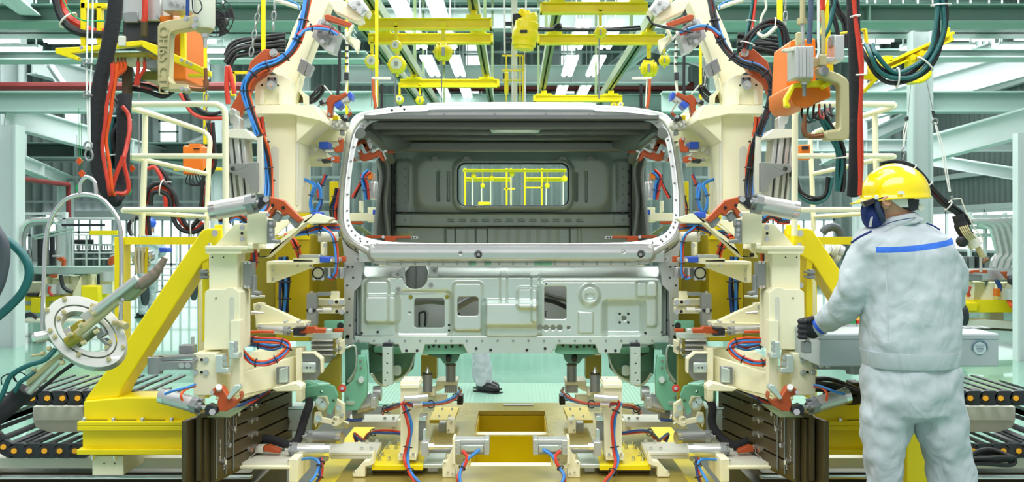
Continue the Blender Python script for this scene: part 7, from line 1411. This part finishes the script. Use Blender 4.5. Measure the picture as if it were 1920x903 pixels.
# ------------------------------------------------------------------ background stations
fr(); MS = None
def bx(T, name, mat, x0, y0, x1, y1, Z, d, bev=.005): return pb(T, name, mat, x0, y0, x1, y1, Z, d, bev)
fr('Z2')
for i, (lab) in enumerate(('leftmost', 'second from the left', 'third from the left', 'fourth from the left', 'rightmost, nearest the chrome hoop')):
    T = thing('door_frame_panel', 'pressed silver door frame in the left rack, %s' % lab, 'door frame', (60+i*30, 400, 15-.1*i), 'door frames in the left rack'); Z = 15-.25*i; o = i*28
    G().tube([(60+o, 400, Z), (30+o, 330, Z), (22+o, 240, Z), (42+o, 160, Z), (80+o, 122, Z), (150+o, 112, Z), (230+o, 112, Z), (262+o, 130, Z)], .035, 8).obj('outer_rail', CHROME, T); G().tube([(75+o, 400, Z), (50+o, 320, Z), (45+o, 240, Z), (65+o, 175, Z), (95+o, 142, Z), (150+o, 132, Z), (225+o, 132, Z)], .028, 8).obj('inner_rail', GREYM, T); pb(T, 'sill', GREYM, 55+o, 385, 110+o, 402, Z, .1)
    pp(T, 'lower_skin', STEELD, [(60+o, 320), (80+o, 300), (95+o, 400), (66+o, 400)], Z+.05, .03)
T = thing('parts_rack', 'grey steel parts rack standing behind the chrome hoop', 'rack', (570, 560, 16)); 
for x in (405, 458, 728): bx(T, 'post', GIRW, x, 60 if x == 405 else 180, x+(24 if x == 405 else 8), 420, 16, .1)
for y, h in ((62, 16), (95, 14)): bx(T, 'top_beam', GIRW, (0, 345)[y == 95], y, (410, 740)[y == 95], y+h, 16, .1)
for y in (205, 270, 320, 360): bx(T, 'shelf', GIRW, 465, y, 735, y+9, 15.8, .8)
for i in range(14): bx(T, 'rack_slat', GREYM, 480+i*18, 275, 483+i*18, 305, 15.8, .03, 0)
for i in range(3): bx(T, 'shelf_upright', GIRW, 470+i*85, 205, 476+i*85, 410, 15.75, .05)
pp(T, 'brace', GIRW, [(345, 110), (405, 150), (405, 160), (340, 118)], 16, .08)
for i in range(2): pp(T, 'angled_rail', GIRD, [(200+i*20, 215+i*12), (470, 160+i*22), (470, 172+i*22), (200+i*20, 228+i*12)], 15.5, .08)
bx(T, 'pipe_stock', BLKP, 400, 136, 670, 152, 15.9, .1); bx(T, 'dark_load', BLKP, 480, 240, 560, 268, 15.9, .3); bx(T, 'dark_load', STEELD, 500, 315, 720, 335, 15.9, .4); bx(T, 'yellow_card', YEL, 582, 180, 765, 208, 15.7, .05)
for i in range(5):
    T = thing('door_skin', 'dark door skin hanging behind the left fixture table, %s of five' % ('first', 'second', 'third', 'fourth', 'last, bright')[i], 'door skin', (225+i*38, 405, 16.5), 'door skins on the left rack'); pp(T, 'panel', (STEELD, BLKP, STEELD, BLKP, ALU)[i], [(205+i*38, 215-i*8), (238+i*38, 205-i*8), (240+i*38, 405), (212+i*38, 405)], 16.5+i*.05, .03)
T = thing('fixture_table', 'cream welding fixture with mint top beam and yellow base frame, far left', 'fixture table', (370, 830, 15.5))
bx(T, 'top_beam', GIRD, 210, 415, 740, 465, 15.2, .4, .01); bx(T, 'end_box', GREYBOX, 50, 400, 160, 458, 15, .4, .01); bx(T, 'leg', GREYBOX, 82, 458, 126, 590, 15, .2); bx(T, 'yellow_beam', YEL, -60, 610, 740, 640, 15.3, .5); bx(T, 'yellow_beam', YEL, 60, 670, 260, 700, 15.2, .3); bx(T, 'yellow_post', YEL, 200, 620, 262, 718, 15.1, .3, .01); bx(T, 'yellow_box', YEL, 525, 540, 645, 665, 14.9, .5, .02)
for i, (x0, x1, y0) in enumerate(((20, 270, 520), (290, 330, 480), (340, 395, 500), (400, 450, 478), (530, 560, 470), (650, 735, 470), (470, 515, 480))): bx(T, 'cream_unit', CREAM, x0, y0, x1, 612, 15.4+.1*(i % 2), .4, .01)
for x0 in (470, 560, 250): pp(T, 'gusset', CREAM, [(x0, 610), (x0+55, 480), (x0+60, 610)], 15.2, .06)
for (x, y) in ((345, 560), (420, 560), (680, 560), (700, 480)): G().cyl((x, y+30, 15.1), (x, y-30, 15.1), .1, n=14).obj('cylinder', ALU, T)
for (q) in (([(360, 362), (400, 352), (420, 375), (415, 412), (398, 410), (400, 385), (375, 372)]), ([(700, 395), (705, 365), (735, 345), (735, 400), (715, 410)]), ([(310, 470), (360, 468), (362, 485), (345, 490)])): pp(T, 'orange_clamp', ORG, q, 15.1, .08)
for x in (345, 720): bx(T, 'clamp_stand', ALU, x-5, 340, x+30, 352, 15.15, .1)
pt(T, 'red_hose', RED, [(325, 545, 15), (320, 580, 15), (345, 605, 15)], .02, 6); pt(T, 'black_hose', BLKP, [(395, 470, 15), (410, 540, 15), (440, 570, 15), (470, 580, 15)], .03, 6); bx(T, 'blue_tray', BLUEP, 60, 486, 155, 502, 15.1, .3); bx(T, 'dark_tray', BLKP, 150, 590, 240, 606, 15.2, .3); bx(T, 'foot_beam', LBLOCK, 110, 765, 520, 782, 14.4, .3); bx(T, 'foot', GREYM, 115, 782, 135, 822, 14.4, .1); pt(T, 'floor_hose', BLKP, [(160, 745, 14.5), (175, 728, 14.5), (215, 730, 14.5), (240, 752, 14.5)], .03, 6)
for x in (300, 600): bx(T, 'table_leg', LBLOCK, x, 640, x+40, 765, 15.4, .3)
# trolley and racks in the left gap
fr('Z8')
T = thing('parts_trolley', 'grey parts trolley on castors seen through the left yellow frame', 'trolley', (560, 640, 17))
for y in (420, 470, 510): bx(T, 'rail', GIRW, 380, y, 700, y+10, 17, .1)
for x in (380, 530, 690): bx(T, 'upright', GIRW, x, 180 if x == 530 else 420, x+8, 600, 17, .06)
pp(T, 'lower_bar', GREYM, [(380, 600), (700, 545), (700, 556), (380, 612)], 16.9, .1)
for (x, y) in ((296, 630), (672, 590)): G().cyl((x-8, y, 16.5), (x+8, y, 16.5), .16, n=16).obj('castor', BLKP, T)
# right station
fr('Z6')
for i, lab in enumerate(('nearest the worker', 'second from the worker', 'third from the worker', 'fourth from the worker', 'rightmost')):
    T = thing('door_frame_panel', 'pressed silver door frame in the right rack, %s' % lab, 'door frame', (300+i*38, 430, 15), 'door frames in the right rack'); Z = 14.2+.25*i; o = i*42
    G().tube([(90+o*1.1, 122-o*.05, Z), (160+o, 120, Z), (215+o, 128-o*.1, Z), (258+o, 155, Z), (285+o, 250, Z), (300+o, 330, Z), (275+o, 365, Z), (255+o, 425, Z)], .045, 8).obj('outer_rail', ALU, T); G().tube([(150+o, 140, Z), (205+o, 148, Z), (238+o, 175, Z), (262+o, 260, Z), (275+o, 330, Z), (250+o, 370, Z), (238+o, 425, Z)], .03, 8).obj('inner_rail', CHROME, T)
T = thing('parts_rack', 'grey steel parts rack behind the right door frames', 'rack', (200, 430, 17))
for x in (100, 200, 330, 430): bx(T, 'post', GIRW, x, 60, x+14, 430, 16.6, .1)
for y, x0, x1 in ((75, 120, 460), (150, 100, 460), (200, 150, 330)): bx(T, 'beam', GIRD if y > 100 else GIRW, x0, y, x1, y+22, 16.5, .1)
for i in range(4): bx(T, 'stored_panel', (STEELD, GREYM, BLKP, STEELD)[i], 45+i*50, 350, 80+i*50, 430, 16, .2)
T = thing('fixture_table', 'welding fixture with silver body side and long yellow beam, far right', 'fixture table', (250, 830, 14.5))
bx(T, 'yellow_beam', YEL, 10, 632, 470, 715, 14, .4, .02); pb(T, 'beam_end', YEL, 12, 645, 172, 712, 13.9, .2, .05); pp(T, 'body_side', STEEL, [(35, 432), (370, 428), (400, 445), (470, 462), (470, 500), (180, 510), (40, 500)], 14, .25, bev=.03); pp(T, 'body_side_face', STEELD, [(40, 460), (180, 470), (180, 508), (40, 500)], 13.9, .05)
for i, (x0, x1, y0) in enumerate(((60, 120, 510), (95, 200, 515), (280, 350, 520), (360, 470, 520), (200, 290, 560))): bx(T, 'cream_unit', CREAM, x0, y0, x1, 632, 14.2+.05*i, .3, .01)
for x0 in (45, 175, 290): pp(T, 'gusset', CREAM, [(x0, 632), (x0+55, 520), (x0+90, 520), (x0+80, 632)], 14.05, .06)
for q in ([(95, 450), (130, 438), (215, 438), (215, 460), (130, 452), (110, 462)], [(308, 450), (345, 448), (340, 475), (385, 490), (380, 510), (350, 500), (320, 462)], [(440, 520), (462, 525), (462, 580), (440, 570)]): pp(T, 'orange_clamp', ORG, q, 13.8, .08)
G().sph(W(378, 503, 13.75), .07, seg=12).obj('black_knob', BLKP, T); bx(T, 'rod', ALU, 374, 515, 380, 560, 13.8, .03); G().cyl((380, 560, 13.8), (380, 630, 13.8), .13, n=16).obj('cylinder', ALU, T); pt(T, 'hose', ORH, [(350, 580, 13.8), (348, 620, 13.8), (380, 675, 13.7), (470, 685, 13.7)], .03, 8)
pt(T, 'hose', RED, [(100, 545, 14), (85, 580, 14), (95, 610, 14)], .025, 6); pt(T, 'hose', NAVY, [(275, 510, 14), (295, 550, 14), (280, 590, 14)], .03, 6); bx(T, 'amber_block', ORANGE, 272, 560, 300, 610, 13.95, .1)
bx(T, 'pedestal', LBLOCK, 232, 715, 320, 770, 14.2, .3); pp(T, 'foot_plate', LBLOCK, [(20, 775), (200, 760), (470, 785), (470, 828), (200, 812), (20, 795)], 13.9, .3); pp(T, 'foot_edge', DARKM, [(20, 797), (200, 814), (470, 830), (470, 840), (200, 828), (20, 808)], 13.95, .3)
for x in (45, 445): G().cyl((x-20, 735, 13.8), (x+20, 735, 13.8), .14, n=18).obj('castor', BLKP, T)
# wiring coil on the floor right, dark coil behind the worker
fr('R6')
bundle('cable_coil', 'flat coil of black cable lying under the right drag chain', [(900, 790, 4.6), (930, 765, 4.62), (1000, 762, 4.65), (1080, 785, 4.62), (1100, 800, 4.6), (1000, 800, 4.55), (910, 800, 4.55)], [BLACK, BLACK, BLACK], .009)
bundle('cable_coil', 'tangled black cable on the right yellow carriage behind the console', [(130, 420, 4.75), (200, 430, 4.7), (300, 460, 4.7), (355, 480, 4.7), (260, 480, 4.7), (180, 450, 4.7)], [BLACK, BLACK, BLACK, BLKP], .011)
T = thing('corner_box', 'small black box on the right carriage just left of the worker', 'box', (340, 485, 4.9)); pb(T, 'box', BLACK, 312, 412, 362, 470, 4.9, .1, .005)
fr('Z7')
sgl('hose', 'thick grey hose bend behind the right yellow frame near the worker', 'hose', M('slate_rubber', (85, 95, 105), .5), [(330, 50, 5.6), (350, 30, 5.6), (390, 18, 5.6), (425, 30, 5.6), (445, 75, 5.6)], .022, 12)
T = thing('gun_cluster', 'pale robot tool parts seen between the right yellow frame and the worker', 'weld gun', (400, 200, 6.2), 'hanging spot weld guns')
for (x, y, r_, m) in ((400, 150, .05, LBLOCK), (430, 165, .045, ALU), (380, 160, .04, CHROME), (415, 190, .04, LBLOCK)): G().cyl((x-12, y, 6.2), (x+14, y+12, 6.2), r_, n=14).obj('tool_part', m, T)
fr()
